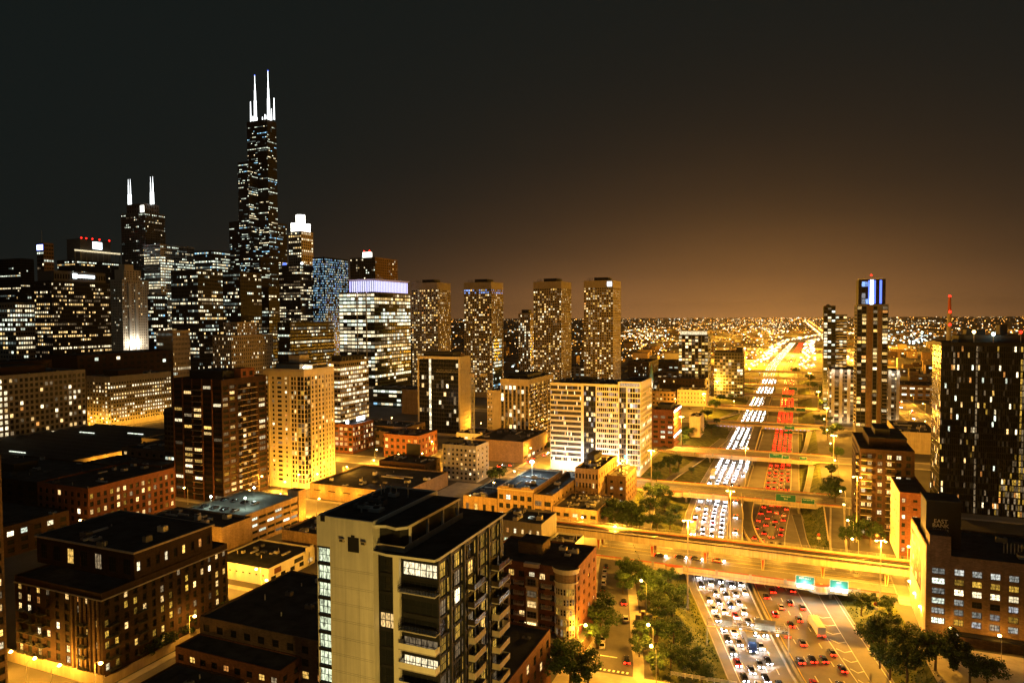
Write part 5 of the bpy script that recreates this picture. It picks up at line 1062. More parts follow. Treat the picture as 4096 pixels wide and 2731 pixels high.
# the giant setback tower
x0, x1, y0, y1, z = pxbox(916, 1037, 1150, 888, 940); b = Bld('giant_tower', 'tallest black tower of nine stepped tubes with two white antennas', x0, 940, d=.4); t = 23.0
HT = {(0, 0): 268, (1, 0): 370, (2, 0): 205, (0, 1): 370, (1, 1): 446, (2, 1): 446, (0, 2): 205, (1, 2): 370, (2, 2): 268}
for (i, j), h in HT.items():
    fs = {}; zlo = {'f': HT.get((i, j - 1), 0), 'r': HT.get((i + 1, j), 0)}
    for f in 'fr':
        if zlo[f] < h - 10: fs[f] = fc(8, int((h - zlo[f]) / 3.9), .75, .42, .2, (('w_cool', 7), ('w_white', 3), ('w_sky', 2), ('w_dimc', 6)), 'office', full=.12, zb=zlo[f] + 1, zt=9 if h > 440 else 3)
    b.block(i * t + .02, i * t + t - .02, j * t + .02, j * t + t - .02, 0, h, 'black_steel', fs, par=.5)
for px_, hh in ((1021, 84), (1074, 88)):
    q = MB(); z0 = 446; x, y = AY(px_, 470, 974).x - b.root.location.x, 34.5
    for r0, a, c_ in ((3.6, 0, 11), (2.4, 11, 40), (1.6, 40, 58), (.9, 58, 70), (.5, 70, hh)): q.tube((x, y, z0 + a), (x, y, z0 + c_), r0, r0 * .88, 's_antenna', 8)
    an = q.build('antenna', b.root); q = MB(); q.ball((x, y, z0 + hh + 1), 1.1, 's_blue'); q.build('beacon', an)
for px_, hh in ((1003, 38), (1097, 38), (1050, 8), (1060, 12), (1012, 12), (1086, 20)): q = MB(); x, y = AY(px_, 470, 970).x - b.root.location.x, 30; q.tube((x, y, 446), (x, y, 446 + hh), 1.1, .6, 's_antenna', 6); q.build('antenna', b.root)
b.cap = 300; b.done()
# lit-crown tower beside it
x0, x1, y0, y1, z = pxbox(1153, 1205, 1252, 925, 1045); b = Bld('crown_tower', 'stone tower with blazing white lantern crown right of the giant tower', x0, 1045, d=.4); w, dd = x1 - x0, y1 - y0
b.block(0, w, 0, dd, 0, z, 'stone', {'f': fc(6, 48, .6, .5, .42, WHITE, 'office', full=.2), 'r': fc(6, 48, .6, .5, .4, WHITE, 'office', full=.2)}, par=.6)
for cxx, cyy in ((.2, .2), (.8, .2), (.8, .8), (.2, .8)): q = MB(); q.tube((w * cxx, dd * cyy, z), (w * cxx, dd * cyy, z + 17), 4.2, 4.2, 's_crown', 10); q.build('lantern', b.root)
q = MB(); q.tube((w / 2, dd / 2, z), (w / 2, dd / 2, z + 33), 8.5, 8.5, 's_crown', 14); q.build('lantern', b.root); b.done()
b = sky('glass_tower', 'dark glass tower with blue rooftop glow right of the giant tower', (1115, 1200, 1275, 1060, 850), 'dark_panel', 9, 8, 36, .35, (('w_white', 4), ('w_dim', 4), ('w_cool', 2)), full=.12)
q = MB(); q.ball((8, 4, b.z + 2), 3, 's_blue'); q.build('roof_glow', b.root); q = MB(); q.ball((b.w - 3, 8, b.z + 3), 2, 's_white'); q.build('roof_glow', b.root); b.done()
sky('glass_tower', 'glass tower speckled with icy blue windows left of the bright office tower', (1250, 1300, 1392, 1030, 880), 'glass_blue', 14, 22, 46, .55, BLUE, 'resi', ww=.7, wh=.6).done()
b = sky('hotel_tower', 'brown stepped tower with a glaring white roof lamp and red beacons', (1400, 1500, 1590, 1030, 1000), 'brick_brown', 9, 8, 40, .14, SK, 'resi', ww=.6, wh=.5)
q = MB(); q.box(b.w * .45, b.w * .75, 4, 10, b.z, b.z + 10, 's_crown'); q.build('roof_lamp', b.root)
for u in (.5, .72): q = MB(); q.ball((b.w * u, 5, b.z + 12), 1.3, 'l_red'); q.build('beacon', b.root)
b.done()
sky('stone_tower', 'small pale stepped block with vertical piers under the curved-band tower', (625, 690, 760, 1325, 560), 'stone', 8, 8, 14, .3, WHITE, ww=.5).done()
x0, x1, y0, y1, z = pxbox(850, 925, 1105, 1345, 620); b = simple('stone_office', 'wide beige stone block with square windows below the giant tower', (x0, x1, 620, 690, z), 'stone', {'f': fc(10, 16, .45, .5, .3, WHITE), 'r': fc(22, 16, .45, .5, .22, WHITE)}, units=2, done=False)
b.block(3, b.w - 4, 14, 46, z, z + 16, 'stone', {'f': fc(6, 4, .45, .5, .3, WHITE), 'r': fc(10, 4, .45, .5, .35, WHITE)}, par=.5, name='upper_tier'); b.done()
sky('office_block', 'pale banded office block with horizontal lit strips on the left edge', (-100, 60, 145, 1212, 560), 'stone', 10, 6, 18, .45, WHITE, full=.15).done()
simple('dark_block', 'black flat block between the stone loft and the banded office block', (-640, -602, 330, 400, 62), 'brick_dark', {'r': fc(8, 9, .4, .4, .03), 'f': fc(4, 9, .4, .4, .03)})
simple('dark_block', 'black block behind the arched terminal building', (-690, -640, 450, 560, 62), 'brick_dark', {'r': fc(14, 10, .5, .5, .08, SK)})
# ---------- low buildings right of the expressway and behind
RB = [((130, 190, 800, 840, 22), 'brick_dark', 'low black block with a water tank right of the expressway'), ((70, 150, 900, 960, 16), 'brick_brown', 'low dark block behind the garage with pale columns'), ((200, 300, 860, 900, 18), 'brick_dark', 'wide low black block far right'), ((180, 280, 1050, 1120, 24), 'stone_grey', 'grey low block with lit rows far right of the expressway'), ((118, 150, 560, 620, 12), 'brick_tan', 'orange-lit low block across the street from the black-roofed store'), ((120, 160, 640, 690, 14), 'white_wall', 'white-lit low shop block on the bright right-hand street'), ((60, 110, 1080, 1150, 20), 'brick_dark', 'dark low block just right of the far flyover'), ((-230, -150, 1060, 1130, 26), 'brick_dark', 'dark low block left of the far flyover'), ((-330, -250, 980, 1040, 22), 'stone_grey', 'grey low block with lit rows behind the third grid tower'), ((-180, -110, 960, 1010, 20), 'brick_brown', 'brown low block behind the residential pair')]
for i, (bx, wl, lab) in enumerate(RB):
    b = simple('low_block', lab, bx, wl, {'f': fc(10, max(2, int(bx[4] / 4)), .6, .5, .3, SK, 'office', full=.2), ('l' if bx[0] > 0 else 'r'): fc(8, max(2, int(bx[4] / 4)), .6, .5, .2, SK, 'office')}, units=4, done=False, cap=120)
    if i == 0: q = MB(); q.tube((20, 10, 22), (20, 10, 33), 4, 4, 'water_tank', 14); q.build('water_tank', b.root); lamp('tank_light', (14, 2, 30), 1500, (1, .95, .85), b.root)
    b.done()

# ---------- infill: low blocks and lots between the towers
simple('brick_block', 'three-storey orange brick block with square windows at a bright lamp-lit corner', (-268, -240, 409, 436, 15.5), 'brick_red', {'f': fc(6, 3, .5, .5, .3, GOLD, frame='s2', zb=1), 'r': fc(6, 3, .45, .5, .2, GOLD, zb=1)}, units=3)
simple('white_block', 'low white block lit coldly behind the crane', (-240, -212, 466, 494, 9), 'white_wall', {'f': fc(5, 2, .4, .4, .4, COOL), 'r': fc(4, 2, .4, .4, .2, COOL)}, units=3)
simple('brick_block', 'tan low block behind the red loft with the roof sign', (-330, -275, 452, 480, 13), 'brick_tan', {'f': fc(9, 3, .5, .5, .2, GOLD), 'r': fc(6, 3, .5, .5, .2, GOLD)}, units=5)
simple('dark_block', 'dark flat block in front of the hotel in the pale frame', (-310, -252, 440, 451, 11), 'brick_brown', {'f': fc(9, 2, .5, .5, .15, GOLD), 'r': fc(3, 2, .5, .5, .15, GOLD)}, units=3)
simple('dark_house', 'dark house with sloping black roof beside the yellow tower', (-238, -206, 358, 378, 9), 'brick_dark', {'f': fc(6, 2, .4, .5, .1, GOLD), 'r': fc(4, 2, .4, .5, .1, GOLD)}, units=2)
simple('stone_block', 'small pale block with tall lit windows at the end of the train shed', (-418, -394, 338, 362, 15), 'stone', {'f': fc(5, 4, .5, .6, .4, (('w_warm', 2), ('w_white', 2), ('w_dim', 2)), frame='s1'), 'r': fc(5, 4, .5, .6, .4, WARM, frame='s1')}, units=2)
simple('glass_block', 'slim dark glass block with pale lit floors left of the brown apartment tower', (AY(655, 1640, 300).x, AY(692, 1640, 300).x, 300, 318, AY(680, 1640, 300).z), 'dark_panel', {'f': fc(3, 14, .9, .6, .2, COOL, 'office'), 'r': fc(5, 14, .9, .6, .15, COOL, 'office')}, units=1)
simple('dark_house', 'black-roofed dark house row right of the train shed', (-392, -340, 268, 300, 12), 'brick_dark', {'f': fc(10, 3, .4, .5, .1, WARM), 'r': fc(6, 3, .4, .5, .2, WARM)}, units=5)
simple('brick_block', 'narrow brown block between the train shed and the loft building', (-395, -345, 305, 334, 16), 'brick_brown', {'f': fc(8, 4, .4, .5, .12, WARM), 'r': fc(6, 4, .4, .5, .2, WARM)}, units=4)
simple('dark_block', 'flat-roofed dark block between the brown tower and the red loft', (-330, -292, 330, 372, 10), 'brick_dark', {'f': fc(6, 2, .5, .5, .1, GOLD), 'r': fc(6, 2, .5, .5, .2, GOLD)}, units=5)
sky('office_tower', 'thin dark tower with dotted cold lights in front of the curved-band tower', (590, 612, 640, 1180, 600), 'dark_panel', 3, 4, 26, .35, COOL).done()
sky('office_tower', 'low dark office block with two lit floors below the clock tower', (60, 110, 150, 1180, 640), 'dark_panel', 6, 5, 22, .3, SK).done()
sky('office_tower', 'black tower with sparse warm lights between the giant tower and the icy blue tower', (1040, 1075, 1118, 1150, 760), 'black_steel', 4, 5, 28, .3, SK).done()
sky('office_tower', 'dark flat office block below the icy blue glass tower', (1110, 1160, 1350, 1290, 700), 'dark_panel', 6, 20, 18, .25, SK).done()
# ================================================================== street lamps
ORD = ('first', 'second', 'third', 'fourth', 'fifth', 'sixth', 'seventh', 'eighth', 'ninth', 'tenth', 'eleventh', 'twelfth')
def highmast(x, y, zb_, zt, label, power=60000, k=2, colr=SOD, group='tall lamp masts along the expressway'):
    r = thing('mast_lamp', label, 'lamp', (x, y, zb_), 0, group); h = zt - zb_
    q = MB(); q.tube((0, 0, 0), (0, 0, h), .3, .16, 'girder_cream', 8); q.box(-.5, .5, -.5, .5, 0, .35, 'concrete'); q.build('pole', r)
    q = MB(); q.tube((-1.5, 0, h), (1.5, 0, h), .09, .09, 'galv', 6); q.build('crossarm', r)
    for s in (-1, 1):
        q = MB(); q.hexa(((s * 1.4 - .5, -.5, h - .1), (s * 1.4 + .5, -.5, h - .1), (s * 1.4 + .5, .5, h - .1), (s * 1.4 - .5, .5, h - .1), (s * 1.4 - .25, -.25, h + .35), (s * 1.4 + .25, -.25, h + .35), (s * 1.4 + .25, .25, h + .35), (s * 1.4 - .25, .25, h + .35)), 'galv'); hd = q.build('lamp_head', r)
        q = MB(); q.ball((s * 1.4, 0, h - .3), .5, 'l_sodium', 10, 5, .5); q.build('lens', hd)
    lamp('mast_light', (0, 0, h - 1.0), power, colr, r, .6)
MASTS = [((2750, 2430), (2755, 2080), 'tall lamp mast on the left bank in front of the nearest bridge'), ((3520, 2430), (3525, 2160), 'tall lamp mast beside the storage building and nearest bridge'), ((3425, 2195), (3430, 1905), 'tall lamp mast right of the frontage road beyond the railway'), ((2605, 2025), (2608, 1800), 'tall lamp mast at the foot of the white slab'), ((3333, 1905), (3340, 1740), 'tall lamp mast right of the second bridge'), ((2725, 1800), (2730, 1665), 'tall lamp mast beside the orange brick office'), ((3305, 1755), (3308, 1630), 'tall lamp mast right of the third bridge'), ((2815, 1665), (2820, 1585), 'tall lamp mast on the left bank near the cream low building'), ((2868, 1600), (2870, 1525), 'tall lamp mast left of the fifth bridge'), ((3272, 1655), (3275, 1570), 'tall lamp mast right of the fifth bridge'), ((3238, 1580), (3240, 1490), 'tall lamp mast right of the sixth bridge'), ((2998, 1545), (3000, 1475), 'tall lamp mast left of the far flyover'), ((3215, 1530), (3217, 1462), 'tall lamp mast right of the far flyover')]
for b_, t_, lab in MASTS:
    g = G(*b_, -3.0); d = ray(*t_); zt = CAMZ + d.z * g.y / d.y; highmast(g.x, g.y, -3.2, max(20, min(30, zt)), lab, 28000 if 'right of the frontage' in lab else (120000 if g.y < 280 else 190000 if g.y < 500 else 140000))
highmast(-27.0, 318, -5.9, 20, 'lamp mast in the median between the nearest two bridges', 42000)
highmast(-29.0, 446, -5.9, 16, 'lamp mast in the median between the second and third bridges', 22000)
highmast(62, 120, -1, 28, 'tall lamp mast below the frame on the right bank', 14000); highmast(-2, 112, -1, 28, 'tall lamp mast below the frame on the left bank', 16000)
highmast(-40, 62, 0, 30, 'added unseen lamp mast below the frame, lighting the cream end wall', 78000, colr=(1, .60, .11)); highmast(-104, 60, 0, 30, 'added unseen lamp mast below the frame before the dark brick block', 3500)  # both masts added out of view to light the foreground walls
def street_lamp(x, y, label, h=9.0, ang=0.0, power=5200, mat='l_sodium', colr=SOD, zb_=0.1, group='street lamps', rr=.52):
    r = thing('street_lamp', label, 'lamp', (x, y, zb_), ang, group)
    q = MB(); q.tube((0, 0, 0), (0, 0, h), .11, .07, 'galv', 6); q.tube((0, 0, 0), (0, 0, .9), .2, .16, 'galv', 8); q.build('pole', r)
    q = MB(); q.tube((0, 0, h - .1), (1.0, 0, h + .45), .05, .05, 'galv', 5); q.tube((1.0, 0, h + .45), (1.9, 0, h + .5), .05, .04, 'galv', 5); q.build('arm', r)
    q = MB(); q.box(1.7, 2.6, -.2, .2, h + .42, h + .6, 'galv'); hd = q.build('lamp_head', r); q = MB(); q.ball((2.2, 0, h + .3), rr, mat, 8, 5, .7); q.build('lens', hd)
    lamp('street_light', (2.2, 0, h - .35), power, colr, r, .3)
pts = [((2612, 2640), 2.4, 'street lamp with starburst beside the lower clump of trees'), ((2585, 2440), 2.6, 'street lamp with starburst beside the upper clump of trees'), ((2625, 2735), 2.4, 'street lamp at the lower street corner'), ((2312, 2625), .2, 'street lamp in front of the rounded brick podium'), ((2440, 2190), 0, 'street lamp under the railway end'), ((2310, 2150), 0, 'street lamp beside the yellow-lit shed')]
for (px, py), a, lab in pts: g = G(px, py); street_lamp(g.x, g.y, lab, 9, a, 15000 if py < 2300 else 8000)
for i, x in enumerate((-66, -50, -34, -20, -6, 9, 22, 36)): street_lamp(x, 296, f'small lamp under the elevated railway, {ORD[i]} from the left', 4.0, -math.pi / 2, 2600, group='lamps under the railway', rr=.25)
k = 0
def row(n, x0, y0, x1, y1, where, ang, power=5200, h=9, mat='l_sodium', colr=SOD, group=None):
    for i in range(n):
        t = i / max(1, n - 1); street_lamp(x0 + (x1 - x0) * t, y0 + (y1 - y0) * t, f'{ORD[i]} street lamp {where}', h, ang, power, mat, colr, group=group or 'street lamps ' + where)
row(5, -147, 304, -147, 420, 'on the street left of the white slab', math.pi, 13000)
row(4, -167.6, 430, -167.6, 560, 'on the street below the striped mid-rise', 0, 11000)
row(5, -167.4, 120, -167.4, 240, 'along the wide dark apartment house', 0, 2200)
row(4, -230, 189, -176, 189, 'before the white shop', -math.pi / 2, 7000)
row(6, -240, 270, -120, 270, 'on the street left of the railway end', math.pi / 2, 20000)
row(5, -330, 386, -190, 386, 'on the street below the red loft with the roof sign', math.pi / 2, 24000)
row(4, -330, 515, -200, 515, 'on the street below the hotel in the pale frame', math.pi / 2, 13000)
row(5, -140, 402, -98, 402, 'in front of the white slab', math.pi / 2, 7000, 9, 'l_white', (1, .84, .68))
row(4, -96, 412, -96, 490, 'beside the parking lot', math.pi, 4500)
row(5, -330, 268, -262, 310, 'below the yellow tower', 0, 2200)
row(10, 95, 440, 95, 1060, 'on the bright right-hand street', 0, 15000, 10)
row(5, 116.5, 700, 116.5, 1000, 'on the far side of the bright right-hand street', math.pi, 15000, 10)
row(3, 38, 264, 38, 242, 'along the painted storage side wall', 2.8, 2600, 7)
row(3, 42, 229, 66, 229, 'before the storage building docks', math.pi / 2, 900, 6)
row(4, 23, 300, 23, 380, 'on the right frontage road', math.pi, 2200)
row(5, -150, 668, -330, 668, 'on the fourth cross street', -math.pi / 2, 6000)
row(4, 24, 460, 24, 640, 'on the far right frontage road', math.pi, 6000)
row(4, 40, 300, 60, 303, 'before the patterned brick wall', -math.pi / 2, 2500)
row(5, -560, 425, -620, 424, 'at the foot of the arched terminal building', 0, 2500)
row(3, 105, 318, 62, 318, 'behind the storage building', -math.pi / 2, 2500)
row(3, -120, 745, -60, 745, 'before the cream low building', -math.pi / 2, 7000)
row(3, -200, 117, -180, 117, 'before the front wall of the wide dark apartment house', math.pi / 2, 5000, 6)
row(6, -262, 272, -240, 380, 'between the yellow tower and the long warehouse', 0, 12000)
row(4, -240, 430, -190, 436, 'behind the apartment house with the crane', -math.pi / 2, 16000)
row(4, -345, 205, -265, 207, 'behind the wide dark apartment house', -math.pi / 2, 1000)
row(4, -340, 265, -296, 266, 'behind the arched brick loft', -math.pi / 2, 1200)
# ================================================================== trees
def crown_mesh(seed, n=3000):
    R = random.Random(seed); b = MB(); cl = []
    for i in range(17):
        a = R.uniform(0, 6.28); rr = R.uniform(.15, .78); z = R.uniform(-.45, .62) * (1.05 - .5 * rr); cl.append((rr * math.cos(a), rr * math.sin(a), z, R.uniform(.16, .36)))
    cl.append((0, 0, .1, .42))
    for i in range(n):
        cx, cy_, cz, cr = R.choice(cl); v = Vector((R.gauss(0, 1), R.gauss(0, 1), R.gauss(0, 1))).normalized() * cr * R.uniform(.55, 1.05)
        p = Vector((cx, cy_, cz)) + v; s = R.uniform(.028, .06); nrm = (v.normalized() + Vector((R.uniform(-.7, .7), R.uniform(-.7, .7), R.uniform(-.3, .8)))).normalized()
        u = nrm.orthogonal().normalized(); w = nrm.cross(u); a = R.uniform(0, 3.14); u, w = u * math.cos(a) + w * math.sin(a), w * math.cos(a) - u * math.sin(a)
        b.face((p - u * s, p - w * s * .7, p + u * s, p + w * s * .7), 'leaf')
    return b.mesh('crown')
CROWNS = [crown_mesh(i) for i in range(5)]
def trunk_mesh(seed):
    R = random.Random(seed); b = MB(); b.tube((0, 0, -.1), (.02, .01, .45), .034, .024, 'bark', 7); b.tube((.02, .01, .45), (0, .02, .8), .024, .008, 'bark', 6)
    for i in range(6):
        a = i * 1.05 + R.uniform(-.3, .3); z = R.uniform(.3, .55); b.tube((.01, .01, z), (.26 * math.cos(a), .26 * math.sin(a), z + R.uniform(.18, .34)), .014, .005, 'bark', 5)
    return b.mesh('trunk')
TRUNKS = [trunk_mesh(i) for i in range(3)]
NT = 0
def tree(x, y, z, h, label, wide=.8, group='trees'):
    global NT; NT += 1
    r = thing('tree', label, 'tree', (x, y, z), U(0, 6.28), group)
    t = place('trunk', TRUNKS[NT % 3], r); t.scale = (h, h, h)
    c = place('crown', CROWNS[NT % 5], r, (0, 0, h * .6)); c.scale = (h * wide * .70, h * wide * .70, h * .52)
def bank(px, py, zz): return G(px, py, zz)
TREES = [
 ('trees between the slanting street and the expressway', [(2485, 2330, -.2, 10), (2530, 2350, -.6, 11), (2460, 2370, 0, 8), (2585, 2390, -1, 10), (2620, 2420, -1.2, 9), (2560, 2430, -.4, 8), (2655, 2450, -1.6, 7.5), (2600, 2480, -1, 8), (2640, 2330, -2.5, 6.5), (2700, 2400, -2.5, 6), (2545, 2570, -.2, 8.5), (2590, 2560, -.6, 8), (2655, 2560, -1.2, 7.5), (2700, 2600, -1.8, 7), (2640, 2660, -.5, 7), (2590, 2690, -.2, 6.5), (2690, 2690, -.8, 6.5), (2740, 2660, -1.6, 6), (2760, 2720, -1.5, 6), (2515, 2620, 0, 6.5)]),
 ('trees on the left bank beyond the railway', [(2450, 2110, 0, 9), (2490, 2120, -.5, 8), (2525, 2110, -1, 8), (2560, 2125, -1.5, 7), (2610, 2010, -.5, 9), (2650, 2010, -2, 8), (2630, 2120, -2.5, 7), (2680, 2110, -3, 7), (2660, 2040, -2, 6), (2470, 2090, 0, 10), (2510, 2090, 0, 9), (2545, 2095, -.5, 9), (2600, 2060, -1, 8), (2700, 2070, -4, 6)]),
 ('trees on the left bank below the parking lot', [(2640, 1895, -.5, 7), (2680, 1885, -1, 9), (2715, 1870, -1.5, 8), (2625, 1930, -.5, 6), (2705, 1900, -2.5, 4.5), (2765, 1895, -4, 4)]),
 ('trees on the far left bank', [(2750, 1755, -.5, 9), (2790, 1745, -1, 8), (2730, 1780, -.5, 7), (2800, 1720, -.5, 10), (2830, 1680, -.5, 9), (2860, 1640, -.3, 10), (2880, 1610, -.3, 9), (2905, 1585, 0, 10), (2925, 1560, 0, 9), (2845, 1730, -2, 7), (2870, 1700, -2, 6), (2930, 1600, -2, 7)]),
 ('trees on the right bank beyond the railway', [(3340, 2010, 0, 10), (3330, 1970, 0, 8), (3395, 2190, 0, 8), (3440, 2150, 0, 9), (3480, 2180, 0, 10), (3510, 2150, 0, 9), (3325, 1905, 0, 7), (3345, 1840, 0, 8)]),
 ('trees on the far right bank', [(3310, 1760, 0, 10), (3340, 1740, 0, 9), (3300, 1700, 0, 8), (3270, 1690, -2, 7), (3295, 1640, 0, 10), (3275, 1600, 0, 10), (3250, 1560, 0, 10), (3240, 1530, 0, 11), (3180, 1500, -1, 11), (3290, 1575, 0, 9)]),
 ('trees on the near right bank', [(3445, 2450, -1, 6.5), (3555, 2460, -.4, 6), (3490, 2600, -1.5, 8), (3545, 2585, -1, 8.5), (3600, 2620, -.8, 8.5), (3660, 2660, -.5, 9), (3740, 2680, 0, 9.5), (3810, 2660, 0, 8.5), (3560, 2700, -1.5, 8), (3630, 2730, -1, 8.5), (3880, 2730, 0, 8), (3950, 2745, 0, 7), (3520, 2660, -2, 6)]),
 ('street trees beside the rounded brick house', [(2395, 2480, 0, 8), (2400, 2540, 0, 8.5), (2390, 2590, 0, 7), (2280, 2750, 0, 11), (2350, 2760, 0, 9)]),
 ('street trees along the wide dark apartment house', [(590, 2650, 0, 6), (640, 2610, 0, 6), (735, 2560, 0, 6.5), (860, 2500, 0, 7), (890, 2480, 0, 7), (1240, 2460, 0, 9)]),
 ('street trees left of the white slab', [(1965, 1930, 0, 7), (2000, 1925, 0, 8), (1640, 1890, 0, 9), (1690, 1880, 0, 8), (1560, 1860, 0, 6), (1600, 1855, 0, 6), (2190, 1800, 0, 6), (2320, 1960, 0, 6)]),
 ('trees on the office terrace', [(1580, 1590, 0, 14), (1620, 1590, 0, 13), (1650, 1600, 0, 12)])]
KIND = ('broad', 'tall', 'low', 'spreading', 'narrow', 'ragged', 'full', 'sparse', 'round', 'leaning', 'dense', 'loose')
for grp, lst in TREES:
    where = grp.split(' ', 1)[1] if grp.startswith('trees') else grp
    order = sorted(range(len(lst)), key=lambda i: -lst[i][1])
    for i, (px, py, zz, h) in enumerate(lst):
        g = G(px, py, zz); k_ = order.index(i)
        nm = ORD[k_] if k_ < 12 else ('thirteenth', 'fourteenth', 'fifteenth', 'sixteenth', 'seventeenth', 'eighteenth', 'nineteenth', 'twentieth', 'twenty-first', 'twenty-second', 'twenty-third', 'twenty-fourth', 'twenty-fifth')[k_ - 12]
        tree(g.x + (3.0 if 'slanting' in grp else 0), g.y, zz - .2, h * (1.0 if 'slanting' in grp else 1.2), f'leafy tree, {nm} nearest of the {grp}'[:110], U(.8, 1.1), grp)
# low shrubs on the banks
mb = MB()
# ================================================================== cars
def loft(b, st, mat, top=.86):
    rings = []
    for (y, hw, z0, z1) in st:
        k_ = len(b.v); b.v += [(-hw, y, z0), (hw, y, z0), (hw, y, z0 + (z1 - z0) * .6), (hw * top, y, z1), (-hw * top, y, z1), (-hw, y, z0 + (z1 - z0) * .6)]; rings.append(k_)
    m = b.mi(mat)
    for a, c in zip(rings, rings[1:]):
        for i in range(6): j = (i + 1) % 6; b.f.append((a + i, a + j, c + j, c + i)); b.m.append(m)
    b.f.append(tuple(rings[0] + i for i in range(6))); b.m.append(m); b.f.append(tuple(rings[-1] + i for i in reversed(range(6)))); b.m.append(m)
CM = {}
def carmeshes(colr):
    if colr in CM: return CM[colr]
    b = MB(); loft(b, ((-2.3, .7, .38, .78), (-2.15, .84, .24, .92), (-1.2, .9, .2, .96), (.7, .9, .2, .95), (1.9, .86, .22, .8), (2.3, .7, .36, .62)), 'car_' + colr); body = b.mesh('body')
    b = MB(); loft(b, ((-1.75, .74, .9, .95), (-1.05, .7, .9, 1.40), (.15, .7, .9, 1.42), (1.05, .78, .9, .96)), 'car_glass', .84); cab = b.mesh('cabin')
    b = MB(); b.box(-.56, .56, -1.0, .1, 1.405, 1.47, 'car_' + colr); roof = b.mesh('roof_panel')
    b = MB(); b.tube((-.1, 0, 0), (.1, 0, 0), .33, .33, 'tyre', 10); b.tube((-.11, 0, 0), (.11, 0, 0), .18, .18, 'galv', 8); wh = b.mesh('wheel')
    b = MB(); b.ball((0, 0, 0), .26, 'headlight', 6, 4, .7); hl = b.mesh('headlight')
    b = MB(); b.box(-.3, .3, -.05, .05, -.14, .16, 'taillight'); tl = b.mesh('taillight')
    b = MB(); b.ball((0, 0, 0), .2, 'galv', 6, 4, .6); hl0 = b.mesh('headlight'); b = MB(); b.box(-.24, .24, -.04, .04, -.08, .08, 'car_red'); tl0 = b.mesh('taillight')
    CM[colr] = (body, cab, roof, wh, hl, tl, hl0, tl0); return CM[colr]
NC = 0
def car(x, y, z, rz, colr, label, group, head=True, tail=True, full=True, slope=0.0):
    global NC; NC += 1
    r = thing('car', label, 'car', (x, y, z), rz, group); body, cab, roof, wh, hl, tl, hl0, tl0 = carmeshes(colr)
    if slope: r.rotation_euler = (slope, 0, rz)
    place('body', body, r); place('cabin', cab, r); 
    if full:
        place('roof_panel', roof, r)
        for sx_ in (-.82, .82):
            for sy in (-1.4, 1.4): place('wheel', wh, r, (sx_, sy, .33))
    for s in (-.58, .58):
        place('headlight', hl if head else hl0, r, (s, 2.2, .62)); place('taillight', tl if tail else tl0, r, (s * 1.05, -2.28, .72))
    return r
def nth(i): return f"{i}{'th' if 10 <= i % 100 <= 20 else {1: 'st', 2: 'nd', 3: 'rd'}.get(i % 10, 'th')}"
def truck(x, y, z, rz, colr, label, group, oncoming):
    r = thing('truck', label, 'truck', (x, y, z), rz, group); m_ = carmeshes(colr)
    q = MB(); q.box(-1.25, 1.25, -8, 1.6, 1.1, 3.9, 'white_wall' if colr == 'white' else 'panel_grey'); q.build('trailer', r)
    q = MB(); loft(q, ((1.8, 1.15, .6, 2.9), (3.4, 1.2, .5, 3.0), (4.0, 1.15, .5, 2.2), (4.3, 1.05, .6, 1.5)), 'car_' + colr); q.build('cab', r)
    q = MB(); q.hexa(((-1.0, 3.86, 2.2), (1.0, 3.86, 2.2), (1.0, 3.8, 2.2), (-1.0, 3.8, 2.2), (-.9, 3.5, 2.85), (.9, 3.5, 2.85), (.9, 3.42, 2.85), (-.9, 3.42, 2.85)), 'car_glass'); q.build('windscreen', r)
    for yy in (-7, -5.8, .6, 3.2):
        for s_ in (-1.05, 1.05): w_ = place('wheel', m_[3], r, (s_, yy, .5)); w_.scale = (1.6, 1.5, 1.5)
    for s_ in (-.85, .85): place('headlight', m_[4] if oncoming else m_[6], r, (s_, 4.2, .9)); place('taillight', m_[7] if oncoming else m_[5], r, (s_, -8.05, 1.2))
CW = ('white', 'silver', 'black', 'grey', 'red', 'blue')
def cpick(): return random.choices(CW, (1.5, 2.5, 5, 5, 1, 1))[0]
LN = ('outermost', 'second', 'third', 'fourth', 'innermost')
nfar = MB()
for k_ in range(5):                                      # oncoming headlights, left carriageway
    y = 150 + U(0, 8); ci = 1
    while y < 1225:
        x = xlane(y, k_ + .5); dx = xlane(y + 1, k_ + .5) - xlane(y - 1, k_ + .5); rz = math.pi - math.atan2(dx, 2); c = cpick()
        if y < 500 and not (k_ == 4 and rnd() < .6): car(x + U(-.2, .2), y, zb(y) + .01, rz, c, f'{c} car with headlights on, {nth(ci)} up the {LN[k_]} oncoming lane', 'cars with headlights on coming up the expressway', True, False, y < 420); ci += 1
        elif y >= 500:
            for s in (-.6, .6): nfar.ball((x + s, y - 2, zb(y) + .7), .22 + y / 6000, 'headlight_far', 6, 3, .7)
            nfar.box(x - .85, x + .85, y - 1.9, y + 2.3, zb(y) + .3, zb(y) + 1.3, 'car_grey')
        y += U(6.6, 9) if rnd() < .92 else U(10, 18)
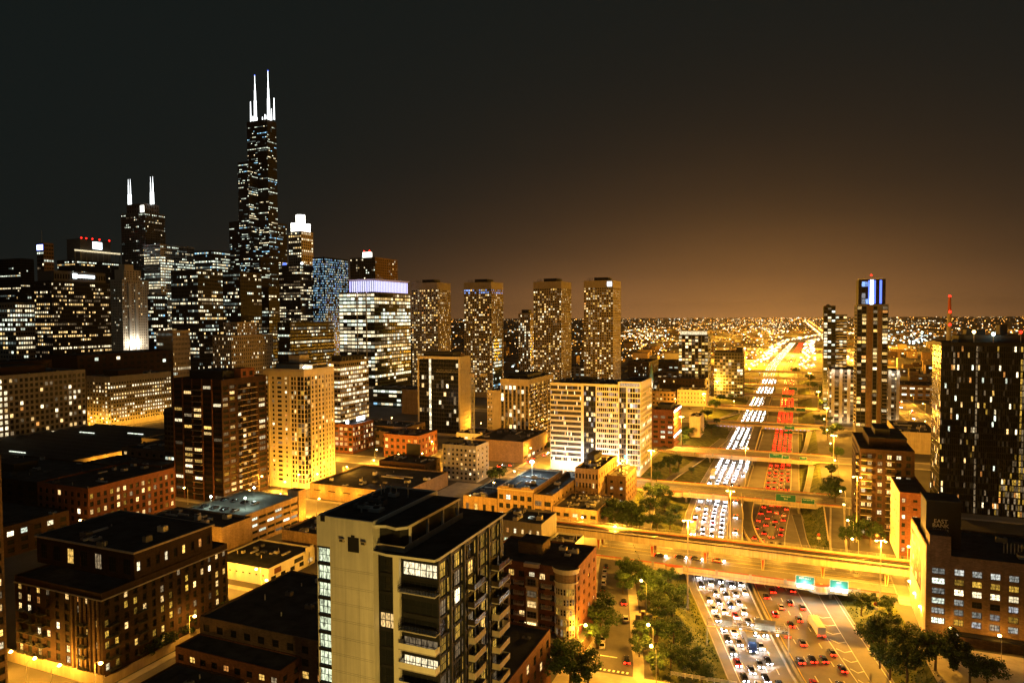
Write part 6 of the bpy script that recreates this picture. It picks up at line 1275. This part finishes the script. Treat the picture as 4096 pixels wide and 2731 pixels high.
for k_ in range(4):                                      # departing tail lights, right carriageway
    y = 165 + U(0, 8); ci = 1
    while y < 1225:
        x = xlr(y, k_ + .5); dx = xlr(y + 1, k_ + .5) - xlr(y - 1, k_ + .5); rz = -math.atan2(dx, 2); c = cpick()
        if y < 500: car(x + U(-.2, .2), y, zb(y) + .01, rz, c, f'{c} car with red tail lights, {nth(ci)} along the {ORD[k_]} departing lane', 'cars with tail lights on leaving down the expressway', False, True, y < 420); ci += 1
        else:
            for s in (-.6, .6): nfar.box(x + s - .35, x + s + .35, y - 2.5, y - 2.3, zb(y) + .4, zb(y) + 1.2, 'taillight_far')
            nfar.box(x - .85, x + .85, y - 2.2, y + 2.3, zb(y) + .3, zb(y) + 1.3, 'car_grey')
        y += U(8, 17)
for y0_, y1_ in ((1230, 2600),):                         # the stream far off, too far to tell the cars apart
    y = y0_
    while y < y1_:
        sh = lerp([(1230, 0), (1400, 0), (2600, 30)], y)
        for k_ in range(5):
            x = -52 + sh + k_ * 3.8 + U(-.5, .5); nfar.ball((x, y, .8 + max(zb(y), -6) * (y < 1400)), .45 + y / 4500, 'far_white', 6, 3, .6)
        for k_ in range(4):
            if rnd() < .75: nfar.ball((-22 + sh + k_ * 4.2 + U(-.5, .5), y, .8), .4 + y / 5500, 'far_red', 6, 3, .6)
        y += U(9, 15)
o = nfar.build('distant_traffic', kind='stuff'); o['label'] = 'stream of distant cars with their lights on'
for i, (k_, y) in enumerate(((0, 333), (1, 398), (0, 455), (2, 224))):
    x = xlane(y, k_ + .5); tr_c = ('white', 'red', 'white', 'blue')[i]
    for o_ in [o for o in col.objects if o.parent is None and o.name.startswith('car') and abs(o.location.x - x) < 2.2 and -13 < o.location.y - y < 9]:
        for ch in list(o_.children): bpy.data.objects.remove(ch)
        bpy.data.objects.remove(o_)
    dx = xlane(y + 1, k_ + .5) - xlane(y - 1, k_ + .5)
    truck(x, y, zb(y) + .01, math.pi - math.atan2(dx, 2), tr_c, f'{tr_c} box truck with headlights on, {ORD[i]} of the oncoming trucks', 'trucks on the expressway', True)
for i, (k_, y) in enumerate(((3, 246), (2, 345), (3, 440))):
    x = xlr(y, k_ + .5); tr_c = ('white', 'grey', 'blue')[i]
    for o_ in [o for o in col.objects if o.parent is None and o.name.startswith('car') and abs(o.location.x - x) < 2.2 and -12 < o.location.y - y < 9]:
        for ch in list(o_.children): bpy.data.objects.remove(ch)
        bpy.data.objects.remove(o_)
    dx = xlr(y + 1, k_ + .5) - xlr(y - 1, k_ + .5)
    truck(x, y, zb(y) + .01, -math.atan2(dx, 2), tr_c, f'{tr_c} box truck with tail lights on, {ORD[i]} of the departing trucks', 'trucks on the expressway', False)
# cars on the ramp, the nearest bridge and the streets
for i, (px, zz) in enumerate(((2010, -.6), (2070, -2.5), (2130, -4.4))):
    g = G(2942, px, zz); car(g.x, g.y, zz + .05, math.pi, 'silver', f'silver car with headlights on, {ORD[i]} from the top of the curved ramp', 'cars on the curved ramp', slope=-.04)
for i, (px, py, c) in enumerate(((2640, 2227, 'black'), (2722, 2234, 'black'), (2785, 2240, 'black'), (2872, 2248, 'red'))):
    g = G(px, py); car(g.x, g.y, .08, -math.pi / 2, c, ('first black car in the queue on the nearest bridge', 'second black car in the queue on the nearest bridge', 'third black car in the queue on the nearest bridge', 'red car heading the queue on the nearest bridge')[i], 'cars queueing on the nearest bridge')
PK = [(2424, 2268, 'black'), (2419, 2290, 'silver'), (2416, 2312, 'white'), (2414, 2335, 'silver'), (2412, 2358, 'black'), (2408, 2585, 'white'), (2410, 2560, 'silver')]
for i, (px, py, c) in enumerate(PK): g = G(px, py); car(g.x, g.y, .05, .25, c, f'{c} car parked at the left kerb of the slanting street, {ORD[i]} in the row', 'cars parked on the slanting street', False, False)
for i, (px, py, c, l_) in enumerate(((2503, 2480, 'silver', 0), (2507, 2645, 'black', 1), (2496, 2412, 'black', 1))): g = G(px, py); car(g.x, g.y, .05, .25, c, (f'silver car parked at the right kerb of the slanting street', 'black car at the right kerb near the lower street corner', 'black car with tail lights on beside the upper trees')[i], 'cars at the right kerb', False, bool(l_))
for i in range(9): car(-232 + (i % 5) * 5.2 + U(-.5, .5), 190.8 + (i // 5) * -4.9, .06, U(-.2, .2), ('black', 'grey', 'black', 'silver', 'black', 'blue', 'grey', 'white', 'black')[i], f'{ORD[i]} car parked on the lot before the white shop', 'cars on the shop lot', False, False)
car(-193, 182, .06, -math.pi / 2, 'white', 'white pickup crossing before the white shop', 'cars on the shop street'); car(-172, 205, .06, 0, 'white', 'white van parked by the small brick store', 'cars on the shop street', False, False)
for i in range(8): car(-246 + (i % 4) * 6, 230 + (i // 4) * 12, 13.1, U(-.1, .1), ('black', 'grey', 'black', 'silver')[i % 4], f'{ORD[i]} car parked on the garage roof', 'cars on the garage roof', False, False)
for i, (px, py, c) in enumerate(((2115, 1848, 'black'), (2138, 1835, 'black'), (2180, 1822, 'white'), (2045, 1862, 'grey'), (2000, 1866, 'black'))): g = G(px, py); car(g.x, g.y, .06, 0, c, f'{c} car, {ORD[i]} nearest on the street left of the white slab', 'cars on the street left of the white slab', i % 2 == 0, True)
for i, (px, py) in enumerate(((2630, 1800), (2660, 1790), (2760, 1637), (2640, 1803), (2700, 1640))): g = G(px, py); car(g.x, g.y, .08, -math.pi / 2, ('silver', 'black', 'black', 'grey', 'white')[i], f'{ORD[i]} car parked in the lot behind the orange brick office', 'cars in the lot behind the orange brick office', False, False)
for i in range(10): car(101 + (i % 2) * 5 + U(-.4, .4), 470 + i * 44, .07, math.pi if i % 2 == 0 else 0, cpick(), f'{ORD[i]} car on the bright right-hand street', 'cars on the bright right-hand street', True, True, False)
# ================================================================== signs
def sign_board(x, y, z, w, h, label, lit=False, lines=2, txt=None, group='green highway signs', strip=False):
    r = thing('highway_sign', label, 'sign', (x, y, z), 0, group)
    q = MB(); q.box(-w / 2, w / 2, 0, .14, 0, h, 'sign_green'); q.build('board', r)
    q = MB(); t = .1
    for a in ((-w / 2, w / 2, 0, t), (-w / 2, w / 2, h - t, h), (-w / 2, -w / 2 + t, t, h - t), (w / 2 - t, w / 2, t, h - t)): q.box(a[0], a[1], -.02, -.001, a[2], a[3], 'paint')
    q.build('border', r)
    for i, s_ in enumerate(txt or ()): place('lettering', textmesh(s_, h * .26, 'paint', .01), r, (0, -.03, h * (.72 - i * .36)), (math.pi / 2, 0, 0))
    for s in (-w * .35, w * .35): q = MB(); q.box(s - .07, s + .07, .14, .8, -.1, h * .7, 'galv'); q.build('bracket', r)
    if strip:
        q = MB(); q.box(-w * .45, w * .45, -1.5, -1.1, -.55, -.35, 's_strip'); q.box(-w * .4, -w * .38, -1.2, 0, -.33, -.25, 'galv'); q.box(w * .38, w * .4, -1.2, 0, -.33, -.25, 'galv'); q.build('sign_light', r)
        lamp('sign_lamp', (0, -1.9, -.1), 1500, (.85, 1, .95), r)
SG = [(3220, 2318, 70, 34, 267.2, 'bright green and white sign on the nearest bridge, left of the half-round lookout', ('EXIT ONLY',), True), (3356, 2335, 68, 34, 267.2, 'bright green and white sign on the nearest bridge, right of the half-round lookout', ('EXIT',), True), (3143, 1990, 76, 30, 382.4, 'large dark green sign with yellow strip on the second bridge', ('Washington', 'Blvd'), False), (3232, 2003, 50, 22, 382.4, 'small dark green sign at the right end of the second bridge', ('Washington Blvd',), False), (3103, 1822, 48, 18, 495.4, 'wide green sign on the third bridge over the tail lights', ('Madison St',), False), (3143, 1828, 26, 14, 495.4, 'small square green sign on the third bridge over the tail lights', ('EXIT',), False), (3213, 1832, 27, 11, 495.4, 'small green sign at the right end of the third bridge', ('Madison St',), False), (3158, 1710, 38, 15, 640.4, 'green sign on the fourth bridge', ('Monroe St',), False), (3156, 1634, 40, 13, 759.4, 'wide green sign on the fifth bridge', ('Adams St',), False), (3203, 1638, 34, 13, 759.4, 'pair of small green boards on the fifth bridge', ('EXIT',), False), (3147, 1583, 36, 11, 883.4, 'green sign on the sixth bridge', ('Jackson Blvd',), False), (3170, 1555, 34, 11, 1014.4, 'pale green sign on the seventh bridge', (), False)]
for px, py, pw, ph, Y, lab, tx, st in SG:
    p = AY(px, py, Y); dep = Y * .9235 - p.x * .3835; k_ = dep / F; sign_board(p.x, Y - .5, p.z - ph * k_ / 2, pw * k_, ph * k_, lab, txt=tx, strip=st)
# sign gantry across the near carriageway
ga = G(2828, 2580, -6); gb_ = G(3155, 2620, -6); d_ = gb_ - ga; L_ = d_.length; a_ = math.atan2(d_.y, d_.x)
r = thing('sign_gantry', 'steel lattice sign gantry seen from behind over the near white lanes', 'gantry', (ga.x, ga.y, -6), a_)
for u in (0, L_):
    for v in (0, 1.3): q = MB(); q.tube((u, v, 0), (u, v, 8.6), .16, .13, 'galv', 6); q.build('post', r)
    q = MB()
    for z in range(1, 8): q.tube((u, 0, z), (u, 1.3, z + 1 if z % 2 else z), .04, .04, 'galv', 4)
    q.build('post_lacing', r)
for z in (6.8, 8.5):
    for v in (0, 1.3): q = MB(); q.tube((0, v, z), (L_, v, z), .1, .1, 'galv', 6); q.build('chord', r)
q = MB(); n = 18
for i in range(n):
    u0, u1 = L_ * i / n, L_ * (i + 1) / n
    for v in (0, 1.3): q.tube((u0, v, 6.8), (u1, v, 8.5) if i % 2 else (u1, v, 6.8), .05, .05, 'galv', 4); q.tube((u0, v, 6.8 if i % 2 else 8.5), (u0, v, 8.5 if i % 2 else 6.8), .05, .05, 'galv', 4)
    q.tube((u0, 0, 8.5), (u0, 1.3, 8.5), .04, .04, 'galv', 4)
q.build('lacing', r, kind='stuff')
for u, w_ in ((L_ * .25, 3.2), (L_ * .72, 6.0)): q = MB(); q.box(u - w_ / 2, u + w_ / 2, 1.5, 1.6, 6.4, 9.6, 'sign_back'); sb_ = q.build('sign_back', r)
for u in (.18, .6, .86): q = MB(); q.ball((L_ * u, -.9, 6.3), .28, 'l_cold'); q.build('gantry_light', r); lamp('gantry_lamp', (L_ * u, -.9, 5.7), 500, (.95, 1, .8), r)
q = MB(); q.box(0, L_, -1.2, -.3, 6.55, 6.62, 'girder_cream'); q.build('walkway', r)
# far gantry with a blue-green board
p = G(3195, 1765, -5.8); r = thing('sign_gantry', 'small cantilever gantry with green board right of the third bridge', 'gantry', (p.x, p.y, -6)); q = MB(); q.tube((3, 0, 0), (3, 0, 7.5), .2, .2, 'girder_cream', 6); q.build('post', r); q = MB(); q.box(-8, 3, -.2, .2, 6.6, 7.4, 'girder_cream'); q.build('arm', r); q = MB(); q.box(-11, -5, -.5, -.3, 5.8, 8.6, 'sign_green'); q.build('board', r)
# small road signs on the near banks
for (px, py, lab) in ((2768, 2640, 'round grey road sign over a white plate on the left bank'), (3503, 2450, 'round road sign over a white plate on the right bank'), (3275, 2165, 'yellow road sign on the grass beyond the railway')):
    g = G(px, py, -2); r = thing('road_sign', lab, 'sign', (g.x, g.y, -2.6)); q = MB(); q.tube((0, 0, 0), (0, 0, 4.2), .06, .06, 'galv', 5); q.build('post', r)
    q = MB(); q.tube((0, -.08, 3.7), (0, -.12, 3.7), .7, .7, 'galv' if '2768' in str(px) else 'rust_red', 12); q.build('disc', r); q = MB(); q.box(-.75, .75, -.12, -.08, 1.7, 2.7, 'paint'); q.build('plate', r)
# ================================================================== other things
p = G(1870, 1905); r = thing('tower_crane', 'thin lattice tower crane standing before the dark hotel', 'crane', (p.x - 6, p.y + 20, 0)); h = 62
q = MB()
for sx_ in (-1, 1):
    for sy in (-1, 1): q.tube((sx_, sy, 0), (sx_, sy, h), .14, .14, 'steel', 4)
for i in range(24):
    z = i * h / 24; z2 = (i + 1) * h / 24
    for s in (-1, 1): q.tube((-1, s, z), (1, s, z2), .08, .08, 'steel', 3); q.tube((s, -1, z), (s, 1, z2), .08, .08, 'steel', 3)
q.build('mast', r)
q = MB(); q.tube((-26, 0, h), (10, 0, h), .16, .16, 'steel', 4); q.tube((-26, 0, h + 1.6), (10, 0, h + 1.6), .12, .12, 'steel', 4)
for i in range(18): q.tube((-26 + i * 2, 0, h), (-25 + i * 2, 0, h + 1.6), .07, .07, 'steel', 3); q.tube((-25 + i * 2, 0, h + 1.6), (-24 + i * 2, 0, h), .07, .07, 'steel', 3)
q.build('jib', r); q = MB(); q.box(6, 10, -1.2, 1.2, h - 2, h - .2, 'concrete'); q.build('counterweight', r); q = MB(); q.box(-1.2, 1.2, -1.6, 1.2, h - 2.6, h - .2, 'stone'); q.build('cab', r)
p = G(1655, 1880); r = thing('billboard', 'black back of a billboard on a post beside the tree-lined street', 'billboard', (p.x, p.y, 0)); q = MB(); q.tube((0, 0, 0), (0, 0, 9), .5, .45, 'dark_panel', 8); q.build('post', r); q = MB(); q.box(-5, 5, -.5, .5, 8, 17, 'black_steel'); q.build('board', r)
# white rail fence at the bottom of the frame
for i in range(9):
    x = -31 + i * 1.9; r = thing('fence_panel', f'white rail fence panel, {ORD[i]} from the left at the bottom edge', 'fence', (x, 186.2 + i * .12, .1), .06, 'white rail fence panels')
    for xx in (0, 1.8): q = MB(); q.box(xx - .06, xx + .06, -.06, .06, 0, 1.3, 'paint'); q.build('post', r)
    for z in (.4, .75, 1.1): q = MB(); q.box(.06, 1.74, -.03, .03, z, z + .14, 'paint'); q.build('rail', r)
# utility cabinets by the slanting street
for i, (px, py, w_, h_, mt) in enumerate(((2552, 2480, 1.6, 1.9, 'panel_grey'), (2572, 2470, 1.0, 2.2, 'brick_red'), (2598, 2480, 1.8, 1.9, 'panel_grey'), (2565, 2500, 1.6, 1.2, 'stone'), (2592, 2505, 1.5, 1.4, 'panel_grey'))):
    g = G(px, py); r = thing('utility_cabinet', f'utility cabinet with pale lid in the fenced yard, {ORD[i]} from the back left', 'cabinet', (g.x, g.y, 0), .2, 'utility cabinets in the yard'); q = MB(); q.box(-w_ / 2, w_ / 2, -.6, .6, 0, h_, mt); q.build('body', r); q = MB(); q.box(-w_ / 2 - .1, w_ / 2 + .1, -.7, .7, h_ + .002, h_ + .16, 'stone'); q.build('lid', r)
g = G(2575, 2540); q = MB(); q.box(-3, 3, -4, 4, 0, .1, 'brick_tan'); q.box(-3, 3, -3.9, 3.9, .102, 2.4, 'timber'); q.box(-.6, .6, -4.0, 4.0, 2.41, 2.46, 'stone'); tag(q.build('shed', None, (g.x + 1, g.y, 0), .25), 'flat brown shed roof with pale stripe in the fenced yard', 'shed')
# broadcast tower on the horizon
g = AY(3797, 1300, 2900); r = thing('broadcast_tower', 'thin round tower with red lights on the right horizon', 'tower', (g.x, 2900, 0))
q = MB(); q.tube((0, 0, 0), (0, 0, 108), 9, 7, 'stone_grey', 10); q.build('shaft', r); q = MB(); q.tube((0, 0, 108), (0, 0, 160), 6, 4, 'rust_red', 8); q.build('mast', r)
for z in (60, 106, 162): q = MB(); q.ball((0, -8 if z < 160 else 0, z), 4.5, 'l_red'); q.build('beacon', r)
# ================================================================== the far city
R = random.Random(5); cb = MB(); fl = MB()
for i in range(2600):
    y = 1120 + 5200 * R.random() ** 1.7; x = R.uniform(-.95, .62) * y * 1.05
    if -95 < x < 75 + y * .02 and y < 3000: continue
    if x > 85 and x < 130: continue
    w, d, h = R.uniform(8, 34), R.uniform(8, 30), R.choice((4, 5, 6, 7, 8, 9, 11, 14, 18))
    cb.box(x, x + w, y, y + d, 0, h, R.choice(('brick_dark', 'brick_brown', 'stone_grey', 'brick_tan', 'panel_grey')), skip=(0,))
    if R.random() < .6:
        for k_ in range(R.randint(1, 5)): u = R.uniform(0, w - 2); s = 1.0 + y / 2600; zz = R.uniform(1, max(1.5, h - 2)); fl.box(x + u, x + u + s * R.uniform(1, 3), y - .2, y - .05, zz, zz + s * .8, R.choice(('far_warm', 'far_white', 'far_warm', 'far_cold')), skip=(0, 1, 4))
o = cb.build('distant_low_houses', kind='stuff'); o['label'] = 'mass of distant low houses reaching to the horizon'
def spot(x, y, z, m, s=1.0): r_ = s * (.5 + y / 1350); fl.hexa(((x - r_, y, z), (x, y - r_ * .3, z - r_ * .7), (x + r_, y, z), (x, y + r_, z), (x - r_ * .4, y, z + r_ * .6), (x, y - r_ * .3, z + r_ * .6), (x + r_ * .4, y, z + r_ * .6), (x, y + r_ * .3, z + r_ * .6)), m)
for j in range(90):                                       # streets running across, lined with lamps, some quarters lit and others dark
    y = 1150 + j * 95 * (1 + j * .02)
    for i in range(80):
        x = R.uniform(-1.0, .66) * y; q_ = math.sin(x * .0021 + 1.3) + math.sin(y * .0017 + x * .0009) + .9 * math.exp(-((x / y + .07) / .16) ** 2)
        if R.random() < -.06 + .34 * q_: spot(x, y + R.uniform(-8, 8), 7, 'far_warm' if R.random() < .75 else R.choice(('far_white', 'far_cold', 'far_warm')), R.choice((.3, .4, .5, .6, .8, 1.3)))
for xs in (-900, -640, -420, -260, 330, 560, 820):         # avenues running away
    for i in range(120): y = 1250 + 6500 * (i / 120) ** 1.5; spot(xs + R.uniform(-5, 5), y, 8, 'far_warm', R.uniform(.4, .8))
for i in range(520): y = 1100 + 11000 * (i / 520) ** 1.6; spot(112 + R.uniform(-5, 5) + 0.004 * y, y, 8, 'far_warm', 1.5); spot(98 + R.uniform(-5, 5), y + 9, 8, R.choice(('far_warm', 'far_white')), 1.2)
for i in range(700): y = 1250 + 2600 * R.random(); spot(lerp([(1250, -70), (2600, -45), (4000, 200)], y) + R.choice((0, 85)) + R.uniform(-14, 14), y, 8, R.choice(('far_warm', 'far_white', 'far_white')), R.uniform(.8, 1.9))
for (px, py, n, sx_, sy_, m) in ((2620, 1360, 200, 75, 20, 'far_warm'), (2560, 1335, 80, 60, 14, 'far_white'), (3560, 1345, 60, 40, 12, 'far_cold'), (3660, 1350, 60, 40, 12, 'far_cold'), (2760, 1300, 120, 160, 14, 'far_white'), (2950, 1300, 160, 200, 14, 'far_warm'), (3640, 1290, 70, 70, 10, 'far_white'), (3900, 1300, 130, 160, 16, 'far_warm'), (3050, 1335, 160, 60, 24, 'far_warm'), (2990, 1400, 90, 60, 20, 'far_warm'), (2700, 1420, 120, 90, 20, 'far_warm'), (2500, 1400, 60, 60, 20, 'far_warm'), (3090, 1310, 120, 40, 20, 'far_white'), (2050, 1300, 60, 250, 16, 'far_warm')):
    for i in range(n): g = G(px + R.gauss(0, sx_), max(1282, py + R.gauss(0, sy_)), 6); spot(g.x, g.y, 6, m if R.random() < .7 else 'far_white', R.uniform(.5, 1.7) * (1 if g.y < 4500 else .6))
for i in range(3600):
    y = 7000 + 19000 * R.random() ** 1.4
    x = R.gauss(-.05, .2) * y if i % 2 else R.uniform(-.9, .62) * y
    if math.sin(x * .0011 + 2) + math.sin(y * .0009 + x * .0005) > -.2: spot(x, y, 8, R.choice(('far_warm', 'far_warm', 'far_warm', 'far_white')), R.uniform(.25, .7))
fo = []
for i in range(90): y = 1300 + 3600 * R.random() ** 1.3; x = R.gauss(-.03, .1) * y; fo.append((max(-120, min(220, x)) if y < 2000 else x, y, 22))
o = fl.build('distant_city_lights', kind='stuff'); o['label'] = 'countless distant street lamps and lit windows across the plain'

for p_ in fo: lamp('added_district_glow', p_, 260000, SOD, o, 3.0)  # bare lights without fixtures, added to make far ground and houses glow
# ================================================================== the night air
hb = MB(); hb.box(-16500, 16500, -3200, 30500, -8.0, 560, 'ground'); hz_o = hb.build('haze', kind='stuff'); hz_o.data.materials.clear()
hm = bpy.data.materials.new('haze'); hm.use_nodes = True; ht = hm.node_tree
for n_ in list(ht.nodes): ht.nodes.remove(n_)
vo = ht.nodes.new('ShaderNodeVolumePrincipled'); vo.inputs['Color'].default_value = (0.92, 0.88, 0.84, 1); vo.inputs['Density'].default_value = 0.000013; vo.inputs['Anisotropy'].default_value = 0.4
om = ht.nodes.new('ShaderNodeOutputMaterial'); ht.links.new(vo.outputs[0], om.inputs['Volume'])
hz_o.data.materials.append(hm)
